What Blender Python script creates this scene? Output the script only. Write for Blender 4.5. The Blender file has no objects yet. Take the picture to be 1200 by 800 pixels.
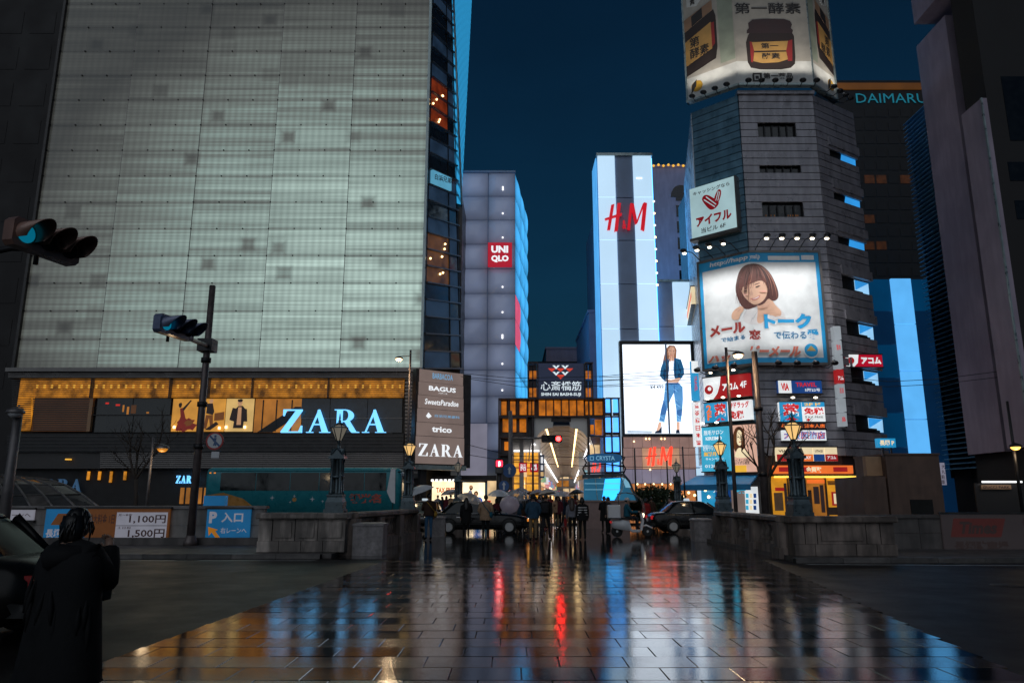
import bpy, bmesh, math, random
from mathutils import Vector, Matrix
R = math.radians
random.seed(7)
scene = bpy.context.scene
col = scene.collection

# ------------------------------------------------------------------ camera
CAM_H, FPX, PITCH = 1.6, 865.0, R(12.0)
CP, SP = math.cos(PITCH), math.sin(PITCH)
cam_data = bpy.data.cameras.new('camera'); cam = bpy.data.objects.new('camera', cam_data); col.objects.link(cam)
cam.location = (0, 0, CAM_H); cam.rotation_euler = (R(90) + PITCH, 0, 0)
cam_data.sensor_width = 36; cam_data.lens = 36 * FPX / 1200; cam_data.clip_end = 3000; cam_data.clip_start = .05
scene.camera = cam

# ------------------------------------------------------------------ world, moonless dusk sky, exposure
world = bpy.data.worlds.new('World'); scene.world = world; world.use_nodes = True
nt = world.node_tree; bg = nt.nodes['Background']
sky = nt.nodes.new('ShaderNodeTexSky'); sky.sky_type = 'NISHITA'; sky.sun_disc = False
sky.sun_elevation = R(2.0); sky.sun_rotation = R(180); sky.air_density = 1.0; sky.dust_density = 0.3; sky.ozone_density = 6.0
tint = nt.nodes.new('ShaderNodeMix'); tint.data_type = 'RGBA'; tint.blend_type = 'MULTIPLY'; tint.inputs[0].default_value = 1
tint.inputs[7].default_value = (2.2, 1.12, 0.68, 1)
tcw = nt.nodes.new('ShaderNodeTexCoord'); sxyz = nt.nodes.new('ShaderNodeSeparateXYZ'); zmx = nt.nodes.new('ShaderNodeMath'); zmx.operation = 'MAXIMUM'; zmx.inputs[1].default_value = .16; cxyz = nt.nodes.new('ShaderNodeCombineXYZ')      # low lookups clamped: the band above the horizon stays as blue as the sky over the roofs
nt.links.new(tcw.outputs['Generated'], sxyz.inputs[0]); nt.links.new(sxyz.outputs[0], cxyz.inputs[0]); nt.links.new(sxyz.outputs[1], cxyz.inputs[1]); nt.links.new(sxyz.outputs[2], zmx.inputs[0]); nt.links.new(zmx.outputs[0], cxyz.inputs[2]); nt.links.new(cxyz.outputs[0], sky.inputs[0])
cmap = nt.nodes.new('ShaderNodeMapping'); cmap.inputs['Scale'].default_value = (1, 1, 2.2); nt.links.new(tcw.outputs['Generated'], cmap.inputs[0])
cn = nt.nodes.new('ShaderNodeTexNoise'); cn.inputs['Scale'].default_value = 2.6; cn.inputs['Detail'].default_value = 7; nt.links.new(cmap.outputs[0], cn.inputs['Vector'])      # thin even rain cloud over the whole sky
cr = nt.nodes.new('ShaderNodeMapRange'); cr.inputs[1].default_value = .3; cr.inputs[2].default_value = .7; cr.inputs[3].default_value = .84; cr.inputs[4].default_value = 1.16; nt.links.new(cn.outputs[0], cr.inputs[0])
cm = nt.nodes.new('ShaderNodeMix'); cm.data_type = 'RGBA'; cm.blend_type = 'MULTIPLY'; cm.inputs[0].default_value = 1; nt.links.new(sky.outputs[0], cm.inputs[6]); nt.links.new(cr.outputs[0], cm.inputs[7])
nt.links.new(cm.outputs[2], tint.inputs[6]); nt.links.new(tint.outputs[2], bg.inputs[0]); bg.inputs[1].default_value = 0.055
sun_d = bpy.data.lights.new('night_sky_sun', 'SUN'); sun_d.energy = 0.5; sun_d.angle = R(70); sun_d.color = (.86, .93, 1)
sun = bpy.data.objects.new('night_sky_sun', sun_d); col.objects.link(sun); sun.rotation_euler = (R(58), 0, R(-14))
vs = scene.view_settings; vs.view_transform = 'Standard'; vs.look = 'None'; vs.exposure = 0.0; vs.gamma = 1.0
scene.render.engine = 'CYCLES'
cy = scene.cycles
cy.use_denoising = True; cy.max_bounces = 5; cy.diffuse_bounces = 2; cy.glossy_bounces = 3; cy.transmission_bounces = 4
cy.transparent_max_bounces = 6; cy.caustics_reflective = False; cy.caustics_refractive = False
cy.sample_clamp_indirect = 3.0; cy.use_adaptive_sampling = True; cy.adaptive_threshold = 0.02

# ------------------------------------------------------------------ geometry helpers
def ray(px, py):
    u = (px - 600) / FPX; v = (400 - py) / FPX
    return Vector((u, CP - v * SP, SP + v * CP))
def at(px, py, Y):
    r = ray(px, py); t = Y / r.y
    return Vector((r.x * t, Y, CAM_H + r.z * t))
def gnd(px, py, z=0.0):
    r = ray(px, py); t = (z - CAM_H) / r.z
    return Vector((r.x * t, r.y * t, z))
def lerp(a, b, t): return a + (b - a) * t

def sm(pts, it=2):
    for _ in range(it):
        o = []
        for i in range(len(pts)):
            a, b = pts[i], pts[(i + 1) % len(pts)]; o += [(a[0] * .75 + b[0] * .25, a[1] * .75 + b[1] * .25), (a[0] * .25 + b[0] * .75, a[1] * .25 + b[1] * .75)]
        pts = o
    return pts

class Plane:
    """a wall plane: o origin, ux along it to the right, uz up, n towards the street"""
    def __init__(s, o, ux=(1, 0, 0), uz=(0, 0, 1)):
        s.o = Vector(o); s.ux = Vector(ux).normalized(); s.uz = Vector(uz).normalized(); s.n = s.ux.cross(s.uz)
    def w(s, u, v, d=0.0): return s.o + s.ux * u + s.uz * v + s.n * d
    def uv(s, px, py):
        r = ray(px, py); c = Vector((0, 0, CAM_H)); t = (s.o - c).dot(s.n) / r.dot(s.n)
        q = c + r * t - s.o
        return q.dot(s.ux), q.dot(s.uz)
    def rect(s, x0, y0, x1, y1):
        a = s.uv(x0, y0); b = s.uv(x1, y1); c = s.uv(x0, y1); e = s.uv(x1, y0)
        return ((a[0] + c[0]) / 2, (c[1] + b[1]) / 2, (b[0] + e[0]) / 2, (a[1] + e[1]) / 2)
    @staticmethod
    def through(p, q):
        p = Vector((p[0], p[1], 0)); q = Vector((q[0], q[1], 0))
        return Plane(p, q - p)
def front(Y): return Plane((0, Y, 0))

class MB:
    def __init__(s): s.v = []; s.f = []; s.m = []; s.s = []
    def add(s, vs, fs, m=0, smooth=False):
        b = len(s.v); s.v += [tuple(x) for x in vs]
        for f in fs: s.f.append([b + i for i in f]); s.m.append(m); s.s.append(smooth)
        return s
    def hexa(s, p, m=0):
        return s.add(p, [(0, 3, 2, 1), (4, 5, 6, 7), (0, 1, 5, 4), (1, 2, 6, 5), (2, 3, 7, 6), (3, 0, 4, 7)], m)
    def box(s, x0, y0, z0, x1, y1, z1, m=0):
        return s.hexa([(x0, y0, z0), (x1, y0, z0), (x1, y1, z0), (x0, y1, z0), (x0, y0, z1), (x1, y0, z1), (x1, y1, z1), (x0, y1, z1)], m)
    def cbox(s, c, sz, m=0):
        return s.box(c[0] - sz[0] / 2, c[1] - sz[1] / 2, c[2] - sz[2] / 2, c[0] + sz[0] / 2, c[1] + sz[1] / 2, c[2] + sz[2] / 2, m)
    def pbox(s, pl, u0, v0, u1, v1, d0, d1, m=0):
        return s.hexa([pl.w(u0, v0, d1), pl.w(u1, v0, d1), pl.w(u1, v0, d0), pl.w(u0, v0, d0), pl.w(u0, v1, d1), pl.w(u1, v1, d1), pl.w(u1, v1, d0), pl.w(u0, v1, d0)], m)
    def poly(s, pl, pts, d0, d1, m=0):
        """extruded outline in plane coordinates"""
        a = sum(pts[i][0] * pts[(i + 1) % len(pts)][1] - pts[(i + 1) % len(pts)][0] * pts[i][1] for i in range(len(pts)))
        if a < 0: pts = pts[::-1]
        n = len(pts)
        vs = [pl.w(u, v, d1) for u, v in pts] + [pl.w(u, v, d0) for u, v in pts]
        fs = [tuple(range(n))] + [tuple(reversed(range(n, 2 * n)))] + [(i, i + n, (i + 1) % n + n, (i + 1) % n) for i in range(n)]
        return s.add(vs, fs, m)
    def quad(s, a, b, c, d, m=0): return s.add([a, b, c, d], [(0, 1, 2, 3)], m)
    def loft(s, rings, m=0, smooth=True, cap=True, closed=True):
        n = len(rings[0]); vs = [p for r in rings for p in r]; fs = []
        for k in range(len(rings) - 1):
            for i in range(n if closed else n - 1):
                j = (i + 1) % n
                fs.append((k * n + i, k * n + j, (k + 1) * n + j, (k + 1) * n + i))
        if cap and closed:
            fs.append(tuple(reversed(range(n)))); fs.append(tuple((len(rings) - 1) * n + i for i in range(n)))
        return s.add(vs, fs, m, smooth)
    def path(s, pts, rad, n=8, m=0, cap=True):
        pts = [Vector(p) for p in pts]
        if not hasattr(rad, '__len__'): rad = [rad] * len(pts)
        rings = []; prev = None
        for i, p in enumerate(pts):
            t = (pts[min(i + 1, len(pts) - 1)] - pts[max(i - 1, 0)]).normalized()
            if prev is None:
                a = Vector((0, 0, 1)) if abs(t.z) < .9 else Vector((1, 0, 0)); x = a.cross(t).normalized()
            else:
                x = (prev - t * prev.dot(t)); x = x.normalized() if x.length > 1e-6 else Vector((1, 0, 0))
            prev = x; y = t.cross(x)
            rings.append([p + (x * math.cos(2 * math.pi * k / n) + y * math.sin(2 * math.pi * k / n)) * rad[i] for k in range(n)])
        return s.loft(rings, m, True, cap)
    def lathe(s, prof, n=12, c=(0, 0, 0), m=0, rot=0.0, smooth=True, ell=1.0):
        c = Vector(c)
        rings = [[c + Vector((r * math.cos(2 * math.pi * k / n + rot), ell * r * math.sin(2 * math.pi * k / n + rot), z)) for k in range(n)] for r, z in prof]
        return s.loft(rings, m, smooth)
    def ball(s, c, r, n=10, m=0, sz=(1, 1, 1)):
        h = max(4, n // 2); c = Vector(c)
        rings = []
        for k in range(h + 1):
            a = math.pi * (k + .02) / (h + .04) - math.pi / 2
            rings.append([c + Vector((r * sz[0] * math.cos(a) * math.cos(2 * math.pi * i / n), r * sz[1] * math.cos(a) * math.sin(2 * math.pi * i / n), r * sz[2] * math.sin(a))) for i in range(n)])
        return s.loft(rings, m)
    def disc(s, pl, u, v, r, d, n=16, m=0, d0=None):
        return s.poly(pl, [(u + r * math.cos(2 * math.pi * i / n), v + r * math.sin(2 * math.pi * i / n)) for i in range(n)], d - .01 if d0 is None else d0, d, m)
    def xf(s, M):
        s.v = [tuple(M @ Vector(p)) for p in s.v]; return s
    def build(s, name, mats, parent=None, kind=None, origin=None):
        o3 = Vector(origin) if origin is not None else (parent.get('_w') and Vector(parent['_w']) or Vector()) if parent else Vector()
        me = bpy.data.meshes.new(name)
        me.from_pydata([tuple(Vector(p) - o3) for p in s.v], [], s.f)
        if not isinstance(mats, (list, tuple)): mats = [mats]
        for m in mats: me.materials.append(MAT(m))
        me.polygons.foreach_set('material_index', s.m)
        me.polygons.foreach_set('use_smooth', s.s)
        me.update()
        ob = bpy.data.objects.new(name, me); col.objects.link(ob)
        if parent is not None: ob.parent = parent; ob['_w'] = tuple(o3)
        if origin is not None and parent is None: ob.location = o3; ob['_w'] = tuple(o3)
        elif parent is None: ob['_w'] = (0., 0., 0.)
        if kind: ob['kind'] = kind
        return ob

def tag(o, label, cat, group=None):
    o['label'] = label; o['category'] = cat
    if group: o['group'] = group
    return o
def thing(name, label, cat, loc=(0, 0, 0), group=None):
    o = bpy.data.objects.new(name, None); col.objects.link(o); o.location = loc; o['_w'] = tuple(float(x) for x in loc)
    o.empty_display_size = .3
    return tag(o, label, cat, group)
def struct(o): o['kind'] = 'structure'; return o
def piece(name, me, parent, loc):
    """one of many alike pieces that share mesh data"""
    o = bpy.data.objects.new(name, me); col.objects.link(o); o.parent = parent
    o.location = Vector(loc) - Vector(parent['_w']); return o
def copy_tree(root, loc, rz=None, label=None, group=None, scale=None):
    def cp(o, par):
        c = o.copy(); col.objects.link(c); c.parent = par
        for k in KIDS.get(o.name, []): cp(k, c)
        return c
    KIDS = {}
    def walk(o):
        KIDS[o.name] = list(o.children)
        for k in o.children: walk(k)
    walk(root)
    c = cp(root, None); c.location = loc
    if rz is not None: c.rotation_euler = (0, 0, rz)
    if label: c['label'] = label
    if group: c['group'] = group
    if scale: c.scale = (scale,) * 3
    return c

# ------------------------------------------------------------------ lettering
TEXT_CACHE = {}
def text_mesh(s, bold, res=2):
    key = (s, bold)
    if key in TEXT_CACHE: return TEXT_CACHE[key]
    cu = bpy.data.curves.new('t', 'FONT'); cu.body = s; cu.size = 1; cu.resolution_u = res; cu.offset = bold; cu.fill_mode = 'FRONT'
    cu.align_x = 'CENTER'; cu.space_line = .82
    ob = bpy.data.objects.new('t', cu); col.objects.link(ob)
    dg = bpy.context.evaluated_depsgraph_get()
    me = ob.evaluated_get(dg).to_mesh()
    vs = [(v.co.x, v.co.y) for v in me.vertices]; fs = [tuple(p.vertices) for p in me.polygons]
    bpy.data.objects.remove(ob); bpy.data.curves.remove(cu)
    TEXT_CACHE[key] = (vs, fs); return vs, fs
def text(pl, s, rect, m, parent, d=.02, bold=.012, name='lettering', shear=0.0, rot90=False, keep=False, fill=1.0):
    vs, fs = text_mesh(s, bold)
    if not vs: return None
    u0, v0, u1, v1 = rect
    if rot90: vs = [(y, -x) for x, y in vs]
    x0 = min(p[0] for p in vs); x1 = max(p[0] for p in vs); y0 = min(p[1] for p in vs); y1 = max(p[1] for p in vs)
    sx = (u1 - u0) / max(1e-6, x1 - x0); sy = (v1 - v0) / max(1e-6, y1 - y0)
    if keep: sx = sy = min(sx, sy)
    cx = (u0 + u1) / 2 - sx * (x0 + x1) / 2; cyy = (v0 + v1) / 2 - sy * (y0 + y1) / 2
    pts = []
    for x, y in vs:
        u = cx + sx * x; v = cyy + sy * y; u += shear * (v - (v0 + v1) / 2)
        pts.append(pl.w(u, v, d))
    mb = MB(); mb.add(pts, fs)
    return mb.build(name, m, parent)
# ------------------------------------------------------------------ materials
MATS = {}
def MAT(m): return MATS[m] if isinstance(m, str) else m
def _base(name):
    m = bpy.data.materials.new(name); m.use_nodes = True; MATS[name] = m
    return m, m.node_tree.nodes, m.node_tree.links, m.node_tree.nodes['Principled BSDF']
def pmat(name, c, rough=.6, metal=0.0, var=.22, scale=2.5, bump=.0, bscale=30.0, spec=.5, coat=0.0, streak=0.0, alpha=None):
    """paint / stone / metal with uneven colour, uneven gloss, fine relief and run-off streaks"""
    m, N, L, b = _base(name)
    geo = N.new('ShaderNodeNewGeometry')
    n1 = N.new('ShaderNodeTexNoise'); n1.inputs['Scale'].default_value = scale; n1.inputs['Detail'].default_value = 6
    L.new(geo.outputs['Position'], n1.inputs['Vector'])
    mr = N.new('ShaderNodeMapRange'); mr.inputs[1].default_value = .3; mr.inputs[2].default_value = .7
    mr.inputs[3].default_value = 1 - var; mr.inputs[4].default_value = 1 + var
    L.new(n1.outputs[0], mr.inputs[0]); fac = mr.outputs[0]
    if streak:
        mp = N.new('ShaderNodeMapping'); mp.inputs['Scale'].default_value = (1.7, 1.7, .3); L.new(geo.outputs['Position'], mp.inputs[0])
        n2 = N.new('ShaderNodeTexNoise'); n2.inputs['Scale'].default_value = 1.6; n2.inputs['Detail'].default_value = 5; L.new(mp.outputs[0], n2.inputs['Vector'])
        r2 = N.new('ShaderNodeMapRange'); r2.inputs[1].default_value = .42; r2.inputs[2].default_value = .62; r2.inputs[3].default_value = 1 - streak; r2.inputs[4].default_value = 1.0
        L.new(n2.outputs[0], r2.inputs[0])
        mu = N.new('ShaderNodeMath'); mu.operation = 'MULTIPLY'; L.new(fac, mu.inputs[0]); L.new(r2.outputs[0], mu.inputs[1]); fac = mu.outputs[0]
    mx = N.new('ShaderNodeMix'); mx.data_type = 'RGBA'; mx.blend_type = 'MULTIPLY'; mx.inputs[0].default_value = 1
    mx.inputs[6].default_value = (*c, 1); L.new(fac, mx.inputs[7]); L.new(mx.outputs[2], b.inputs['Base Color'])
    b.inputs['Roughness'].default_value = rough; b.inputs['Metallic'].default_value = metal
    b.inputs['Specular IOR Level'].default_value = spec; b.inputs['Coat Weight'].default_value = coat; b.inputs['Coat Roughness'].default_value = .06
    rr = N.new('ShaderNodeMapRange'); rr.inputs[1].default_value = .3; rr.inputs[2].default_value = .7; rr.inputs[3].default_value = max(.02, rough - .12); rr.inputs[4].default_value = min(1, rough + .12)
    L.new(n1.outputs[0], rr.inputs[0]); L.new(rr.outputs[0], b.inputs['Roughness'])
    if bump:
        nb = N.new('ShaderNodeTexNoise'); nb.inputs['Scale'].default_value = bscale; nb.inputs['Detail'].default_value = 4; L.new(geo.outputs['Position'], nb.inputs['Vector'])
        bp = N.new('ShaderNodeBump'); bp.inputs['Strength'].default_value = bump; bp.inputs['Distance'].default_value = .02
        L.new(nb.outputs[0], bp.inputs['Height']); L.new(bp.outputs[0], b.inputs['Normal'])
    if alpha is not None: b.inputs['Alpha'].default_value = alpha
    return m
def emat(name, c, st=1.0, var=.12, scale=.8, sample=False, base=None, rough=.4):
    """something that gives off light: lamp, lit pane, backlit print, or surface whose front light is put in"""
    m, N, L, b = _base(name)
    b.inputs['Base Color'].default_value = (*(base or [x * .5 for x in c]), 1); b.inputs['Roughness'].default_value = rough
    geo = N.new('ShaderNodeNewGeometry'); n1 = N.new('ShaderNodeTexNoise'); n1.inputs['Scale'].default_value = scale; n1.inputs['Detail'].default_value = 3
    L.new(geo.outputs['Position'], n1.inputs['Vector'])
    mr = N.new('ShaderNodeMapRange'); mr.inputs[1].default_value = .3; mr.inputs[2].default_value = .7; mr.inputs[3].default_value = st * (1 - var); mr.inputs[4].default_value = st * (1 + var)
    L.new(n1.outputs[0], mr.inputs[0]); L.new(mr.outputs[0], b.inputs['Emission Strength'])
    b.inputs['Emission Color'].default_value = (*c, 1)
    m.cycles.emission_sampling = 'FRONT' if sample else 'NONE'
    return m
def srgb(r, g, b):
    f = lambda x: (x / 255) / 12.92 if x <= 10 else ((x / 255 + .055) / 1.055) ** 2.4
    return (f(r), f(g), f(b))

def wet_mat(name, c, r0, r1, bump, puddle=.0, var=.3, wave=0.0, zebra=None):
    """wet paving: rough stone under an uneven film of rain water"""
    m, N, L, b = _base(name)
    geo = N.new('ShaderNodeNewGeometry')
    n1 = N.new('ShaderNodeTexNoise'); n1.inputs['Scale'].default_value = .9; n1.inputs['Detail'].default_value = 8; n1.inputs['Roughness'].default_value = .68
    L.new(geo.outputs['Position'], n1.inputs['Vector'])
    n2 = N.new('ShaderNodeTexNoise'); n2.inputs['Scale'].default_value = 70; n2.inputs['Detail'].default_value = 3; L.new(geo.outputs['Position'], n2.inputs['Vector'])
    n3 = N.new('ShaderNodeTexNoise'); n3.inputs['Scale'].default_value = 5; n3.inputs['Detail'].default_value = 5; L.new(geo.outputs['Position'], n3.inputs['Vector'])
    mr = N.new('ShaderNodeMapRange'); mr.inputs[1].default_value = .35; mr.inputs[2].default_value = .65; mr.inputs[3].default_value = r0; mr.inputs[4].default_value = r1
    L.new(n1.outputs[0], mr.inputs[0])
    ad = N.new('ShaderNodeMath'); ad.operation = 'MULTIPLY_ADD'; L.new(n2.outputs[0], ad.inputs[0]); ad.inputs[1].default_value = .08; L.new(mr.outputs[0], ad.inputs[2])
    sb = N.new('ShaderNodeMath'); sb.operation = 'SUBTRACT'; sb.use_clamp = True; L.new(ad.outputs[0], sb.inputs[0]); sb.inputs[1].default_value = .04
    L.new(sb.outputs[0], b.inputs['Roughness'])
    cv = N.new('ShaderNodeMapRange'); cv.inputs[1].default_value = .3; cv.inputs[2].default_value = .7; cv.inputs[3].default_value = 1 - var; cv.inputs[4].default_value = 1 + var; L.new(n3.outputs[0], cv.inputs[0])
    oi = N.new('ShaderNodeObjectInfo'); ov = N.new('ShaderNodeMapRange'); ov.inputs[3].default_value = .7; ov.inputs[4].default_value = 1.3; L.new(oi.outputs['Random'], ov.inputs[0])
    mu = N.new('ShaderNodeMath'); mu.operation = 'MULTIPLY'; L.new(cv.outputs[0], mu.inputs[0]); L.new(ov.outputs[0], mu.inputs[1])
    mx = N.new('ShaderNodeMix'); mx.data_type = 'RGBA'; mx.blend_type = 'MULTIPLY'; mx.inputs[0].default_value = 1; mx.inputs[6].default_value = (*c, 1); L.new(mu.outputs[0], mx.inputs[7])
    L.new(mx.outputs[2], b.inputs['Base Color'])
    bp = N.new('ShaderNodeBump'); bp.inputs['Strength'].default_value = bump; bp.inputs['Distance'].default_value = .01
    hm = N.new('ShaderNodeMath'); hm.operation = 'MULTIPLY_ADD'; L.new(n3.outputs[0], hm.inputs[0]); hm.inputs[1].default_value = wave; L.new(n2.outputs[0], hm.inputs[2])
    L.new(hm.outputs[0], bp.inputs['Height']); L.new(bp.outputs[0], b.inputs['Normal'])
    b.inputs['Specular IOR Level'].default_value = .5
    return m

# ground
wet_mat('asphalt', (.018, .016, .015), .40, .52, .6, wave=.3, var=.12)
MATS['asphalt'].node_tree.nodes['Principled BSDF'].inputs['Specular IOR Level'].default_value = .2
wet_mat('median_paving', (.028, .026, .026), .03, .11, .035, wave=1.0)
wet_mat('slab_dark', (.020, .018, .017), .02, .10, .045, wave=.8)
wet_mat('slab_light', (.105, .078, .062), .035, .16, .06, wave=.8)
for k_ in ('slab_dark', 'slab_light', 'median_paving'): MATS[k_].node_tree.nodes['Principled BSDF'].inputs['Specular IOR Level'].default_value = .85
wet_mat('slab_bed', (.02, .019, .018), .15, .3, .2)
wet_mat('road_paint', (.42, .42, .42), .25, .45, .3)
wet_mat('kerb_stone', (.10, .09, .085), .3, .5, .4)
# stone and metal
pmat('old_stone', (.52, .44, .39), .62, var=.3, scale=2.2, bump=.35, bscale=45, streak=.7)
pmat('old_stone_dark', (.27, .21, .18), .6, var=.35, scale=2.2, bump=.35, bscale=45, streak=.6)
pmat('concrete', (.26, .24, .225), .6, var=.22, scale=2.2, bump=.25, bscale=60, streak=.4)
pmat('concrete_dark', (.12, .105, .10), .6, var=.25, scale=2.2, bump=.25, streak=.4)
pmat('block_granite', (.30, .27, .27), .5, var=.25, scale=9, bump=.3, bscale=90, streak=.3)
pmat('lamp_iron', (.085, .115, .13), .36, metal=.5, var=.3, scale=8)
pmat('pole_brown', (.17, .135, .13), .42, metal=.3, var=.25, scale=4, streak=.3)
pmat('pole_grey', (.22, .20, .20), .45, metal=.4, var=.2, scale=4, streak=.3)
pmat('pole_dark', (.03, .028, .03), .45, metal=.4)
pmat('wire', (.012, .012, .013), .6)
pmat('black_metal', (.018, .018, .02), .4, metal=.3)
pmat('dark_wall', (.022, .02, .02), .7, bump=.1)
pmat('black_hole', (.006, .006, .006), .8)
pmat('signal_body', (.32, .18, .14), .35, metal=.2, coat=.4)
pmat('signal_body_blue', (.18, .21, .33), .35, metal=.2, coat=.4)
pmat('visor_dark', (.010, .010, .012), .5)
pmat('louvre_grey', (.17, .155, .15), .35, metal=.55, var=.12, scale=.8)
pmat('louvre_dark', (.05, .046, .046), .4, metal=.4)
pmat('edge_trim', (.35, .42, .42), .35, metal=.5)
pmat('dark_glass', (.012, .013, .015), .08, var=.3)
pmat('window_glass', (.03, .032, .036), .06, var=.3)
pmat('glass_blue', (.03, .07, .10), .08)
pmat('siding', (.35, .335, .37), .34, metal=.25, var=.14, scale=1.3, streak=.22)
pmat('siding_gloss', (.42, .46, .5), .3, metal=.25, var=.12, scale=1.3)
pmat('siding_lit_blue', (.13, .26, .36), .36, metal=.2, var=.14, scale=1.3, streak=.2)  # teal light falling on the chamfer is put into this board colour
pmat('siding_joint', (.03, .028, .03), .7)
pmat('soffit', (.16, .14, .14), .6)
pmat('tower_stone', (.42, .34, .42), .55, var=.14, scale=.5, streak=.12)
pmat('tower_dark', (.028, .025, .025), .75, var=.2, scale=.4)
pmat('blue_panel', (.03, .10, .17), .35, metal=.2, var=.15)
pmat('panel_grey_blue', (.22, .29, .42), .4, metal=.1, var=.12, scale=.6)
pmat('kiosk_brown', (.14, .085, .065), .6, var=.15, streak=.2)
pmat('kiosk_tan', (.42, .24, .13), .55, var=.12)
pmat('white_paint', (.62, .62, .64), .4, var=.08)
pmat('white_plastic', (.7, .7, .72), .35, var=.06)
pmat('red_paint', (.42, .02, .02), .4)
pmat('blue_paint', (.03, .10, .28), .4)
pmat('bark', (.05, .038, .03), .8, var=.35, scale=14, bump=.6)
pmat('leaf_dark', (.035, .055, .03), .5, var=.5, scale=7)
pmat('rubber', (.012, .012, .012), .7)
pmat('chrome', (.55, .55, .56), .18, metal=1.0, var=.05)
pmat('rim_silver', (.5, .5, .5), .35, metal=.2, var=.1)
pmat('car_black', (.006, .006, .007), .22, var=.05, spec=.35)
pmat('car_dark', (.006, .006, .006), .3, var=.05, spec=.2)
pmat('car_glass', (.012, .016, .018), .05, var=.05, spec=.4)
pmat('bus_teal', (.025, .24, .29), .3, var=.1, spec=.4)
pmat('bus_orange', (.45, .20, .03), .3)
pmat('bus_red', (.38, .05, .03), .35)
pmat('skin', (.42, .25, .18), .5, var=.08)
pmat('hair_black', (.008, .007, .007), .42)
pmat('hair_brown', (.035, .018, .012), .42)
for n, c in dict(cloth_black=(.012, .012, .013), cloth_navy=(.018, .03, .055), cloth_blue=(.03, .07, .115), cloth_jeans=(.05, .13, .24), cloth_beige=(.34, .22, .14), cloth_khaki=(.24, .16, .09),
                 cloth_grey=(.17, .17, .20), cloth_brown=(.05, .028, .02), cloth_red=(.28, .02, .02), cloth_teal=(.015, .10, .15), cloth_pale=(.45, .42, .43), cloth_charcoal=(.03, .03, .034),
                 cloth_wine=(.09, .015, .025), cloth_white=(.6, .58, .58), cloth_mustard=(.3, .17, .03)).items():
    pmat(n, c, .85, var=.25, scale=9, bump=.15, bscale=40, spec=.2)
# thin umbrella films
def film(name, c, a, rough=.3):
    m = pmat(name, c, rough, var=.1, alpha=a); return m
film('film_white', (.62, .64, .68), .92); film('film_clear', (.55, .55, .58), .42, .12); film('film_pink', (.55, .45, .52), .9); film('film_beige', (.45, .40, .36), .95); film('film_grey', (.33, .33, .36), .95)
film('film_black', (.02, .02, .022), 1.0)
# ------------------------------------------------------------------ the setting: road, crossing, median, pavement
def sheet(name, pts, z, m):
    mb = MB(); mb.add([(x, y, z) for x, y in pts], [tuple(range(len(pts)))]); return struct(mb.build(name, m))
sheet('road', [(-900, -200), (900, -200), (900, 1600), (-900, 1600)], 0, 'asphalt')
XL = lambda d: -4.03 + .062 * (d - 8.2)
XR = lambda d: 4.76 + .15 * (d - 7.9)
cross = sheet('crossing', [(XL(3), 3), (XR(3), 3), (XR(20.55), 20.55), (XL(20.55), 20.55)], .004, 'slab_bed')
cross['_w'] = (0., 0., 0.)
def slab_mesh(name, m):
    mb = MB(); e = .007
    b = [(-.5, -.5, 0), (.5, -.5, 0), (.5, .5, 0), (-.5, .5, 0)]
    t1 = [(x, y, .011) for x, y, _ in b]; t2 = [(x * (1 - 2 * e), y * (1 - 3 * e), .016) for x, y, _ in b]
    mb.loft([b, t1, t2], smooth=False)
    me_o = mb.build(name, m); me = me_o.data; bpy.data.objects.remove(me_o); return me
SLABS = [slab_mesh('slab', 'slab_dark'), slab_mesh('slab', 'slab_light')]
rest = MB(); n_slab = 0
random.seed(3)
for r in range(35):
    y0 = 3.05 + r * .5; yc = y0 + .25
    xl, xr = XL(yc), XR(yc); off = .075 * (yc - 7) + (.33 if r % 2 else 0) + .06 + random.uniform(-.02, .02)
    x = xl + .01; edges = [xl]
    k = math.floor((xl - off) / .66)
    while True:
        k += 1; e = off + k * .66
        if e >= xr - .12: break
        if e > xl + .12: edges.append(e)
    edges.append(xr)
    for a, b in zip(edges, edges[1:]):
        w = b - a - .007; c = (a + b) / 2
        if yc > 6.3 and n_slab < 300:
            o = piece('slab', SLABS[r % 2], cross, (c, yc, .004 + random.uniform(0, .003))); o.scale = (w, .493, 1); n_slab += 1
            o.rotation_euler = (random.gauss(0, .0035), random.gauss(0, .0025), random.uniform(-.004, .004))
        else:
            z = random.uniform(.016, .019)
            q_ = random.gauss(0, .0012); rest.hexa([(c - w / 2, yc - .243, .002), (c + w / 2, yc - .243, .002), (c + w / 2, yc + .243, .002), (c - w / 2, yc + .243, .002), (c - w / 2, yc - .243, z - q_), (c + w / 2, yc - .243, z - q_), (c + w / 2, yc + .243, z + q_), (c - w / 2, yc + .243, z + q_)], r % 2)
o = rest.build('outer_slabs', ['slab_dark', 'slab_light'], cross, kind='stuff')
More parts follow.
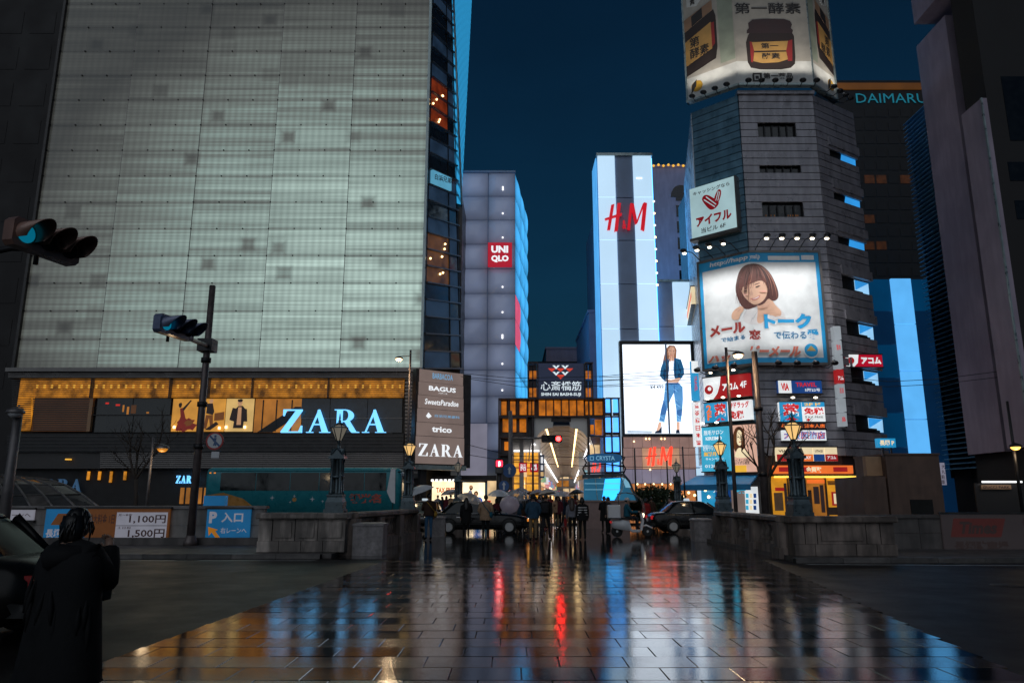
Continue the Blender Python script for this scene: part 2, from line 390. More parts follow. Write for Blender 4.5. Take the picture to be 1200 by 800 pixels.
# the island and the wet crossing beyond it
sheet('median_pavement', [(-4.9, 20.62), (8.0, 20.62), (9.6, 46.9), (-3.0, 46.9)], .008, 'median_paving')
def kerb_run(x0, n, y0, y1, h):
    bed = MB(); bed.box(x0, y0 + .03, 0, x0 + n * 1.2, y1 - .03, h - .03); k = struct(bed.build('kerb', 'black_hole'))
    for i in range(n):
        e = random.uniform(-.006, .006); a = x0 + i * 1.2 + .006; b = a + 1.188; yy = y0 + e; z = h + random.uniform(-.004, .004)
        MB().loft([[(a, yy, .001), (b, yy, .001), (b, y1, .001), (a, y1, .001)], [(a, yy, z - .03), (b, yy, z - .03), (b, y1, z - .03), (a, y1, z - .03)], [(a + .004, yy + .03, z), (b - .004, yy + .03, z), (b - .004, y1, z), (a + .004, y1, z)]], smooth=False).build('kerb_stone', 'kerb_stone', k)
kerb_run(-34.0, 24, 20.75, 21.0, .13); kerb_run(7.2, 18, 19.45, 19.7, .13)
mp = MB(); mp.box(-42, 21.0, 0, -4.95, 27.6, .12); struct(mp.build('median_island', 'concrete_dark'))
mp = MB(); mp.box(7.3, 19.7, 0, 40, 28.6, .12); struct(mp.build('median_island', 'concrete_dark'))
sheet('lane_line', [(-36, 20.15), (-5.3, 20.15), (-5.15, 20.32), (-36, 20.32)], .004, 'road_paint')
sheet('lane_line', [(7.3, 19.0), (30, 17.6), (30, 17.75), (7.3, 19.17)], .004, 'road_paint')
pv = MB(); pv.box(-120, 47, 0, 120, 400, .12); struct(pv.build('pavement', 'median_paving'))
pv = MB()
for i in range(60):
    if not (-4 < -45 + i * 1.5 < 9): pv.box(-45 + i * 1.5, 46.8, 0, -45 + i * 1.5 + 1.48, 46.995, .14)
struct(pv.build('kerb', 'kerb_stone'))

# ------------------------------------------------------------------ old bridge walls on the island
def wall_front(label, x0, x1, y, h, cols, stone, seedv):
    random.seed(seedv)
    t = thing('stone_wall', label, 'stone wall', (x0, y, 0))
    mb = MB(); mb.box(x0 + .03, y + .03, .12, x1 - .03, y + .55, h - .16); mb.build('core', 'black_hole', t)
    n = len(cols) - 1
    for i in range(n):
        a = lerp(x0, x1, cols[i]); b = lerp(x0, x1, cols[i + 1]); g = .012
        e = random.uniform(-.012, .014)
        mb = MB(); mb.box(a + g, y + e, .43, b - g, y + .58, h - .17); mb.build('stone_block', stone, t)
        # recessed frame round a raised field
        if b - a > .45:
            mb = MB(); mb.box(a + .1, y + e - .035, .52, b - .1, y + .3, h - .26); mb.build('raised_panel', stone, t)
    k = max(3, n)
    for i in range(k):
        a = lerp(x0, x1, i / k); b = lerp(x0, x1, (i + 1) / k); e = random.uniform(-.02, .02)
        mb = MB(); mb.box(a + .008, y - .07 + e, .13, b - .008, y + .62, .425); mb.build('plinth_stone', stone, t)
    for i in range(3):
        a = lerp(x0 - .06, x1 + .06, i / 3); b = lerp(x0 - .06, x1 + .06, (i + 1) / 3)
        mb = MB(); mb.loft([[(a + .004, y - .1, h - .165), (b - .004, y - .1, h - .165), (b - .004, y + .66, h - .165), (a + .004, y + .66, h - .165)],
                            [(a + .004, y - .12, h - .13), (b - .004, y - .12, h - .13), (b - .004, y + .68, h - .13), (a + .004, y + .68, h - .13)],
                            [(a + .004, y - .12, h - .05), (b - .004, y - .12, h - .05), (b - .004, y + .68, h - .05), (a + .004, y + .68, h - .05)],
                            [(a + .004, y - .05, h), (b - .004, y - .05, h), (b - .004, y + .6, h), (a + .004, y + .6, h)]], smooth=False)
        mb.build('coping_stone', stone, t)
    return t
def balustrade(label, p, q, h, stone, seedv, bays=3):
    random.seed(seedv)
    p = Vector((p[0], p[1], 0)); q = Vector((q[0], q[1], 0)); Lg = (q - p).length
    ux = (q - p).normalized(); th = math.atan2(ux.y, ux.x)
    t = thing('stone_balustrade', label, 'balustrade', p)
    M = Matrix.Translation(p) @ Matrix.Rotation(th, 4, 'Z')
    def part(name, mb): return mb.xf(M).build(name, stone, t)
    part('plinth', MB().box(0, -.22, .008, Lg, .22, .34))
    part('rail', MB().loft([[(0, -.2, h - .17), (Lg, -.2, h - .17), (Lg, .2, h - .17), (0, .2, h - .17)], [(0, -.26, h - .13), (Lg, -.26, h - .13), (Lg, .26, h - .13), (0, .26, h - .13)],
                            [(0, -.26, h - .04), (Lg, -.26, h - .04), (Lg, .26, h - .04), (0, .26, h - .04)], [(0, -.2, h), (Lg, -.2, h), (Lg, .2, h), (0, .2, h)]], smooth=False))
    part('back_slab', MB().box(.1, -.03, .34, Lg - .1, .03, h - .17)) if False else None
    me = None
    for i in range(bays + 1):
        c = Lg * i / bays
        part('pier', MB().box(c - .27, -.25, .01, c + .27, .25, h - .175)); part('pier_foot', MB().box(c - .33, -.31, .009, c + .33, .31, .30))
    for i in range(bays):
        a = Lg * i / bays + .27; b = Lg * (i + 1) / bays - .27; n = 7
        part('lower_band', MB().box(a, -.1, .34, b, .1, .42)); part('upper_band', MB().box(a, -.1, h - .26, b, .1, h - .17))
        for k in range(n):
            c = a + (b - a) * (k + .5) / n; H = h - .26 - .42
            prof = [(.06, 0), (.075, .03), (.05, .07), (.085, H * .3), (.075, H * .45), (.045, H * .7), (.07, H * .9), (.07, H)]
            part('baluster', MB().lathe([(r_ * 1.25, .42 + z) for r_, z in prof], 8, (c, 0, 0)))
    return t
wall_front('pale weathered stone wall with water stains left of the crossing under a lamp', -7.2, -4.72, 21.6, 1.2, [0, .16, .42, .68, 1], 'old_stone', 1)
balustrade('stone balustrade running back along the left side of the crossing', (-4.75, 22.3), (-3.9, 29.8), 1.2, 'old_stone_dark', 2)
wall_front('brown stone wall right of the crossing carrying a lantern lamp', 7.4, 10.1, 20.1, 1.14, [0, .12, .24, .72, .86, 1], 'old_stone_dark', 3)
balustrade('stone balustrade running back along the right side of the crossing', (7.5, 20.9), (7.78, 28.3), 1.14, 'old_stone_dark', 4)

def panel_wall(name, label, x0, x1, y, h, n, m, capm):
    t = thing(name, label, 'wall', (x0, y, 0))
    for i in range(n):
        a = lerp(x0, x1, i / n); b = lerp(x0, x1, (i + 1) / n)
        MB().box(a + .006, y + random.uniform(0, .008), .12, b - .006, y + .22, h * .52).build('wall_panel', m, t)
        MB().box(a + .006, y + random.uniform(0, .008), h * .52 + .012, b - .006, y + .22, h - .1).build('wall_panel', m, t)
    MB().box(x0 - .05, y - .06, h - .098, x1 + .05, y + .3, h).build('coping', capm, t)
    return t
panel_wall('ramp_wall', 'long grey concrete ramp wall behind the parking signs on the left', -34, -8.35, 25.6, 1.36, 14, 'concrete', 'pole_grey')
panel_wall('ramp_wall', 'dark concrete ramp wall with the big parking sign on the right', 10.35, 30, 23.0, 1.12, 10, 'concrete_dark', 'concrete_dark')
kb = MB(); kb.box(-34, 24.9, .12, -7.6, 25.3, .34); o = kb.build('low_kerb_wall', 'concrete_dark'); tag(o, 'low dark kerb wall along the foot of the left parking signs', 'kerb wall')

# stone blocks that close the crossing to cars
def stone_block(label, px, py, w, dp, h):
    p = gnd(px, py); t = thing('stone_bollard', label, 'bollard', (p.x, p.y, 0), 'square stone blocks beside the crossing')
    MB().box(p.x - w / 2, p.y - dp / 2, .01, p.x + w / 2, p.y + dp / 2, h - .09).build('body', 'block_granite', t)
    w2, d2 = w / 2 + .03, dp / 2 + .03
    MB().loft([[(p.x - w2, p.y - d2, h - .088), (p.x + w2, p.y - d2, h - .088), (p.x + w2, p.y + d2, h - .088), (p.x - w2, p.y + d2, h - .088)],
               [(p.x - w2, p.y - d2, h - .03), (p.x + w2, p.y - d2, h - .03), (p.x + w2, p.y + d2, h - .03), (p.x - w2, p.y + d2, h - .03)],
               [(p.x - w2 + .12, p.y - d2 + .12, h), (p.x + w2 - .12, p.y - d2 + .12, h), (p.x + w2 - .12, p.y + d2 - .12, h), (p.x - w2 + .12, p.y + d2 - .12, h)]], smooth=False).build('top', 'block_granite', t)
stone_block('pale square stone block in front of the left balustrade', 433, 650, .86, .8, .92)
stone_block('grey square stone block in front of the right taxi', 823, 634, .72, .7, .86)
stone_block('low square stone block in front of the right balustrade', 897, 645, 1.0, .7, .68)
stone_block('pale stone block behind the man with the white umbrella', 510, 629, .85, .6, .86)

# ------------------------------------------------------------------ cast-iron lantern lamps
emat('lamp_glass_lit', srgb(255, 205, 130), .9, sample=True); pmat('lamp_glass_off', (.05, .06, .06), .1); emat('lamp_glow', srgb(255, 220, 150), 8, sample=True)
emat('lamp_glass_dim', srgb(200, 190, 170), .18)
def lantern(label, loc, lit):
    t = thing('lantern_lamp', label, 'lamp', loc, 'cast iron lantern lamps on the bridge walls'); x, y, z = loc
    mb = MB(); mb.box(x - .29, y - .29, z, x + .29, y + .29, z + .1); mb.loft([[(x + a * s, y + b * s, zz) for a, b in ((-1, -1), (1, -1), (1, 1), (-1, 1))] for s, zz in ((.25, z + .1), (.25, z + .3), (.22, z + .36), (.21, z + .44), (.23, z + .47), (.23, z + .52))], smooth=False)
    mb.build('pedestal', 'lamp_iron', t)
    for a, b in ((-1, -1), (1, -1), (1, 1), (-1, 1)):
        MB().lathe([(.075, .52), (.075, .57), (.05, .61), (.046, 1.44), (.07, 1.5), (.075, 1.55)], 10, (x + a * .125, y + b * .125, z)).build('column', 'lamp_iron', t)
    MB().lathe([(.1, .5), (.065, .58), (.06, 1.5), (.09, 1.56)], 10, (x, y, z)).build('column', 'lamp_iron', t); MB().lathe([(.19, .98), (.215, 1.0), (.215, 1.04), (.19, 1.06)], 12, (x, y, z)).build('collar', 'lamp_iron', t)
    mb = MB(); mb.box(x - .225, y - .225, z + 1.54, x + .225, y + .225, z + 1.62); mb.box(x - .18, y - .18, z + 1.62, x + .18, y + .18, z + 1.67)
    for k in range(4):      # four little gables
        M = Matrix.Translation((x, y, z + 1.65)) @ Matrix.Rotation(k * math.pi / 2, 4, 'Z')
        g = MB(); g.loft([[(-.15, -.17, 0), (.15, -.17, 0), (.012, -.17, .17), (-.012, -.17, .17)], [(-.1, -.03, 0), (.1, -.03, 0), (.03, -.02, .22), (-.03, -.02, .22)]], smooth=False)
        g.path([(-.16, -.185, 0), (0, -.185, .19), (.16, -.185, 0)], .016, 4); g.ball((0, -.185, .23), .02, 6); g.xf(M); mb.add(g.v, g.f)
    mb.lathe([(.13, 1.62), (.12, 1.74), (.055, 1.86), (.04, 2.02), (.075, 2.06), (.05, 2.1)], 8, (x, y, z)); mb.build('capital', 'lamp_iron', t)
    g = MB(); g.lathe([(.08, 2.08), (.235, 2.44), (.235, 2.445), (.07, 2.54)], 6, (x, y, z), smooth=False)
    g.build('lantern_glass', 'lamp_glass_lit' if lit > 1 else ('lamp_glass_dim' if lit else 'lamp_glass_off'), t)
    mb = MB()
    for k in range(6):
        a = math.pi / 3 * k
        mb.path([(x + .08 * math.cos(a), y + .08 * math.sin(a), z + 2.07), (x + .247 * math.cos(a), y + .247 * math.sin(a), z + 2.45), (x + .05 * math.cos(a), y + .05 * math.sin(a), z + 2.6)], .016, 5)
    mb.lathe([(.27, 2.44), (.27, 2.47), (.235, 2.475)], 6, (x, y, z), smooth=False); mb.lathe([(.11, 2.53), (.08, 2.59), (.035, 2.62), (.05, 2.65), (.02, 2.7), (.03, 2.73), (.008, 2.88)], 8, (x, y, z))
    mb.build('lantern_frame', 'lamp_iron', t)
    if lit > 1: MB().ball((x, y, z + 2.3), .045, 8).build('bulb', 'lamp_glow', t)
    return t
lantern('dark iron lantern lamp on the pale stone wall in front of the bus', (at(393, 600, 22).x, 22.0, 1.2), 1)
lantern('lit iron lantern lamp at the far end of the left balustrade', (at(478, 600, 29.6).x, 29.6, 1.2), 2)
lantern('lit iron lantern lamp at the far end of the right balustrade', (at(848, 600, 28.2).x, 28.2, 1.14), 2)
lantern('large lit iron lantern lamp on the brown stone wall right of the crossing', (at(937, 603, 20.7).x, 20.7, 1.14), 2)
for px, nm in ((536, 'iron lantern lamp beside the tax free shop'), (795, 'iron lantern lamp in front of the fashion store window')):
    p = at(px, 600, 42.5)
    lantern(nm, (p.x, 42.5, 1.0), 1)
    q = thing('lamp_plinth', 'stone plinth under the ' + nm, 'plinth', (p.x, 42.5, 0)); MB().box(p.x - .5, 42.0, .01, p.x + .5, 43, .88).build('body', 'old_stone_dark', q); MB().box(p.x - .56, 41.94, .882, p.x + .56, 43.06, 1.0).build('top', 'old_stone_dark', q)

# iron covers and gully grates let into the side roads
for k, (x, y, r_) in enumerate(((-7.2, 13.2, .33), (-10.5, 17.6, .33), (9.4, 14.5, .33), (8.3, 10.6, .3))):
    t = thing('manhole_cover', ['round iron manhole cover in the left road near the crossing', 'round iron manhole cover near the left kerb', 'round iron manhole cover in the right road', 'small iron cover in the right road nearest the camera'][k], 'manhole cover', (x, y, 0), 'iron covers in the side roads')
    MB().lathe([(r_ + .05, .002), (r_ + .05, .006), (r_ + .01, .006), (r_ + .01, .002)], 28, (x, y, 0)).build('rim', 'black_metal', t); MB().lathe([(r_, .002), (r_, .007), (.01, .0075)], 28, (x, y, 0)).build('lid', 'pole_dark', t)
    mb = MB()
    for i in range(-3, 4):
        h_ = math.sqrt(max(0, (r_ * .9) ** 2 - (i * .085) ** 2)); mb.box(x + i * .085 - .012, y - h_, .007, x + i * .085 + .012, y + h_, .012)
    mb.build('tread_bars', 'black_metal', t)
for k, x in enumerate((-8.6, -15.0, 10.8)):
    y = 20.45 if x < 0 else 19.2
    t = thing('gully_grate', ['iron gully grate at the left kerb nearest the pale wall', 'iron gully grate farther along the left kerb', 'iron gully grate at the right kerb'][k], 'drain grate', (x, y, 0), 'gully grates along the kerbs')
    MB().box(x - .3, y - .2, .002, x + .3, y + .2, .006).build('frame', 'black_hole', t)
    for i in range(9): MB().box(x - .28 + i * .066, y - .18, .006, x - .25 + i * .066, y + .18, .014).build('bar', 'pole_dark', t)
# ------------------------------------------------------------------ left: department store with the backlit glass screen
def screen_mat():
    m, N, L, b = _base('backlit_screen')
    geo = N.new('ShaderNodeNewGeometry'); sp = N.new('ShaderNodeSeparateXYZ'); L.new(geo.outputs['Position'], sp.inputs[0])
    def math_(op, a, bb=None, clamp=False):
        n = N.new('ShaderNodeMath'); n.operation = op; n.use_clamp = clamp
        for i, x in enumerate((a, bb)):
            if x is None: continue
            if isinstance(x, (int, float)): n.inputs[i].default_value = x
            else: L.new(x, n.inputs[i])
        return n.outputs[0]
    def noise(sc, detail, rough=.5):
        mp = N.new('ShaderNodeMapping'); mp.inputs['Scale'].default_value = sc; L.new(geo.outputs['Position'], mp.inputs[0])
        n = N.new('ShaderNodeTexNoise'); n.inputs['Scale'].default_value = 1; n.inputs['Detail'].default_value = detail; n.inputs['Roughness'].default_value = rough
        L.new(mp.outputs[0], n.inputs['Vector']); return n.outputs[0]
    def mrange(x, a, bb, c, d):
        n = N.new('ShaderNodeMapRange'); n.inputs[1].default_value = a; n.inputs[2].default_value = bb; n.inputs[3].default_value = c; n.inputs[4].default_value = d
        L.new(x, n.inputs[0]); return n.outputs[0]
    oi = N.new('ShaderNodeObjectInfo'); oc = N.new('ShaderNodeSeparateColor'); L.new(oi.outputs['Color'], oc.inputs[0])   # red: bay the pane belongs to
    bay = N.new('ShaderNodeCombineXYZ'); L.new(oc.outputs[0], bay.inputs[0])
    zz = math_('MULTIPLY', sp.outputs['Z'], 1.7)
    cv = N.new('ShaderNodeCombineXYZ'); L.new(math_('MULTIPLY', oc.outputs[0], 37.0), cv.inputs[0]); L.new(zz, cv.inputs[2]); L.new(math_('MULTIPLY', sp.outputs['X'], .03), cv.inputs[1])
    nl = N.new('ShaderNodeTexNoise'); nl.inputs['Scale'].default_value = 1; nl.inputs['Detail'].default_value = 7; nl.inputs['Roughness'].default_value = .62; L.new(cv.outputs[0], nl.inputs['Vector'])
    hb = mrange(nl.outputs[0], .36, .62, .54, 1.10)                                                       # louvre bands behind the glass
    fine = mrange(math_('SINE', math_('MULTIPLY', sp.outputs['Z'], 2 * math.pi / .27)), -1, 1, .90, 1.08)
    vert = mrange(math_('SINE', math_('MULTIPLY', sp.outputs['X'], 2 * math.pi / .52)), -1, 1, .90, 1.10)     # lamp rows behind
    vm = N.new('ShaderNodeMapping'); vm.inputs['Scale'].default_value = (.36, 0, .40); L.new(geo.outputs['Position'], vm.inputs[0])
    vo = N.new('ShaderNodeTexVoronoi'); vo.inputs['Scale'].default_value = 1; vo.distance = 'CHEBYCHEV'; L.new(vm.outputs[0], vo.inputs['Vector']); vc = N.new('ShaderNodeSeparateColor'); L.new(vo.outputs['Color'], vc.inputs[0])
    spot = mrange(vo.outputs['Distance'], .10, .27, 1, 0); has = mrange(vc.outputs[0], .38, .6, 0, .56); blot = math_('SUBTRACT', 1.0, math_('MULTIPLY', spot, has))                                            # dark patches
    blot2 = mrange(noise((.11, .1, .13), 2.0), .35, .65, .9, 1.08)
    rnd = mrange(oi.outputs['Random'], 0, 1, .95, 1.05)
    # backlight falloff and edge vignetting put into the glow: dimmer upwards and far left
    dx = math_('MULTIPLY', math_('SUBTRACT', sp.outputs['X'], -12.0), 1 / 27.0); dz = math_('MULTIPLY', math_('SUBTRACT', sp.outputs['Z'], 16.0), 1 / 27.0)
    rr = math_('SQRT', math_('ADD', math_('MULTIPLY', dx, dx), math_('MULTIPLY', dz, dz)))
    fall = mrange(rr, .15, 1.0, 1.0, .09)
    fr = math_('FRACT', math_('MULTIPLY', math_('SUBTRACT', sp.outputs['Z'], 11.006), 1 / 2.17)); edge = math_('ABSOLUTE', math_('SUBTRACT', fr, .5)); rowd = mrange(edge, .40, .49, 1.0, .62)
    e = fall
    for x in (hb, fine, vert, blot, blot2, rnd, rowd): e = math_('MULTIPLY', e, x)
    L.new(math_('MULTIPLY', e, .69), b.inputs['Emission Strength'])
    mix = N.new('ShaderNodeMix'); mix.data_type = 'RGBA'; mix.inputs[6].default_value = (.53, .53, .47, 1); mix.inputs[7].default_value = (.53, .70, .635, 1)
    L.new(mrange(e, .08, .5, 0, 1), mix.inputs[0]); L.new(mix.outputs[2], b.inputs['Emission Color'])
    b.inputs['Base Color'].default_value = (.08, .085, .08, 1); b.inputs['Roughness'].default_value = .2
    m.cycles.emission_sampling = 'FRONT'
screen_mat()
emat('orange_strip', srgb(235, 150, 40), .5, var=.75, scale=1.6, sample=True)
emat('orange_spot', srgb(255, 190, 70), .9)
emat('shutter_glow', srgb(120, 75, 40), .22, var=.3)
emat('zara_blue', srgb(110, 190, 250), 1.6, sample=True, var=.05)
emat('zara_dim', srgb(60, 95, 130), .5)
emat('letter_white', srgb(235, 240, 245), 1.0, var=.04)
emat('letter_blue', srgb(110, 165, 205), .9, var=.04)
emat('sign_brown', srgb(112, 97, 92), 1.0, var=.12, base=(.1, .08, .07))  # front light on the tenant board put in as glow
emat('warm_room', srgb(190, 120, 45), .55, var=.45, scale=.7)
emat('warm_dot', srgb(255, 215, 150), 4.0)
emat('poster_gold', srgb(215, 150, 60), .75, var=.25)
emat('poster_cream', srgb(220, 180, 110), .75, var=.2)
emat('poster_red', srgb(120, 35, 28), .6); emat('poster_dark', srgb(40, 26, 24), .5); emat('poster_skin', srgb(200, 150, 110), .7); emat('poster_brown', srgb(120, 70, 30), .6)
emat('red_neon', srgb(200, 40, 30), .8)

GL = {}
GL['Z'] = (.86, [[(.06, .95), (.82, .95), (.82, 1), (.06, 1)], [(.06, 1), (.06, .72), (.1, .72), (.17, .951)], [(.57, .951), (.82, .951), (.25, .049), (0, .049)], [(0, 0), (.84, 0), (.84, .05), (0, .05)], [(.84, 0), (.84, .3), (.8, .3), (.71, .049)]])
GL['A'] = (.95, [[(.11, .029), (.16, .029), (.475, .85), (.445, .95)], [(.43, .98), (.51, 1), (.87, .029), (.63, .029), (.41, .78)], [(.26, .33), (.6, .33), (.58, .38), (.27, .38)], [(0, 0), (.28, 0), (.28, .03), (0, .03)], [(.53, 0), (.96, 0), (.96, .03), (.53, .03)]])
_o = [(.42 + .36 * math.cos(a), .735 + .265 * math.sin(a)) for a in [R(90 - 18 * i) for i in range(11)]]
_i = [(.42 + .15 * math.cos(a), .735 + .225 * math.sin(a)) for a in [R(90 - 18 * i) for i in range(11)]]
GL['R'] = (.98, [[(.1, .029), (.32, .029), (.32, .971), (.1, .971)], [(0, 0), (.42, 0), (.42, .03), (0, .03)], [(0, .97), (.43, .97), (.43, 1), (0, 1)], [(.321, .47), (.43, .47), (.43, .51), (.321, .51)], [(.40, .49), (.62, .5), (.9, .04), (1.02, .03), (1.02, 0), (.72, 0), (.66, .06)]] + [[_o[k], _o[k + 1], _i[k + 1], _i[k]] for k in range(10)])
def serif_word(pl, word, rect, m, parent, d0, d1, gap=.16):
    tot = sum(GL[c][0] for c in word) + gap * (len(word) - 1); u0, v0, u1, v1 = rect; s = (u1 - u0) / tot; h = v1 - v0; x = u0
    for c in word:
        w, ps = GL[c]; mb = MB()
        for k, p in enumerate(ps): mb.poly(pl, [(x + a * s, v0 + b * h) for a, b in p], d0, d1 + .002 * k)
        mb.build('letter', m, parent); x += (w + gap) * s

Z = front(54.0)
zs = thing('department_store', 'large department store with a glowing glass screen facade and big blue serif letters', 'building', (-22, 54, 0))
ux0, uz0 = Z.uv(22, 432); ux1, _ = Z.uv(493, 432)
MB().box(ux0 - .5, 54.35, 0, ux1 - .3, 90, 58).build('building_mass', 'dark_wall', zs)
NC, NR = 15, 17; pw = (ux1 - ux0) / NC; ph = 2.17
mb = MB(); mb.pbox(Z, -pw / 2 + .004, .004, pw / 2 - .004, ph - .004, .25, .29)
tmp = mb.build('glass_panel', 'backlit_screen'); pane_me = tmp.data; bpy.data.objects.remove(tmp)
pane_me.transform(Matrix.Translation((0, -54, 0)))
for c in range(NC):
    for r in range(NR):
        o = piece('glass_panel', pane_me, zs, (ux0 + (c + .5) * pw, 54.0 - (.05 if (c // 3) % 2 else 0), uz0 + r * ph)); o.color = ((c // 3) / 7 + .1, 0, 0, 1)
bolts = MB(); seams = MB()
for c in range(NC + 1):
    for r in range(NR + 1):
        u = ux0 + c * pw; v = uz0 + r * ph; bolts.add(*(lambda b_: (b_.v, b_.f))(MB().pbox(Z, u - .045, v - .045, u + .045, v + .045, .28, .38)))
    if c % 3 == 0: seams.pbox(Z, ux0 + c * pw - .018, uz0, ux0 + c * pw + .018, uz0 + NR * ph, .1, .345)
for r in range(NR + 1): seams.pbox(Z, ux0, uz0 + r * ph - .008, ux1, uz0 + r * ph + .008, .2, .30)
bolts.build('bolts', 'black_metal', zs, kind='stuff'); seams.build('glazing_seams', 'louvre_grey', zs, kind='stuff')
for (x, nm) in ((ux1 + .1, 'edge_fin'), (ux0 - .1, 'edge_fin')):
    MB().pbox(Z, x - .1, uz0 - .2, x + .1, uz0 + NR * ph, -.1, .55).build(nm, 'edge_trim' if x == ux1 + .1 else 'louvre_dark', zs)
# band under the screen
def zr(x0, y0, x1, y1): return Z.rect(x0, y0, x1, y1)
def zbox(name, m, x0, y0, x1, y1, d0, d1, par=None):
    r = zr(x0, y0, x1, y1); return MB().pbox(Z, *r, d0, d1).build(name, m, par or zs)
zbox('ledge', 'louvre_grey', 14, 432.6, 496, 437, -.3, .75)
zbox('fascia', 'louvre_dark', 14, 437.2, 492, 444, -.3, .35)
for i in range(4): zbox('fascia_slat', 'louvre_grey', 14, 438 + i * 1.5, 492, 438.7 + i * 1.5, .35, .43)
zbox('light_trough', 'orange_strip', 40, 444.3, 473, 465, -.28, -.20)
zbox('light_trough', 'orange_strip', 18, 444.3, 37, 504, -.28, -.20)
for i in range(9):
    y = 445.5 + i * 2.35; zbox('grille_bar', 'louvre_dark', 16, y, 474, y + .95, .16, .22)
for i in range(16):
    y = 467 + i * 2.4; zbox('grille_bar', 'louvre_dark', 16, y, 38, y + .9, .16, .22)
for i in range(50):
    x = 42 + i * 8.7
    r = zr(x - .9, 450, x + .9, 454); MB().pbox(Z, *r, -.2, -.12).build('down_light', 'orange_spot', zs)
for x in (108, 200, 245, 296, 385): zbox('trough_divider', 'louvre_dark', x - .4, 444, x + .4, 466, -.2, .25)
zbox('shutter', 'shutter_glow', 39, 466, 105, 505, -.1, .0)
for i in range(15): zbox('shutter_slat', 'louvre_dark', 39, 467 + i * 2.55, 105, 468.4 + i * 2.55, .0, .05)
zbox('corner_post', 'kiosk_tan', 104, 466, 108, 505.5, -.2, .1)
for a, b in ((108, 154), (154, 199)):
    zbox('window', 'dark_glass', a + .4, 466, b - .4, 485.5, -.25, -.2); zbox('window', 'dark_glass', a + .4, 486.2, b - .4, 506, -.25, -.2)
zbox('transom', 'louvre_dark', 108, 485.5, 200, 486.2, -.2, .0)
for x, y, w_, h_, m in ((122, 471, 4, 2, 'red_neon'), (134, 473, 5, 2, 'red_neon'), (142, 474, 2, 8, 'warm_room'), (147, 476, 2.5, 9, 'warm_room'), (152, 474, 6, 10, 'shutter_glow'), (170, 482, 3, 2, 'warm_room')):
    zbox('lit_display', m, x, y, x + w_, y + h_, -.198, -.19)
# fashion posters behind the first floor glass
def poster(x0, x1, m, shapes, lab):
    r = zr(x0, 466.5, x1, 505); f = MB().pbox(Z, *r, -.3, -.22).build('poster', m, zs); f['label'] = lab
    mb = MB(); u0, v0, u1, v1 = r; mats = ['poster_red', 'poster_dark', 'poster_skin', 'poster_brown']
    for k, (pts, mi) in enumerate(shapes): mb.poly(Z, [(lerp(u0, u1, a), lerp(v0, v1, b)) for a, b in pts], -.22, -.215 + .004 * k, mi)
    mb.build('printed_figure', mats, f)
    return f
def blob(cx, cy, rx, ry, n=14, j=.18, sd=1):
    rs = random.Random(sd); return [(cx + rx * math.cos(2 * math.pi * i / n) * (1 + rs.uniform(-j, j)), cy + ry * math.sin(2 * math.pi * i / n) * (1 + rs.uniform(-j, j))) for i in range(n)]
poster(200, 229.5, 'poster_gold', [(blob(.62, .2, .34, .2, 18, .3, 2), 0), ([(.2, .1), (.35, .45), (.3, .7), (.42, .72), (.55, .4), (.8, .25), (.6, .02), (.2, .02)], 0), (blob(.3, .8, .07, .08), 1), ([(.4, .7), (.7, .96), (.74, .94), (.45, .62)], 1), (blob(.68, .24, .16, .1, 14, .4, 5), 3)], 'golden poster of a dancer in a red dress')
poster(230.5, 262, 'poster_gold', [([(.3, .55), (.32, .85), (.52, .86), (.6, .6), (.55, .5)], 1), (blob(.46, .92, .08, .07), 2), ([(.3, .5), (.25, .1), (.35, .08), (.42, .42), (.5, .1), (.6, .1), (.56, .5)], 3), ([(.62, .55), (.98, .6), (.98, .35), (.62, .32)], 3), ([(.3, .05), (.7, .3), (.8, .22), (.5, .04)], 1)], 'golden poster of a man in a dark jacket')
poster(263, 295.5, 'poster_cream', [([(.3, .1), (.36, .7), (.45, .78), (.6, .78), (.7, .68), (.66, .1)], 1), ([(.42, .2), (.44, .74), (.56, .74), (.58, .2)], 2), ([(.15, .35), (.24, .72), (.36, .7), (.33, .3)], 1), ([(.66, .3), (.66, .7), (.76, .68), (.8, .3)], 1), (blob(.5, .86, .09, .09), 2), (blob(.5, .94, .1, .05), 1)], 'cream poster of a model in an open coat')
for x, y in ((203, 500), (256, 501), (264, 500), (286, 500)): zbox('spot_lamp', 'warm_dot', x - 1.1, y - 1.5, x + 1.1, y + 1.5, -.2, -.1)
# stairs lit behind the big letters
zbox('lit_stairwell', 'warm_room', 297, 466.5, 352, 506, -.29, -.24)
mb = MB(); P_ = [Z.uv(x, y) for x, y in ((300, 506), (345, 476), (352, 476), (352, 484), (318, 506))]; mb.poly(Z, P_, -.24, -.2); mb.build('stair_flight', 'black_metal', zs)
for x in (306, 322, 340): zbox('stair_post', 'black_metal', x, 468, x + 1.4, 505, -.2, -.16)
for a, b in ((352, 386), (386, 430), (430, 471)):
    zbox('window', 'window_glass', a + .3, 466.5, b - .3, 489.5, -.25, -.2); zbox('window', 'window_glass', a + .3, 490.3, b - .3, 506.5, -.25, -.2)
    zbox('transom', 'louvre_grey', a, 489.5, b, 490.3, -.2, -.1)
serif_word(Z, 'ZARA', zr(331, 480, 453, 507), 'zara_blue', zs, .1, .3)
zbox('sign_rail', 'black_metal', 325, 507.3, 460, 508.3, .0, .25)
zbox('canopy', 'black_metal', 14, 508.5, 474, 530, -.3, .5)
for i in range(5): zbox('canopy_slat', 'louvre_dark', 14, 511 + i * 4, 474, 512.2 + i * 4, .5, .55)
zbox('louvre_backing', 'louvre_dark', 14, 530.2, 474, 549, -.3, .2)
for i in range(8): zbox('louvre', 'louvre_grey', 120, 530.6 + i * 2.3, 473, 532.0 + i * 2.3, .2, .3)
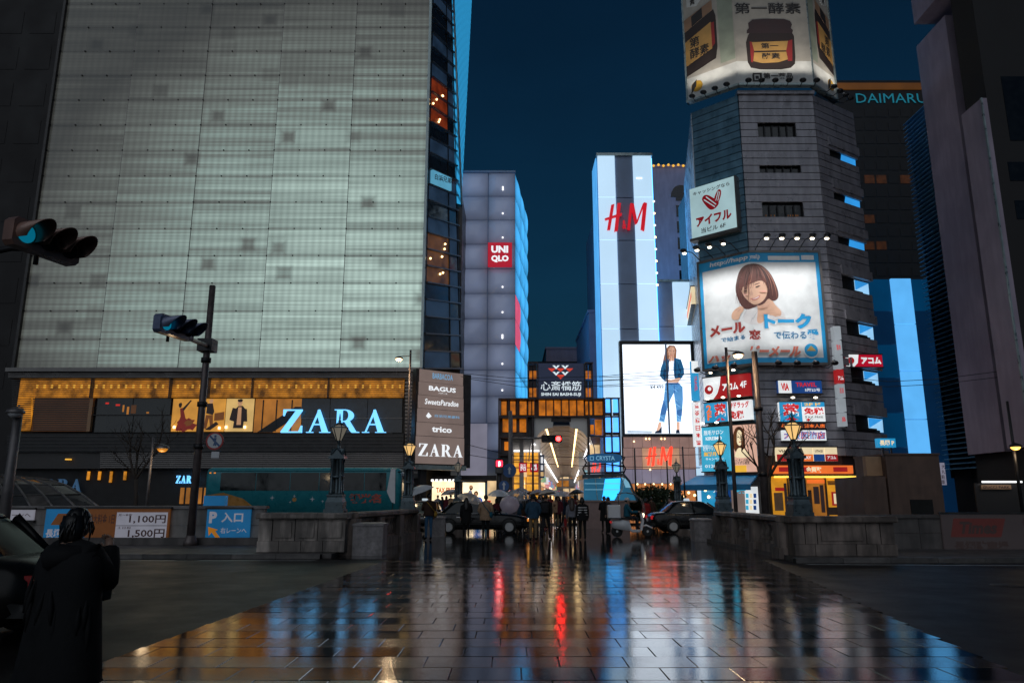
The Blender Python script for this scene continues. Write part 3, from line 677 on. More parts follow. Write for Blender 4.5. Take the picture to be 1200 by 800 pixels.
zbox('corner_louvre_panel', 'louvre_dark', 474.5, 437.5, 491, 560, -.3, .1)
for i in range(28): zbox('corner_louvre', 'louvre_grey', 475, 439 + i * 4.2, 490, 441 + i * 4.2, .1, .2)
zbox('ground_floor', 'dark_wall', 14, 549.2, 492, 600, -.4, -.3)
for x in (102, 115, 128.5, 145): zbox('wall_lamp', 'orange_strip', x - 1.2, 552, x + 1.2, 562 + (x == 128.5) * 3, -.25, -.1); zbox('wall_lamp_cap', 'black_metal', x - 1.6, 550.5, x + 1.6, 551.8, -.3, 0)
serif_word(Z, 'ZARA', zr(40, 561, 96, 576), 'zara_dim', zs, .0, .15)
serif_word(Z, 'ZARA', zr(207, 557, 231, 566), 'zara_blue', zs, .0, .12)
for i in range(5): zbox('shop_window', 'warm_room', 209 + i * 7, 571, 213.5 + i * 7, 590, -.3, -.25)
zbox('ceiling_lamp', 'orange_spot', 81, 537.5, 86, 539, .1, .5)

# glass stair tower at the corner: its right edge leans in towards the top
A0 = at(495.5, 432, 54.1); A1 = Vector((A0.x, A0.y, 55)); B0 = at(539.5, 432, 57.2); Bq = at(528, 0, 57.2); B1 = B0 + (Bq - B0) * ((55 - B0.z) / (Bq.z - B0.z))
ct = thing('glass_corner_tower', 'dark glass corner tower with floors showing between the screen and the blue wall', 'building', (A0.x, A0.y, 0))
def cw(s, z, d=0):
    t = (z - A0.z) / (55 - A0.z); a = Vector((A0.x, A0.y, z)); b = B0 + (B1 - B0) * t; p = a + (b - a) * s; n = Vector((b.y - a.y, -(b.x - a.x), 0)).normalized(); return p + n * d
def cquad(mb, s0, s1, z0, z1, d0, d1):
    mb.hexa([cw(s0, z0, d1), cw(s1, z0, d1), cw(s1, z0, d0), cw(s0, z0, d0), cw(s0, z1, d1), cw(s1, z1, d1), cw(s1, z1, d0), cw(s0, z1, d0)]); return mb
nfl = 33; fh = (55 - A0.z) / nfl
for i in range(nfl):
    z0 = A0.z + i * fh; lit = 15 <= i <= 17; warm = 5 <= i <= 7; sgn = i == 11
    m = 'corner_red' if lit else ('corner_warm' if warm else ('corner_blue' if i % 5 in (0, 3) or sgn else 'window_glass'))
    if 'corner_red' not in MATS: emat('corner_red', srgb(120, 45, 18), .6, var=.5, scale=1.5); emat('corner_warm', srgb(100, 62, 28), .5, var=.6, scale=1.4); emat('corner_blue', srgb(35, 52, 72), .6, var=.4)
    cquad(MB(), .02, .7, z0 + .05, z0 + fh - .05, .0, .05).build('glass_pane', m, ct); cquad(MB(), .71, .98, z0 + .05, z0 + fh - .05, .0, .05).build('glass_pane', 'corner_blue' if i % 3 else 'window_glass', ct)
    cquad(MB(), 0, 1.02, z0 - .05, z0 + .05, -.1, .28).build('floor_band', 'louvre_grey', ct)
for s in (.0, .705, 1.0): cquad(MB(), s - .012, s + .012, A0.z, 55, -.05, .12).build('mullion', 'louvre_dark', ct)
cquad(MB(), .3, .36, A0.z, 55, -.6, -.4).build('inner_column', 'black_metal', ct)
rs = random.Random(5)
for i in (5, 6, 7, 15, 16, 17, 25, 26):
    for k in range(2):
        s = rs.uniform(.1, .6); z = A0.z + (i + rs.uniform(.2, .8)) * fh; c = cw(s, z, .1); MB().ball(c, .09, 6).build('ceiling_lamp', 'warm_dot', ct)
emat('cyan_sign', srgb(90, 160, 190), .8)
i = 11; cquad(MB(), .06, .72, A0.z + i * fh + .1, A0.z + (i + 1) * fh - .1, .1, .35).build('name_panel', 'cyan_sign', ct)
cp_ = Plane(cw(0, 0, .36), cw(1, A0.z, .36) - cw(0, A0.z, .36)); zz0 = A0.z + i * fh
text(cp_, '白浜兄弟歯科', (.45, zz0 + .4, 3.3, zz0 + .9), 'poster_dark', ct, d=.02, bold=.02)
# blue screen wall that leans out over the side street
def led_mat():
    m, N, L, b = _base('led_wall'); geo = N.new('ShaderNodeNewGeometry')
    wv = N.new('ShaderNodeTexWave'); wv.wave_type = 'BANDS'; wv.bands_direction = 'DIAGONAL'; wv.inputs['Scale'].default_value = .55; wv.inputs['Distortion'].default_value = .4
    L.new(geo.outputs['Position'], wv.inputs['Vector'])
    mr = N.new('ShaderNodeMapRange'); mr.inputs[1].default_value = .1; mr.inputs[2].default_value = .5; mr.inputs[3].default_value = .35; mr.inputs[4].default_value = 1.0; L.new(wv.outputs[1], mr.inputs[0])
    L.new(mr.outputs[0], b.inputs['Emission Strength']); b.inputs['Emission Color'].default_value = (*srgb(45, 150, 205), 1); b.inputs['Base Color'].default_value = (.02, .06, .09, 1)
    m.cycles.emission_sampling = 'FRONT'
led_mat()
D0 = at(540.5, 240, 57.4); D1 = at(528.5, -60, 57.4); E0 = at(541, 236, 72); E1 = at(556, -60, 72); off = Vector((.35, .3, 0))
lw = thing('screen_wall', 'tall blue illuminated side wall with dark letters above the side street', 'screen', (D0.x, D0.y, 0))
mb = MB(); mb.hexa([D0, E0, E0 - off, D0 - off, D1, E1, E1 - off, D1 - off]); mb.build('screen', 'led_wall', lw)
wp = lambda s, t, d: (lambda a, b: a + (b - a) * s + Vector((d, -d * .2, 0)))(D0 + (D1 - D0) * t, E0 + (E1 - E0) * t)
for ch, t0, t1 in (('O', .03, .18), ('L', .22, .36), ('O', .38, .55), ('Z', .58, .70), ('Z', .74, .84), ('O', .88, .985)):
    vs_, fs_ = text_mesh(ch, .02); x0 = min(p[0] for p in vs_); x1 = max(p[0] for p in vs_); y0 = min(p[1] for p in vs_); y1 = max(p[1] for p in vs_)
    MB().add([wp(lerp(.25, .72, (p[1] - y0) / (y1 - y0)), lerp(t1, t0, (p[0] - x0) / (x1 - x0)), .08) for p in vs_], fs_).build('letter', 'poster_dark', lw)
mb = MB(); mb.path([D0 + Vector((.05, -.1, 0)), D1 + Vector((.05, -.1, 0))], .1, 6); mb.build('edge_tube', 'edge_trim', lw)
# the wall below it, seen edge-on
mb = MB(); q0 = at(541, 432, 58); mb.hexa([(q0.x - 3, 57.6, 4.4), (q0.x - .1, 57.6, 4.4), (q0.x + .1, 80, 4.4), (q0.x - 3, 80, 4.4), (q0.x - 3, 57.6, 30), (q0.x - .1, 57.6, 26), (q0.x + .1, 80, 26), (q0.x - 3, 80, 30)]); mb.build('side_wall', 'louvre_dark', lw)

# tenant sign at the corner
p0 = at(490, 490, 52.0); p1 = at(541, 490, 54.2); SG = Plane.through(p0, p1)
st = thing('tenant_sign', 'tall brown tenant sign board with six white shop names at the corner', 'sign', (p0.x, p0.y, 0))
uu1 = (Vector((p1.x, p1.y, 0)) - Vector((p0.x, p0.y, 0))).length; vt = SG.uv(491, 432)[1]; vb = SG.uv(489, 543)[1]
rows = [0, .135, .277, .42, .565, .71, 1.0]; words = ['BARBACOA', 'BAGUS', 'SweetsParadise', '白浜兄弟歯科', 'trico', 'ZARA']
for k, wd in enumerate(words):
    a = vt + (vb - vt) * rows[k]; b = vt + (vb - vt) * rows[k + 1]; w = uu1 + k * .035
    pn = MB().pbox(SG, -.03 * k, b + .02, w, a - .02, .0, .12).build('name_board', 'sign_brown', st)
    h = a - b
    if wd == 'ZARA': serif_word(SG, 'ZARA', (.02, b + h * .28, w - .15, b + h * .72), 'letter_white', pn, .12, .17)
    elif k == 3:
        text(SG, wd, (w * .34, b + h * .42, w * .9, b + h * .62), 'letter_blue', pn, d=.14, bold=.01)
        MB().poly(SG, [(w * .2, b + h * .3), (w * .27, b + h * .45), (w * .2, b + h * .72), (w * .15, b + h * .45)], .12, .15).build('emblem', 'letter_white', pn)
    else:
        l, r_ = {0: (.28, .75), 1: (.2, .82), 2: (.12, .88), 4: (.28, .72)}[k]
        text(SG, wd, (w * l, b + h * (.32 if k != 1 else .38), w * r_, b + h * (.78 if k == 0 else .74)), 'letter_blue' if k == 0 else 'letter_white', pn, d=.14, bold=.03 if k in (1, 4) else .012, shear=.1 if k == 2 else 0)
        if k == 1: text(SG, 'バグース', (w * .42, b + h * .18, w * .62, b + h * .30), 'letter_white', pn, d=.14)
MB().pbox(SG, -.25, vb - .2, uu1 + .8, vt, -.5, -.01).build('sign_frame', 'louvre_dark', st)
MB().pbox(SG, -.2, vb - .4, uu1 + .3, vb - .08, -.1, .25).build('bottom_rail', 'edge_trim', st)
MB().pbox(SG, .4, 0, .9, vb - .3, -.5, -.2).build('post', 'louvre_dark', st)

# ------------------------------------------------------------------ quilted white store building
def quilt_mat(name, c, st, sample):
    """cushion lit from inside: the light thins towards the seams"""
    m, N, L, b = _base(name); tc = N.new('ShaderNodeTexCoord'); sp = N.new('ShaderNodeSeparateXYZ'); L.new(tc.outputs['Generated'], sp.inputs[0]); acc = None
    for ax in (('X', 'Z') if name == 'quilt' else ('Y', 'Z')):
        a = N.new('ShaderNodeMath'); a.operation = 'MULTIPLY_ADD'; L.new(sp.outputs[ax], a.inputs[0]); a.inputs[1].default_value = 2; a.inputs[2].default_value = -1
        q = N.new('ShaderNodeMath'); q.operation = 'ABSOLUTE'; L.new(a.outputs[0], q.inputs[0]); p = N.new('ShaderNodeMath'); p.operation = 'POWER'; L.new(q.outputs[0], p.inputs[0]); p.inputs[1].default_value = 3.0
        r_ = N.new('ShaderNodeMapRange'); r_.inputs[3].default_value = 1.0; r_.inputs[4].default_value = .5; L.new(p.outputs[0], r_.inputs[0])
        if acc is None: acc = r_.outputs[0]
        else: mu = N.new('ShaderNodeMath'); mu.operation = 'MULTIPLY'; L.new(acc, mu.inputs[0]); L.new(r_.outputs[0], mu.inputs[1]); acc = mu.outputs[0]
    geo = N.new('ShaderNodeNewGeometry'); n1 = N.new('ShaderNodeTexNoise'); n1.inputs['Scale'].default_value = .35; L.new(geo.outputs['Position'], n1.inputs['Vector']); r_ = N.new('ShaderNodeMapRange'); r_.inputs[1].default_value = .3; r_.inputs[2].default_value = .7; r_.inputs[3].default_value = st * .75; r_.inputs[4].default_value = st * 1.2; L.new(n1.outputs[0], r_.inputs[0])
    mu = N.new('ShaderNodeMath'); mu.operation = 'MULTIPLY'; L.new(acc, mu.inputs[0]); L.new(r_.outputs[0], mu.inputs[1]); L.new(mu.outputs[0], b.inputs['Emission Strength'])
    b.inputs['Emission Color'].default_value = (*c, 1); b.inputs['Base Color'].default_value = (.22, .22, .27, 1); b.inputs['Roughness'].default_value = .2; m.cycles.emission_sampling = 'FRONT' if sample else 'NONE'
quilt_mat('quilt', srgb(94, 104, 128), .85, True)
quilt_mat('quilt_blue', srgb(60, 155, 215), 1.5, True); emat('quilt_pink', srgb(225, 90, 120), .9)
emat('lamp_strip', srgb(255, 255, 255), 1.6); emat('uniqlo_red', srgb(170, 10, 38), .9, var=.05, sample=True)
U = front(62.0); ql = U.uv(539, 330)[0] - .6; qm = U.uv(571.5, 330)[0]; qr = U.uv(603.5, 330)[0]; qt = U.uv(575, 203)[1]; rh = (qt - U.uv(575, 433.7)[1]) / 8
ub = thing('quilted_store', 'tall grey store building with quilted facade panels and a red square logo', 'building', (qm, 62, 0))
MB().box(ql + .05, 62.3, 3.4, qr - .05, 90, qt).build('building_mass', 'panel_grey_blue', ub)
def pillow(pl, u0, v0, u1, v1, d0, dp, n=7):
    mb = MB(); vs = []
    for j in range(n + 1):
        for i in range(n + 1):
            s, t = i / n, j / n; e = (1 - abs(2 * s - 1) ** 2.6) * (1 - abs(2 * t - 1) ** 2.6)
            vs.append(pl.w(lerp(u0, u1, s), lerp(v0, v1, t), d0 + dp * e))
    fs = [(j * (n + 1) + i, j * (n + 1) + i + 1, (j + 1) * (n + 1) + i + 1, (j + 1) * (n + 1) + i) for j in range(n) for i in range(n)]
    return mb.add(vs, fs, 0, True)
nr = int((qt - 4.2) / rh)
for k in range(nr):
    v1 = qt - k * rh; v0 = v1 - rh
    for c, (a, b) in enumerate(((ql, qm - .03), (qm + .03, qr))):
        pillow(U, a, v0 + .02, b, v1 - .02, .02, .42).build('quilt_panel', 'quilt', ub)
    u = lerp(qm, qr, .55); MB().pbox(U, u - .07, v0 + rh * .18, u + .06, v0 + rh * (.24 if k % 3 else .34), .42, .5).build('facade_lamp', 'lamp_strip', ub)
MB().pbox(U, ql - .1, qt, qr + .05, qt + .2, -.3, .15).build('parapet', 'panel_grey_blue', ub)
SDE = Plane((qr + .02, 62.1, 0), (.12, 1, 0))
for k in range(nr):
    v1 = qt - k * rh; v0 = v1 - rh
    for q in range(3):
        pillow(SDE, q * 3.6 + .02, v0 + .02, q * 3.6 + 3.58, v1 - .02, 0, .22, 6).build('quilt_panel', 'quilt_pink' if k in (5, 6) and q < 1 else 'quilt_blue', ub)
r = U.rect(572, 287, 600, 314); lg = MB().pbox(U, *r, .2, .62).build('logo_board', 'uniqlo_red', ub)
u0, v0, u1, v1 = r; hh = v1 - v0
text(U, 'UNI', (lerp(u0, u1, .14), v0 + hh * .55, lerp(u0, u1, .84), v0 + hh * .86), 'letter_white', lg, d=.65, bold=.05); text(U, 'QLO', (lerp(u0, u1, .14), v0 + hh * .14, lerp(u0, u1, .86), v0 + hh * .45), 'letter_white', lg, d=.65, bold=.05)
# tax free shop at its foot
emat('shop_white', srgb(255, 225, 180), 1.6, var=.25, scale=1.2, sample=True); emat('shop_cream', srgb(235, 200, 150), .8, var=.3, scale=1.5); emat('tax_orange', srgb(190, 90, 50), .8)
emat('pale_panel', srgb(140, 138, 156), .62)
tf = thing('tax_free_shop', 'bright shop front with tax free lettering and a big portrait poster', 'shop', (U.uv(540, 580)[0], 61.4, 0)); T = front(61.4)
MB().pbox(T, *T.rect(508, 557, 592, 563), -.3, .5).build('canopy', 'louvre_dark', tf); MB().pbox(T, *T.rect(506, 563.2, 534, 600), -.3, -.1).build('shop_window', 'shop_white', tf); MB().pbox(T, *T.rect(571, 563.2, 586, 600), -.3, -.1).build('shop_window', 'shop_cream', tf)
pt = MB().pbox(T, *T.rect(542, 565, 568, 592), -.3, -.05).build('poster', 'shop_white', tf)
mb = MB()
for k, (x, y, rx, ry, m) in enumerate(((552, 571, 2.2, 3, 1), (552, 570.2, 1.6, 2, 2), (551, 580, 3, 6, 3), (558, 578, 2.6, 3, 1), (558, 579, 1.8, 2.4, 2), (560, 587, 5.5, 5, 4))):
    c = T.uv(x, y); s = (T.uv(x + 1, y)[0] - c[0]); mb.poly(T, blob(c[0], c[1], rx * s, ry * s, 12, .08, k), -.05, -.04 + .004 * k, m)
emat('print_blue', srgb(40, 100, 190), .8); mb.build('printed_figure', ['shop_white', 'poster_dark', 'poster_skin', 'pale_panel', 'print_blue'], pt)
text(T, 'TAX FREE', T.rect(511, 571, 533, 577), 'tax_orange', tf, d=.0, bold=.04)
MB().pbox(T, *T.rect(534.5, 563.2, 541.5, 600), -.3, .0).build('pillar', 'louvre_dark', tf)
for i in range(6): MB().pbox(T, *T.rect(506 + i * 5, 561.5, 509 + i * 5, 564), .5, .6).build('strip_lamp', 'lamp_strip', tf)
MB().pbox(T, *T.rect(571, 586, 575, 591), -.1, .0).build('red_sign', 'red_neon', tf)
MB().pbox(U, *U.rect(541, 497, 571, 557), .45, .62).build('lower_panel', 'pale_panel', ub)

# dark tower at the left edge
d_ = Vector((ux0 - .5, 54.6, 0))
lb = thing('dark_office_tower', 'unlit office tower at the left edge of the view', 'building', (d_.x, 54.6, 0))
MB().box(d_.x - 40, 54.6, 0, d_.x, 70, 62).build('building_mass', 'tower_dark', lb); DK = front(54.6)
for r in range(17):
    for c in range(5): MB().pbox(DK, d_.x - 2.9 - c * 2.7, 3 + r * 3.3, d_.x - .9 - c * 2.7, 5 + r * 3.3, -.02, .03).build('window', 'tower_dark', lb)
# ------------------------------------------------------------------ covered shopping street and its gate
emat('gate_orange', srgb(225, 125, 20), .48, var=.6, scale=1.7, sample=True); emat('gate_glass', srgb(75, 155, 245), 2.2, var=.15, sample=True); emat('gate_sign', srgb(26, 34, 58), .7, var=.1, base=(.02, .025, .04))
emat('sign_text', srgb(215, 228, 235), .95, var=.03); emat('sign_red', srgb(205, 60, 40), .9); emat('vault_lamp', srgb(250, 252, 255), 6.0, sample=True)
pmat('vault_pale', (.66, .64, .62), .5, var=.1, scale=.6); pmat('vault_mid', (.48, .45, .43), .5, var=.12); pmat('vault_dark', (.2, .17, .155), .5, var=.12); pmat('gate_frame', (.045, .032, .035), .45, metal=.3)
emat('shop_gold', srgb(235, 165, 55), .9, var=.4, scale=2.5, sample=True)
G = front(57.0)
gt = thing('arcade_gate', 'arcade gateway with a dark name sign over orange lit panels and an arched opening', 'gate', (at(655, 600, 57).x, 57, 0))
def gr(x0, y0, x1, y1): return G.rect(x0, y0, x1, y1)
def gbox(name, m, x0, y0, x1, y1, d0, d1, par=None, pl=None):
    p = pl or G; return MB().pbox(p, *p.rect(x0, y0, x1, y1), d0, d1).build(name, m, par or gt)
sb = gbox('name_board', 'gate_sign', 631, 426, 684, 466.5, -.1, .2)
text(G, '心斎橋筋', gr(633.5, 447, 681, 458), 'sign_text', sb, d=.22, bold=.008); text(G, 'SHIN SAI BASHI-SUJI', gr(634, 460.3, 680.5, 465), 'sign_text', sb, d=.22, bold=.03)
def chev(x, y, w, h, m, nm='emblem'):
    p = [(x - w, y), (x - w * .35, y), (x, y + h * .45), (x + w * .35, y), (x + w, y), (x, y + h)]; MB().poly(G, [G.uv(*q) for q in p], .2, .225).build(nm, m, sb)
for x, y in ((651.5, 428.5), (662, 428.5), (651.5, 436), (662, 436)): chev(x, y, 4.3, 4.5, 'sign_text')
for x, y, w, h in ((646.5, 432, 4.5, 4.2), (656.7, 432, 5, 4.2), (667, 432, 4.5, 4.2), (656.7, 439.5, 5, 5.2)): MB().poly(G, [G.uv(x - w, y), G.uv(x + w, y), G.uv(x, y + h)], .2, .222).build('emblem', 'sign_red', sb)
def frame(x0, y0, x1, y1, t=1.3, d0=-.5, d1=.35):
    mb = MB()
    for q in ((x0, y0, x1, y0 + t), (x0, y1 - t, x1, y1), (x0, y0 + t + .03, x0 + t, y1 - t - .03), (x1 - t, y0 + t + .03, x1, y1 - t - .03)): mb.pbox(G, *gr(*q), d0, d1)
    return mb.build('frame', 'gate_frame', gt)
for x0, x1 in ((618.2, 630.6), (684.4, 694.5)):
    frame(x0, 425, x1, 467)
    n = 2
    for k in range(n):
        a = lerp(x0 + 1.6, x1 - 1.2, k / n); b = lerp(x0 + 1.6, x1 - 1.2, (k + 1) / n)
        for ya, yb in ((427, 443), (446, 464.5)):
            gbox('lit_slot', 'gate_orange', a + .6, lerp(ya, yb, .45), b - .8, yb, -.3, -.1); gbox('slot_panel', 'gate_frame', a + .6, ya, b - .8, lerp(ya, yb, .44), -.3, -.12)
frame(584, 466.8, 709, 489, 1.6); frame(626, 466.9, 690, 488.8, 1.0, -.4, .3)
for k in range(6):
    a = 631 + k * 9.0; gbox('lit_panel', 'gate_orange', a + .7, 469, a + 8.0, 486.5, -.3, -.05); gbox('mullion', 'gate_frame', a - .4, 468.5, a + .4, 487, -.1, .28)
for x0, x1 in ((587.5, 593.5), (598, 604), (609, 617), (619.5, 622.5), (624, 627), (686.5, 689), (691.5, 693.8), (697, 706)): gbox('lit_panel', 'gate_orange', x0, 470, x1, 485.5, -.3, -.05)
for x in (596, 606.5, 695): gbox('mullion', 'gate_frame', x - .6, 468.5, x + .6, 487, -.1, .28)
frame(584, 489.1, 618, 512, 1.3); frame(584, 512.1, 601, 534, 1.2); frame(690, 489.1, 709, 512, 1.2)
gbox('back_wall', 'louvre_dark', 586, 489, 626, 512, -.6, -.5); gbox('back_wall', 'louvre_dark', 586, 512.2, 599, 600, -.6, -.5); gbox('back_wall', 'louvre_dark', 586, 468, 709, 488.8, -.65, -.55)
for x0, x1, y0, y1 in ((589, 596, 490.5, 505.5), (601, 605, 490.5, 505.5), (609, 617, 490.5, 505.5), (591, 596.5, 517, 527), (691.5, 696.5, 497, 508), (698, 706, 491, 509)): gbox('lit_panel', 'gate_orange', x0, y0, x1, y1, -.5, -.3)
for r, (y0, y1) in enumerate(((467.5, 487), (489, 510), (512, 533), (535, 556))):
    for c, (x0, x1) in enumerate(((709.8, 716.8), (718.5, 726))): gbox('glass_pane', 'gate_glass', x0 + .2, y0, x1 - .2, y1 - 4, -.2, -.1); gbox('rail_box', 'gate_frame', x0, y1 - 3.8, x1, y1 - .6, -.25, .0)
mb = MB()
for x in (708.8, 717.4, 726.8): mb.pbox(G, *gr(x - .8, 466, x + .8, 600), -.35, .2)
for y in (466.6, 488, 511, 534, 557): mb.pbox(G, *gr(709.8, y - .7, 726, y + .7), -.33, .18)
mb.build('glass_grid', 'gate_frame', gt)
mb = MB()
for x in (584.8, 624.5): mb.pbox(G, *gr(x - 1.1, 489, x + 1.1, 600), -.5, .2)
mb.pbox(G, *gr(689, 489, 691, 600), -.5, .2); mb.build('gate_post', 'gate_frame', gt)
# arched opening: pale spandrels with curved inner corners
a0, v_top = G.uv(626, 489); a1, _ = G.uv(690, 489); vsp = G.uv(658, 520)[1]
cxm = (a0 + a1) / 2
for sgn, xa in ((1, a0), (-1, a1)):
    w = (a1 - a0) * .36; pts = [(xa, v_top), (xa, vsp)]
    for k in range(9):
        t = k / 8; ang = R(180 - 90 * t); pts.append((xa + sgn * (w * (1 + math.cos(ang)) * .9 + .06), vsp + (v_top - vsp) * .62 * math.sin(ang)))
    pts.append((xa + sgn * w, v_top)); MB().poly(G, pts, -.3, -.05).build('spandrel', 'vault_pale', gt)
gbox('arch_crown', 'gate_frame', 646, 489, 669, 494, -.35, .0)
# vault: each bay a ring of the ceiling, running away down the street
vt_ = thing('arcade_vault', 'long curved arcade ceiling with rows of lamps over the shopping street', 'roof', (cxm, 58, 0))
AX = lambda y: cxm + (y - 57) * .074
prof = [(-2.55, 4.4), (-2.5, 5.4), (-2.2, 6.3), (-1.55, 6.9), (-1.2, 7.05), (-1.1, 6.9), (-.6, 7.15), (.6, 7.15), (1.1, 6.9), (1.2, 7.05), (1.55, 6.9), (2.2, 6.3), (2.5, 5.4), (2.55, 4.4)]
BAY = 5.0
for k in range(28):
    y0 = 57.3 + k * BAY; y1 = y0 + BAY
    mb = MB()
    for i in range(len(prof) - 1):
        m = [0, 0, 1, 1, 2, 2, 2, 2, 2, 1, 1, 0, 0][i]
        (xa, za), (xb, zb) = prof[i], prof[i + 1]
        mb.quad((AX(y0) + xa, y0, za), (AX(y0) + xb, y0, zb), (AX(y1) + xb, y1, zb), (AX(y1) + xa, y1, za), m)
    mb.build('vault_bay', ['vault_pale', 'vault_mid', 'vault_dark'], vt_)
    rb = MB(); rb.path([(AX(y0) + x, y0, z - .03) for x, z in prof], .035, 5); rb.build('rib', 'vault_mid', vt_)
    for s in (-1, 1):
        rb = MB(); rb.path([(AX(y0 + .4) + s * 2.13, y0 + .4, 5.75), (AX(y1 - .4) + s * 2.13, y1 - .4, 5.75)], .05, 6); rb.build('tube_lamp', 'vault_lamp', vt_)
        if k < 14:
            for q in range(3):
                yy = y0 + q * BAY / 3; MB().box(AX(yy) + s * 1.16 - .06, yy, 6.8, AX(yy) + s * 1.16 + .06, yy + .5, 6.92).build('spot_lamp', 'warm_dot', vt_)
# shops down both sides
rs = random.Random(11)
cols = ['shop_white', 'shop_gold', 'shop_cream', 'warm_room']
sgn_cols = [srgb(200, 30, 40), srgb(40, 110, 190), srgb(230, 230, 235), srgb(230, 170, 40), srgb(40, 150, 170), srgb(210, 80, 110), srgb(90, 160, 90)]
for i, c in enumerate(sgn_cols): emat('shop_sign_%d' % i, [lerp(x, .5, .35) for x in c], .8, var=.25, scale=2)
sgn_names = ['red', 'blue', 'white', 'yellow', 'teal', 'pink', 'green']
ordn = ['nearest', 'second', 'third', 'fourth', 'fifth', 'sixth', 'seventh', 'eighth', 'ninth', 'tenth']
for side, sname in ((-1, 'left'), (1, 'right')):
    for k in range(10):
        y0 = 58.0 + k * 12; y1 = y0 + 12; xw = lambda y: AX(y) + side * 2.9
        t = thing('arcade_shop', '%s shop along the %s side of the covered street' % (ordn[k], sname), 'shop', (xw(y0), y0, 0), 'shops lining the covered street')
        def qb(name, m, ya, yb, z0, z1, d0, d1):
            mb = MB(); mb.hexa([(xw(ya) - side * d1, ya, z0), (xw(yb) - side * d1, yb, z0), (xw(yb) - side * d0, yb, z0), (xw(ya) - side * d0, ya, z0), (xw(ya) - side * d1, ya, z1), (xw(yb) - side * d1, yb, z1), (xw(yb) - side * d0, yb, z1), (xw(ya) - side * d0, ya, z1)]); return mb.build(name, m, t)
        qb('wall', 'vault_mid', y0 + .02, y1 - .02, 0.12, 9, -.4, -.1); qb('window', cols[(k + (side > 0)) % 4], y0 + .5, y1 - .5, .3, 3.0, -.1, -.02); qb('fascia', ['shop_sign_2', 'shop_white', 'shop_sign_1', 'shop_cream', 'shop_sign_0'][rs.randrange(5)], y0 + .3, y1 - .3, 3.25, 3.65, -.1, .12)
        qb('upper_window', 'warm_room' if k % 2 else 'gate_glass', y0 + 1, y1 - 1, 4.3, 6.2, -.1, -.03)
        ci = (k * 3 + (side > 0)) % 7
        s = thing('blade_sign', '%s hanging sign %s along the %s side of the covered street' % (sgn_names[ci], ordn[k], sname), 'sign', (xw(y0 + 3) - side * .7, y0 + 3, 0), 'hanging shop signs in the covered street')
        MB().box(min(xw(y0 + 3) - side * .85, xw(y0 + 3) - side * .3), y0 + 2.95, 3.4, max(xw(y0 + 3) - side * .85, xw(y0 + 3) - side * .3), y0 + 3.2, 4.0 + .3 * (k % 2)).build('panel', 'shop_sign_%d' % ci, s)
        MB().box(min(xw(y0 + 3) - side * .3, xw(y0 + 3)), y0 + 3.0, 4.0, max(xw(y0 + 3) - side * .3, xw(y0 + 3)), y0 + 3.1, 4.1).build('bracket', 'black_metal', s)
ew = thing('arcade_end_building', 'warm lit building closing the far end of the covered street', 'building', (AX(200), 200, 0)); MB().box(AX(200) - 9, 200, 0, AX(200) + 9, 206, 14).build('wall', 'vault_mid', ew)
for i in range(5):
    for j in range(4): MB().box(AX(200) - 4.6 + i * 1.9, 199.9, .5 + j * 2.1, AX(200) - 3.1 + i * 1.9, 199.98, 2.1 + j * 2.1).build('lit_window', ['shop_cream', 'warm_room', 'shop_cream', 'vault_pale', 'warm_room'][(i * 2 + j) % 5], ew)
# golden store front left of the opening with two red logo squares
S = front(58.3)
gs = thing('golden_store', 'golden lit store front with two red logo squares left of the arcade', 'shop', (S.uv(615, 580)[0], 58.3, 0))
gbox('back_wall', 'vault_mid', 600, 513, 634, 600, -.6, -.3, gs, S)
for c in range(4):
    for r in range(6): gbox('lit_window', 'shop_gold', 602.5 + c * 7.4, 530 + r * 9.3, 608.6 + c * 7.4, 537.4 + r * 9.3, -.3, -.2, gs, S)
gbox('lamp_row', 'lamp_strip', 602, 527.2, 632, 528.8, -.2, .1, gs, S)
for x0, x1, tx in ((608, 617.5, 'ユニ\nクロ'), (621, 630.5, 'UNI\nQLO')):
    b = gbox('logo_board', 'uniqlo_red', x0, 542.5, x1, 553, .1, .4, gs, S)
    text(S, tx, S.rect(x0 + 1.3, 544, x1 - 1.3, 551.5), 'letter_white', b, d=.42, bold=.05)
vsn = thing('blade_sign', 'white and navy vertical sign beside the red logo squares', 'sign', (S.uv(635, 560)[0], 58, 0))
gbox('panel', 'gate_sign', 632, 533, 637.5, 560, .3, .6, vsn, S); gbox('white_strip', 'shop_sign_2', 633.4, 535, 636, 543, .6, .64, vsn, S); gbox('white_strip', 'shop_sign_2', 633.4, 545, 636, 551, .6, .64, vsn, S); gbox('yellow_strip', 'shop_sign_3', 633.2, 553, 636.6, 558, .6, .64, vsn, S)
# stores right of the opening, behind the glass hood
hs = thing('arcade_corner_store', 'lit corner store with a small red logo right of the arcade opening', 'shop', (S.uv(705, 570)[0], 58.3, 0))
gbox('back_wall', 'vault_mid', 691, 512, 727, 600, -.6, -.3, hs, S); gbox('lit_window', 'shop_cream', 692, 521, 703, 532, -.3, -.2, hs, S); gbox('lit_window', 'gate_glass', 712, 520, 726, 556, -.3, -.2, hs, S)
hb = gbox('logo_board', 'pale_panel', 691, 540, 711, 556, -.2, .1, hs, S)

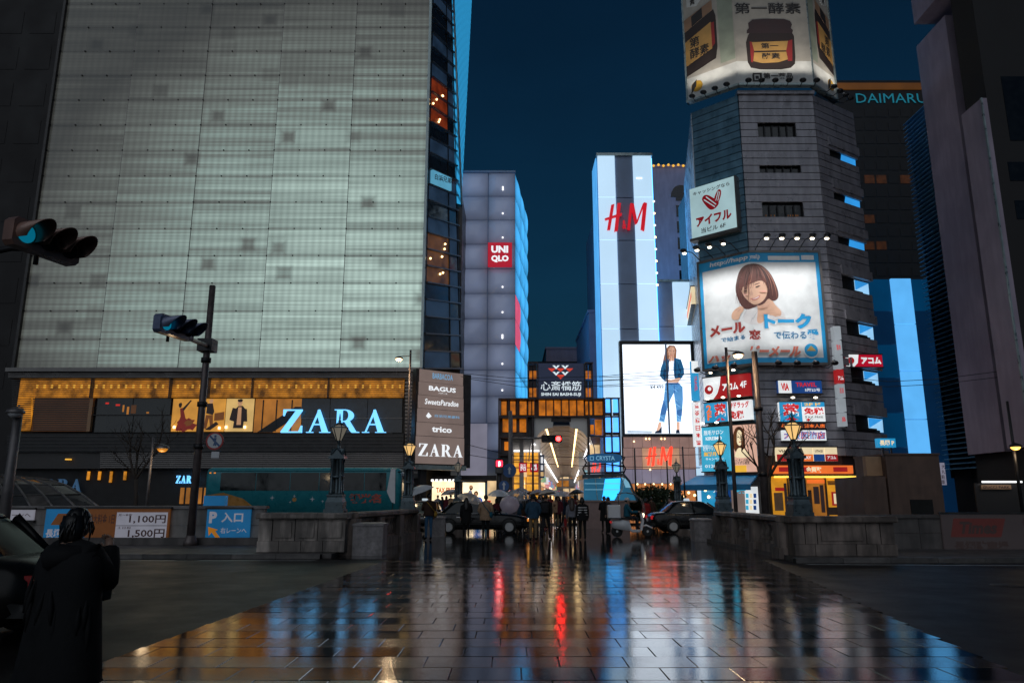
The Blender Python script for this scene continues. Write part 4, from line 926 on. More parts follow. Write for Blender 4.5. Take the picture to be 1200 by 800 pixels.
# ------------------------------------------------------------------ white striped fashion store tower
emat('hm_white', srgb(186, 217, 241), 1.0, var=.07, scale=.15, sample=True); emat('hm_red', srgb(190, 14, 32), .95, var=.05, sample=True); emat('hm_red_soft', srgb(235, 60, 40), 1.8, var=.1, sample=True)
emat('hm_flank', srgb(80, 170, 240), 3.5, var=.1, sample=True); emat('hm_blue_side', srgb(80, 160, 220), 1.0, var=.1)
def brush_logo(pl, rect, m, parent, d0, d1):
    u0, v0, u1, v1 = rect; w = u1 - u0; h = v1 - v0
    f = lambda p: [(u0 + a * w, v0 + b * h) for a, b in p]
    H = [[(.05, .0), (.12, .0), (.235, .97), (.16, .93)], [(.215, -.06), (.295, -.03), (.39, 1.0), (.31, 1.0)], [(.0, .42), (.02, .36), (.40, .55), (.40, .63)]]
    M = [[(.52, .02), (.58, .0), (.66, .96), (.61, 1.0)], [(.61, 1.0), (.69, .98), (.755, .30), (.71, .2)], [(.71, .2), (.76, .26), (.96, 1.04), (.90, .98)], [(.83, .02), (.91, -.04), (1.0, 1.0), (.92, 1.02)]]
    for ps in (H, M):
        mb = MB()
        for k, p in enumerate(ps): mb.poly(pl, f(p), d0, d1 + .004 * k)
        mb.build('letter', m, parent)
    text(pl, '&', (u0 + .40 * w, v0 + .02 * h, u0 + .50 * w, v0 + .36 * h), m, parent, d=d1, bold=.03, name='letter')
H_ = front(60.0)
hm = thing('fashion_store_tower', 'bright white and grey striped store tower with red brush letters', 'building', (H_.uv(730, 400)[0], 60, 0))
hx = [H_.uv(x, 185)[0] for x in (699.8, 720.3, 741.2, 763)]; hr = [H_.uv(730, y)[1] for y in (183, 232.5, 281, 331, 385.6)]; rhh = (hr[0] - hr[4]) / 4
MB().box(hx[0] + .05, 60.3, 0, hx[3] - .05, 63.2, hr[0] - .05).build('building_mass', 'panel_grey_blue', hm); MB().box(hx[0] + 1.2, 63.2, 0, hx[3] - .05, 82, hr[0] - .3).build('building_mass', 'panel_grey_blue', hm)
for k in range(8):
    v1 = hr[0] - k * rhh; v0 = max(0.2, v1 - rhh)
    for c in range(3):
        if v1 < 1: continue
        MB().pbox(H_, hx[c] + .03, v0 + .035, hx[c + 1] - .03, v1 - .035, -.2, .12 if c != 1 else .0).build('white_panel' if c != 1 else 'grey_panel', 'hm_white' if c != 1 else 'panel_grey_blue', hm)
MB().pbox(H_, hx[0] - .08, hr[0] - .02, hx[3] + .08, hr[0] + .22, -.4, .2).build('parapet', 'edge_trim', hm)
brush_logo(H_, H_.rect(708, 240, 758, 271), 'hm_red', hm, .16, .4)
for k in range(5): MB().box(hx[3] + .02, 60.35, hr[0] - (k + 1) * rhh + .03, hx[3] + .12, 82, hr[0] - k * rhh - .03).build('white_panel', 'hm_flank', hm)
FLK = Plane((hx[3] + .13, 61, 0), (0, 1, 0)); brush_logo(FLK, (1.5, H_.uv(730, 271)[1], 5.5, H_.uv(730, 240)[1]), 'hm_red', hm, .0, .2)
SH = Plane((hx[0] - .02, 60.2, 0), (-.1, 1, 0))
SHL = Plane((hx[0] - .25, 66, 0), (.05, -1, 0))
for k in range(8):
    v1 = hr[0] - k * rhh
    if v1 > 2: MB().box(hx[0] - .12, 60.35, max(.2, v1 - rhh) + .03, hx[0] - .02, 63.1, v1 - .03).build('side_panel', 'hm_blue_side', hm)
for k in range(8):
    c = H_.uv(765, 235 + k * 14); MB().ball((hx[3] + .12, 60.2, c[1]), .1, 6).build('corner_lamp', 'warm_dot' if k % 2 else 'lamp_strip', hm)
MB().pbox(H_, *H_.rect(745.5, 209, 752, 210.4), .12, .2).build('facade_lamp', 'lamp_strip', hm)
# lower wing
W2 = front(60.6); wx = [W2.uv(x, 335)[0] for x in (764.5, 788, 816)]; wt = W2.uv(780, 330.5)[1]
for k in range(5):
    v1 = wt - k * rhh; v0 = max(.2, v1 - rhh)
    if v1 > 1:
        MB().pbox(W2, wx[0] + .03, v0 + .03, wx[1] - .03, v1 - .03, -.2, .0).build('grey_panel', 'panel_grey_blue', hm); MB().pbox(W2, wx[1] + .03, v0 + .03, wx[2] - .03, v1 - .03, -.2, .1).build('white_panel', 'hm_white', hm)
MB().box(wx[0] + .1, 60.85, 0, wx[2] + 8, 85, wt - .02).build('wing_mass', 'panel_grey_blue', hm)
MB().pbox(W2, wx[0], wt, wx[2] + .2, wt + .2, -.3, .15).build('parapet', 'edge_trim', hm)
# big backlit billboard of a model in denim
emat('bill_white', srgb(222, 234, 248), 1.7, var=.05, scale=.3, sample=True)
for n, c in dict(b_denim=(88, 150, 205), b_denim_d=(60, 110, 170), b_jacket=(28, 88, 130), b_jacket_d=(18, 55, 90), b_skin=(232, 185, 160), b_hair=(150, 105, 80), b_shoe=(25, 40, 60), b_ink=(70, 75, 85), b_grey=(190, 205, 220)).items(): emat(n, srgb(*c), .95, var=.12, scale=2.5)
BB = front(59.2)
bb = thing('fashion_billboard', 'large white backlit billboard of a model in a denim jacket and jeans', 'billboard', (BB.uv(770, 500)[0], 59.2, 0))
r = BB.rect(730.5, 404, 811, 508); MB().pbox(BB, *r, -.3, .1).build('screen', 'bill_white', bb)
mb = MB(); x0, y0, x1, y1 = r
for q in ((x0 - .25, y0 - .25, x1 + .25, y0 - .01), (x0 - .25, y1 + .01, x1 + .25, y1 + .3), (x0 - .25, y0, x0 - .01, y1), (x1 + .01, y0, x1 + .25, y1)): mb.pbox(BB, *q, -.35, .22)
mb.build('frame', 'black_metal', bb)
def fig(mb, pts, m, k): mb.poly(BB, [BB.uv(720 + x * 110 / 451, 395 + y * 195 / 800) for x, y in pts], .1, .104 + .0016 * k, m)
mb = MB(); F = [
 ([(232, 118), (244, 60), (262, 40), (288, 42), (298, 62), (296, 100), (286, 112), (262, 108), (250, 140), (228, 140)], 5),
 ([(258, 58), (268, 46), (286, 50), (290, 70), (285, 92), (274, 104), (262, 92), (256, 74)], 4),
 ([(264, 96), (284, 96), (288, 118), (270, 150), (256, 115)], 4),
 ([(254, 118), (288, 114), (290, 200), (252, 202)], 9),
 ([(258, 105), (236, 112), (222, 150), (217, 186), (232, 205), (246, 214), (256, 200), (262, 150)], 2), ([(286, 100), (318, 108), (332, 150), (334, 178), (316, 204), (296, 212), (286, 190), (282, 150)], 2),
 ([(238, 150), (246, 160), (240, 210), (228, 200)], 3), ([(312, 150), (320, 160), (312, 206), (300, 205)], 3),
 ([(246, 200), (270, 206), (292, 200), (316, 196), (306, 220), (262, 222), (248, 214)], 4),
 ([(244, 220), (306, 220), (326, 240), (328, 300), (324, 350), (318, 406), (298, 408), (296, 350), (284, 268), (268, 300), (250, 350), (238, 410), (213, 404), (224, 350), (236, 300)], 0),
 ([(236, 300), (250, 350), (244, 372), (218, 376), (224, 344)], 1), ([(297, 352), (325, 345), (322, 378), (298, 378)], 1), ([(283, 230), (288, 230), (290, 270), (284, 270)], 1),
 ([(212, 408), (226, 410), (222, 432), (208, 458), (200, 452)], 4), ([(297, 408), (312, 408), (312, 456), (297, 456)], 4),
 ([(192, 462), (196, 452), (212, 448), (226, 428), (226, 462)], 6), ([(293, 462), (296, 446), (308, 444), (314, 462)], 6)]
rsf = random.Random(12)
def stroke(p0, p1, p2, w0, w1, n=7):
    L_, R_ = [], []
    for i in range(n + 1):
        t_ = i / n; x = (1 - t_) ** 2 * p0[0] + 2 * t_ * (1 - t_) * p1[0] + t_ * t_ * p2[0]; y = (1 - t_) ** 2 * p0[1] + 2 * t_ * (1 - t_) * p1[1] + t_ * t_ * p2[1]
        dx = 2 * (1 - t_) * (p1[0] - p0[0]) + 2 * t_ * (p2[0] - p1[0]); dy = 2 * (1 - t_) * (p1[1] - p0[1]) + 2 * t_ * (p2[1] - p1[1]); l = math.hypot(dx, dy) or 1; w_ = lerp(w0, w1, abs(2 * t_ - 1)) / 2
        L_.append((x - dy / l * w_, y + dx / l * w_)); R_.append((x + dy / l * w_, y - dx / l * w_))
    return L_ + R_[::-1]
for i in range(9): x = 238 + i * 6.5; F.append((stroke((262 + i * 3, 44 + abs(i - 4)), (x - 4, 80), (x - 6 + rsf.uniform(-4, 4), 120 + rsf.uniform(-10, 22)), 2.4, .6), 10 if i % 2 else 5))
F += [(stroke((263, 68), (268, 66), (272, 68), 2, .5), 7), (stroke((279, 68), (283, 66), (287, 69), 2, .5), 7), (stroke((268, 88), (274, 91), (281, 87), 2.4, .6), 11), (stroke((275, 70), (272, 79), (277, 81), 1.2, .5), 12), (stroke((262, 76), (264, 92), (274, 103), 4, 1), 12)]
for i in range(26):      # folds of the denim and the jacket
    y = rsf.uniform(225, 400); left = rsf.random() < .5; cx_ = (lerp(262, 228, (y - 225) / 180) if left else lerp(298, 310, (y - 225) / 180)) + rsf.uniform(-10, 10); F.append((stroke((cx_ - 9, y - 6), (cx_, y + rsf.uniform(-5, 5)), (cx_ + 9, y + 7), 2.6, .4), rsf.choice((1, 13))))
for i in range(12):
    y = rsf.uniform(118, 200); s_ = rsf.choice((-1, 1)); cx_ = 276 + s_ * lerp(26, 42, (y - 118) / 82); F.append((stroke((cx_ - 5, y - 9), (cx_ + s_ * 4, y), (cx_, y + 12), 2.6, .4), rsf.choice((3, 14))))
F += [(stroke((262, 106), (252, 140), (256, 198), 5, 3), 3), (stroke((288, 104), (296, 140), (289, 196), 5, 3), 3), (stroke((246, 222), (276, 228), (306, 221), 4, 3), 1), ([(60, 448), (180, 452), (176, 462), (60, 462)], 8), (stroke((214, 402), (226, 404), (239, 408), 4, 4), 13), (stroke((298, 405), (308, 406), (319, 404), 4, 4), 13)]
emat('b_hair_d', srgb(105, 68, 52), .9); emat('b_lip', srgb(190, 90, 85), .9); emat('b_skin_d', srgb(205, 150, 125), .9); emat('b_denim_l', srgb(140, 190, 228), .95); emat('b_jacket_l', srgb(60, 125, 165), .95)
for k, (p, m) in enumerate(F): fig(mb, p, m, k)
mb.build('printed_model', ['b_denim', 'b_denim_d', 'b_jacket', 'b_jacket_d', 'b_skin', 'b_hair', 'b_shoe', 'b_ink', 'b_grey', 'bill_white', 'b_hair_d', 'b_lip', 'b_skin_d', 'b_denim_l', 'b_jacket_l'], bb)
text(BB, '¥4,499', BB.rect(761, 451.5, 777, 457), 'b_ink', bb, d=.26)
MB().pbox(BB, *BB.rect(780.6, 403, 782.4, 508), .2, .3).build('mast', 'panel_grey_blue', bb)
for y in (441, 445, 452): MB().path([at(702, y + 1, 58.5), at(757, y - .6, 58.6), at(814, y - 3.5, 58.7)], .022, 4).build('stay_wire', 'wire', bb)
# glazed shop front with the red letters
emat('hm_glass_warm', srgb(150, 120, 112), .75, var=.2, scale=.8, sample=True); emat('hm_glass_cool', srgb(128, 122, 140), .8, var=.15); emat('hm_glass_orange', srgb(190, 120, 70), .8, var=.25, scale=1.0, sample=True); emat('hm_back', srgb(176, 140, 112), .9, var=.2, scale=1.2)
FS = front(59.6)
fs_ = thing('fashion_shop_front', 'glazed shop front with glowing red brush letters under the big billboard', 'shop', (FS.uv(770, 580)[0], 59.6, 0))
xs = [731, 742, 753, 764, 775, 786, 797, 808, 816]
for k, (y0, y1, m) in enumerate(((510, 524, 'hm_glass_warm'), (524.6, 549, 'hm_glass_warm'), (549.6, 566, 'hm_glass_cool'), (566.6, 604, 'hm_glass_orange'))):
    for a, b in zip(xs, xs[1:]):
        mm = 'hm_back' if k == 1 and 753 <= a < 797 else m
        MB().pbox(FS, *FS.rect(a + .25, y0, b - .25, y1), -.2, -.12).build('glass_pane', mm, fs_)
MB().pbox(FS, *FS.rect(730, 509.2, 817, 606), -.4, -.25).build('back_wall', 'louvre_dark', fs_)
brush_logo(FS, FS.rect(756, 523.5, 788, 545), 'hm_red_soft', fs_, .05, .3)
for x, y in ((743, 517), (757, 514), (761, 514), (775, 514), (779, 514), (762, 550), (747, 567), (756, 567), (766, 567), (776, 567), (786, 567), (796, 567)): MB().ball(FS.w(*FS.uv(x, y), .0), .07, 6).build('spot_lamp', 'warm_dot', fs_)
for x, y in ((811, 571), (806, 577), (813, 580), (800, 582)): MB().ball(FS.w(*FS.uv(x, y), .3), .11, 6).build('hanging_lamp', 'warm_dot', fs_)
hb_ = brush_logo(S, S.rect(692, 541.5, 709, 553), 'hm_red_soft', hs, .12, .2)
# neighbours behind
def block(name, label, x0, x1, ytop, Y, m, win=None, zb=0.0, wm='dark_glass', dz=3.2, dx=2.2):
    pl = front(Y); a = pl.uv(x0, ytop)[0]; b = pl.uv(x1, ytop)[0]; t = pl.uv(x0, ytop)[1]
    th = thing(name, label, 'building', ((a + b) / 2, Y, 0)); MB().box(a, Y, zb, b, Y + 14, t).build('building_mass', m, th)
    if win:
        z = t - dz
        while z > win:
            x = a + .5
            while x + dx * .6 < b: MB().pbox(pl, x, z, x + dx * .62, z + dz * .5, -.05, .03).build('window', wm, th); x += dx
            z -= dz
    MB().box(a - .12, Y - .12, t, b + .12, Y + 14, t + .25).build('parapet', m, th)
    return th, pl, (a, b, t)
block('slim_office', 'slim blue grey office block at the left foot of the striped tower', 690, 699, 366, 70, 'panel_grey_blue')
emat('lavender_wall', srgb(78, 86, 120), .75, var=.1); MATS['slim_wall'] = MATS['lavender_wall']
block('roof_block', 'grey rooftop block behind the arcade name sign', 640, 683, 409, 90, 'tower_stone', zb=9.5)
block('roof_block', 'dark low building far behind the arcade gate', 610, 690, 426, 88, 'tower_dark', zb=9.5)
th, pl, (a, b, t) = block('dark_tower', 'dark office tower with small orange roof lamps behind the striped tower', 760, 812, 196, 86, 'tower_stone', None)
for r in range(10):
    z = t - 4.5 - r * 2.1
    MB().pbox(pl, a + 3.2, z, a + 4.6, z + 1.5, -.05, .05).build('window', 'dark_glass', th)
ar = [(a + 2.6, t - 4)] + [(a + 3.9 + 1.3 * math.cos(R(180 - 20 * i)), t - 4 + 1.6 * math.sin(R(180 - 20 * i))) for i in range(10)]; MB().poly(pl, ar, -.05, .06).build('arch_window', 'dark_glass', th)
for i in range(9):
    MB().ball((a + .6 + i * .62, 85.8, t + .1 + .12 * (i % 2)), .17, 6).build('roof_lamp', 'orange_spot', th)
# ------------------------------------------------------------------ right: corner building with billboards
F0 = at(866, 130, 46); C0 = at(811, 130, 48.35); E0_ = at(953, 130, 46); E1_ = at(1003, 180, 48.4)
FR = Plane((F0.x, 46, 0)); CH = Plane.through(C0, F0); RC = Plane.through(E0_, E1_); LF = Plane.through(at(794.5, 60, 61), C0)
uF = E0_.x - F0.x; uC = (Vector((F0.x, 46, 0)) - Vector((C0.x, C0.y, 0))).length; uR = (Vector((E1_.x, E1_.y, 0)) - Vector((E0_.x, E0_.y, 0))).length; uL = (LF.o - Vector((C0.x, C0.y, 0))).length
ztop = FR.uv(905, 112)[1]
cb = thing('corner_building', 'grey banded corner building with chamfered corners covered in billboards', 'building', (F0.x, 46, 0))
core = [(LF.w(0, 0, -.3)), (C0.x + .2, C0.y + .3), (F0.x + .1, 46.3), (E0_.x - .1, 46.3), (E1_.x - .2, E1_.y + .2), (E1_.x + .5, 60), (LF.o.x + .5, 66)]
mb = MB(); n = len(core); mb.loft([[(p[0], p[1], 0) for p in core], [(p[0], p[1], ztop) for p in core]], smooth=False); mb.build('building_mass', 'siding_joint', cb)
bh = .52
def boards(pl, w, mname):
    mb = MB(); mb.pbox(pl, .004, .02, w - .004, bh - .03, -.05, .1); tmp = mb.build('siding_board', mname); me = tmp.data; bpy.data.objects.remove(tmp)
    me.transform(Matrix.Translation(-pl.o)); return me
slots = []
me_f = boards(FR, uF, 'siding'); me_c = boards(CH, uC, 'siding_lit_blue'); me_l = boards(LF, uL, 'siding_gloss')
nb = int((ztop - 4.0) / bh)
win_rows = [FR.rect(888, 147.5, 932, 160), FR.rect(890, 194, 938, 207), FR.rect(893, 241, 941, 254)]
bal = [(178, 190), (225.5, 237), (274, 287), (323, 336.5), (375, 388), (430, 443), (486, 500)]
bal_v = [(RC.uv(985, b)[1], RC.uv(985, a)[1]) for a, b in bal]
for k in range(nb):
    z = ztop - (k + 1) * bh
    cut = [r for r in win_rows if z + bh * .5 > r[1] and z + bh * .5 < r[3]]
    if cut:
        r = cut[0]
        MB().pbox(FR, .004, z + .02, r[0] - .02, z + bh - .03, -.05, .1).build('siding_board', 'siding', cb); MB().pbox(FR, r[2] + .02, z + .02, uF - .004, z + bh - .03, -.05, .1).build('siding_board', 'siding', cb)
    else: piece('siding_board', me_f, cb, Vector((FR.o.x, FR.o.y, z)))
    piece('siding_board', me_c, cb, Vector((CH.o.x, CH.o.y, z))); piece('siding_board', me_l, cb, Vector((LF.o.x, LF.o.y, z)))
    cutb = [b for b in bal_v if b[0] < z + bh * .5 < b[1]]
    MB().pbox(RC, .004, z + .02, (uR * .28 if cutb else uR + .02), z + bh - .03, -.05, .1).build('siding_board', 'siding', cb)
for r in win_rows:
    MB().pbox(FR, r[0], r[1] - .1, r[2], r[3] + .1, -.3, -.22).build('window', 'dark_glass', cb)
    for i in range(1, 5): u = lerp(r[0], r[2], i / 5); MB().pbox(FR, u - .04, r[1] - .05, u + .04, r[3] + .05, -.22, -.1).build('mullion', 'black_metal', cb)
rs = random.Random(4)
for r in win_rows[1:]:
    for i in range(14): u = rs.uniform(r[0] + .1, r[2] - .1); MB().pbox(FR, u - .03, r[1] + .1, u + .03, r[1] + .22, -.215, -.2).build('desk_lamp', 'corner_warm', cb)
# balconies cut out of the right corner: their blue light is put in as glowing shapes
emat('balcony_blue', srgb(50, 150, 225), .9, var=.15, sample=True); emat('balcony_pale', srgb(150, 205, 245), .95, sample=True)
for k, (v0, v1) in enumerate(bal_v):
    MB().pbox(RC, uR * .29, v0 - .05, uR + .02, v1 + .1, -.2, -.15).build('balcony_recess', 'black_hole', cb)
    u0 = uR * .66
    pts = [(u0, v1), (uR + .02, v1), (uR - .02, v0 + (v1 - v0) * .1), (uR * .9, v0), (u0 - .25, v0)] if k < 3 else [(u0, v0 + .1), (u0, v1), (uR + .02, v1), (uR, v0 - .12), (uR * .93, v0 - .12), (uR * .93, v0), (uR * .86, v0), (uR * .86, v0 + .1)]
    MB().poly(RC, pts, -.14, -.1).build('lit_end', 'balcony_blue' if k < 3 else 'balcony_pale', cb)
    if k >= 3: MB().poly(RC, [(u0, v0 + .12), (u0, v1 - .02), (uR, v1 - .02)], -.1, -.07).build('lit_end', 'balcony_blue', cb)
    MB().pbox(RC, uR * .27, v1 + .1, uR + .12, v1 + .7, -.2, .2).build('balcony_front', 'siding', cb)
MB().pbox(FR, -.1, ztop, uF + .1, ztop + .25, -.3, .25).build('cornice', 'siding', cb)
# H&M light thrown on the left flank comes from the striped tower itself

# roof billboard: three panels folded round the corner
for n, c in dict(j_ground=(.42, .38, .33), j_green=(.30, .33, .26), j_white=(.62, .61, .58), j_glass=(.035, .022, .02), j_lid=(.05, .028, .03), j_label=(.55, .30, .09), j_ink=(.03, .025, .025), j_red=(.32, .03, .03), j_yel=(.55, .3, .03), j_tan=(.35, .2, .12)).items(): pmat(n, c, .55, var=.16, scale=1.2)
rb = thing('roof_billboard', 'roof billboard folded round the corner showing a brown jar and black characters', 'billboard', (F0.x, 45.5, ztop))
vb_ = FR.uv(905, 101)[1]; vtp = vb_ + 13.0
off = .55
FRb = Plane((F0.x - .1, 46 - off, 0)); bl0 = at(805, 122, 48.1 - .35); CHb = Plane.through((bl0.x, bl0.y), (F0.x - .1, 46 - off)); uCb = (Vector((F0.x - .1, 46 - off, 0)) - Vector((bl0.x, bl0.y, 0))).length
er = FRb.uv(950.5, 70)[0]; RCb = Plane.through((FRb.o.x + er, 46 - off), (lambda p: (p.x, p.y))(at(981, 118, 47.6))); uRb = (Vector((RCb.o.x, RCb.o.y, 0)) - Vector((at(981, 118, 47.6).x, 47.6, 0))).length
pr = lambda pl, x, y, _a, _b: pl.uv(x, y)
def bpan(pl, w, nm):
    o = MB().pbox(pl, 0, vb_ + 1.55, w, vtp, -.15, .0).build(nm, 'j_ground', rb); MB().pbox(pl, 0, vb_ - .15, w, vb_ + 1.545, -.15, .0).build('white_band', 'j_white', rb)
    MB().pbox(pl, 0, vb_ - .3, w, vb_ - .155, -.3, .12).build('frame', 'edge_trim', rb); MB().pbox(pl, -.0, vb_ - .3, .12, vtp, -.3, .06).build('frame', 'edge_trim', rb) if nm != 'picture_panel' else None
    return o
pc = bpan(FRb, er, 'picture_panel'); pc2 = bpan(CHb, uCb, 'side_panel'); pc3 = bpan(RCb, uRb, 'side_panel')
MB().pbox(RCb, uRb - .1, vb_ - .3, uRb + .05, vtp, -.3, .08).build('frame', 'edge_trim', rb)
zx = lambda x, y: (795 + x / 6, y / 6)
def jar(pl, par, K, w0, w1, clip=None):
    def pp(mb, pts, d, m=0): mb.poly(pl, [K(a, b) for a, b in pts], .0, d, m)
    mb = MB(); pp(mb, [(490, 250), (500, 235), (800, 235), (812, 255), (822, 400), (820, 450), (790, 478), (720, 490), (580, 490), (510, 478), (488, 440), (475, 300)], .012); pp(mb, [(490, 165), (520, 140), (600, 134), (740, 136), (785, 150), (798, 175), (790, 200), (805, 215), (800, 236), (480, 236), (482, 215), (495, 200)], .014, 1); mb.build('printed_jar', ['j_glass', 'j_lid'], par)
    mb = MB(); pp(mb, [(500, 295), (520, 298), (532, 360), (524, 440), (512, 440)], .02, 1); pp(mb, [(770, 290), (800, 280), (800, 430), (770, 432), (756, 360)], .02, 1); pp(mb, [(516, 300), (770, 290), (758, 355), (532, 360)], .024, 0); pp(mb, [(532, 372), (758, 366), (770, 420), (700, 440), (590, 446), (526, 432)], .024, 0); mb.build('printed_label', ['j_label', 'j_red'], par)
    text(pl, '第一', (*K(580, 345), *K(700, 305)) if True else 0, 'j_ink', par, d=.03, bold=.02); text(pl, '酵素', (*K(588, 418), *K(712, 375)), 'j_ink', par, d=.03, bold=.02)
K = lambda a, b: FRb.uv(*zx(a, b)); jar(FRb, pc, K, 0, 0)
text(FRb, '第一酵素', (*K(395, 100), *K(855, 22)), 'j_ink', pc, d=.02, bold=.015); text(FRb, '第一薬品', (*K(598, 556), *K(803, 515)), 'j_ink', pc, d=.03, bold=.02)
mb = MB()
for q in ((522, 515, 585, 525), (522, 565, 585, 575), (522, 525.5, 533, 564.5), (574, 525.5, 585, 564.5), (543, 535, 564, 556)): a = K(q[0], q[3]); b = K(q[2], q[1]); mb.pbox(FRb, *a, *b, .0, .025)
mb.build('emblem', 'j_ink', pc)
# side panels repeat a part of the jar, larger
def side_print(pl, par, w, flip):
    S_ = lambda a, b: ((1 - a if flip else a) * w, vb_ + b)
    P = lambda pts, d, m, nm: MB().poly(pl, [S_(a, b) for a, b in pts], .0, d).build(nm, m, par)
    P([(.02, 1.7), (.62, 2.35), (.66, 3.2), (.66, 5.6), (.62, 6.2), (.02, 5.2)], .012, 'j_glass', 'printed_jar'); P([(.02, 5.22), (.6, 6.2), (.6, 7.0), (.02, 6.2)], .012, 'j_tan', 'printed_lid'); P([(.18, 5.5), (.4, 5.9), (.4, 6.7), (.18, 6.3)], .02, 'j_ink', 'printed_lid')
    P([(.02, 2.5), (.56, 3.2), (.56, 5.3), (.02, 4.4)], .02, 'j_label', 'printed_label'); P([(.56, 3.3), (.62, 3.5), (.62, 5.2), (.56, 5.2)], .022, 'j_red', 'printed_label')
    P([(.7, 1.8), (.98, 1.8), (.98, 9), (.7, 8)], .006, 'j_green', 'printed_leaves'); P([(.1, 7.2), (.3, 7.0), (.42, 7.5), (.45, 13), (.1, 13)], .006, 'j_white', 'printed_blob')
    a = S_(.1, 3); b = S_(.5, 4.3)
    text(pl, '第', (min(a[0], b[0]), vb_ + 3.75, max(a[0], b[0]) - .9 * 0, vb_ + 4.6) if False else (S_(.12, 0)[0] if not flip else S_(.32, 0)[0], vb_ + 3.8, S_(.32, 0)[0] if not flip else S_(.12, 0)[0], vb_ + 4.6), 'j_ink', par, d=.03)
    text(pl, '酵素', (S_(.12, 0)[0] if not flip else S_(.5, 0)[0], vb_ + 2.95, S_(.5, 0)[0] if not flip else S_(.12, 0)[0], vb_ + 3.75), 'j_ink', par, d=.03)
    for k, ch in enumerate('第一酵素'): text(pl, ch, (S_(.17, 0)[0] if not flip else S_(.27, 0)[0], vb_ + 9.6 - k * .8, S_(.27, 0)[0] if not flip else S_(.17, 0)[0], vb_ + 10.2 - k * .8), 'j_ink', par, d=.03, bold=.02)
    c = S_(.22, .75); MB().disc(pl, c[0], c[1], .42, .02, 14, d0=0).build('emblem', 'j_yel', par); MB().poly(pl, [(c[0] - .45, c[1] - .5), (c[0] - .35, c[1] + .2), (c[0], c[1] + .5), (c[0] - .05, c[1])], .0, .03).build('emblem', 'j_ink', par)
side_print(CHb, pc2, uCb, False); side_print(RCb, pc3, uRb, True)
# flood lamps under it, on arms, lighting the print from below
emat('flood_face', srgb(255, 240, 210), 6.0)
def spot_light(name, loc, tgt, power, size, color, parent, blend=.8, rad=.12):
    d = bpy.data.lights.new(name, 'SPOT'); d.energy = power; d.spot_size = R(size); d.spot_blend = blend; d.color = color; d.shadow_soft_size = rad
    o = bpy.data.objects.new(name, d); col.objects.link(o); o.parent = parent; pw_ = Vector(parent['_w']); o.location = Vector(loc) - pw_
    o.rotation_euler = (Vector(tgt) - Vector(loc)).to_track_quat('-Z', 'Y').to_euler(); return o
def flood(pl, u, v, up, label, grp, power, reach, color=(1, .95, .85), size=95, aim=5.0):
    base = pl.w(u, v, .0); hd = pl.w(u, v + (-.15 if up else .15), reach)
    t = thing('flood_lamp', label, 'flood lamp', base, grp)
    MB().path([base, pl.w(u, v + (-.3 if up else .3), reach * .5), hd], .03, 5).build('arm', 'black_metal', t)
    M = MB(); M.ball(hd, .2, 8, sz=(1.2, 1, .75)); M.build('housing', 'black_metal', t)
    fc = pl.w(u, v + (.02 if up else -.02), reach - .12); MB().ball(fc, .12 if not up else .09, 8, sz=(1.2, 1, .6)).build('lamp_face', 'flood_face' if not up else 'chrome', t)
    tg = pl.w(u, v + (aim if up else -aim), 0); fc2 = pl.w(u, v + (.2 if up else -.2), reach + .1)
    spot_light('bulb_light', fc2, tg, power, size, color, t)
nn = 0
def ordw(i): return ['first', 'second', 'third', 'fourth', 'fifth', 'sixth', 'seventh', 'eighth', 'ninth', 'tenth', 'eleventh', 'twelfth', 'thirteenth', 'fourteenth', 'fifteenth', 'sixteenth'][i]
for pl, us in ((CHb, [uCb * x for x in (.22, .44, .66, .88)]), (FRb, [er * x for x in (.07, .24, .42, .6, .78, .96)]), (RCb, [uRb * x for x in (.25, .5, .75, .95)])):
    for u in us: flood(pl, u, vb_ - .35, True, 'flood lamp under the jar billboard, %s from the left' % ordw(nn), 'flood lamps under the jar billboard', 110, 1.0); nn += 1

# pale cashing sign on the chamfer
emat('aiful_panel', srgb(165, 195, 200), .8, var=.18, scale=.5, sample=True); emat('aiful_red', srgb(120, 8, 20), .8); emat('sign_ink', srgb(50, 45, 50), .7); emat('ink_blue', srgb(30, 140, 205), .9); emat('ink_red', srgb(190, 30, 35), .9)
af = thing('finance_sign', 'pale lit finance sign with a dark red striped heart on the blue lit chamfer', 'sign', CH.w(1, 20)); z_ = lambda x, y: (795 + x / 8, 200 + y / 8)
a = CH.uv(*z_(155, 660)); b = CH.uv(*z_(585, 520)); c = CH.uv(*z_(565, 68)); rA = (a[0] + .05, (a[1] + b[1]) / 2 - .02, b[0], CH.uv(*z_(360, 140))[1])
rA = (a[0] + .05, a[1], b[0] - .02, c[1]); MB().pbox(CH, *rA, .1, .5).build('panel', 'aiful_panel', af)
def ar_(fx0, fy0, fx1, fy1): return (lerp(rA[0], rA[2], fx0), lerp(rA[1], rA[3], fy0), lerp(rA[0], rA[2], fx1), lerp(rA[1], rA[3], fy1))
text(CH, 'キャッシングなら', ar_(.08, .84, .9, .92), 'sign_ink', af, d=.52, bold=.02); text(CH, 'アイフル', ar_(.12, .2, .9, .40), 'aiful_red', af, d=.52, bold=.05); text(CH, '当ビル 6F', ar_(.22, .06, .76, .16), 'sign_ink', af, d=.52, bold=.02)
mb = MB(); stp = MB()
P = lambda p: [(lerp(rA[0], rA[2], x), lerp(rA[1], rA[3], y)) for x, y in p]
mb.poly(CH, P(sm([(.30, .66), (.27, .74), (.33, .80), (.42, .78), (.52, .70), (.66, .58), (.60, .50), (.50, .46), (.42, .49)], 1)), .5, .522)
mb.poly(CH, P(sm([(.52, .62), (.60, .78), (.66, .835), (.71, .80), (.70, .70), (.64, .58), (.58, .52)], 1)), .5, .526)
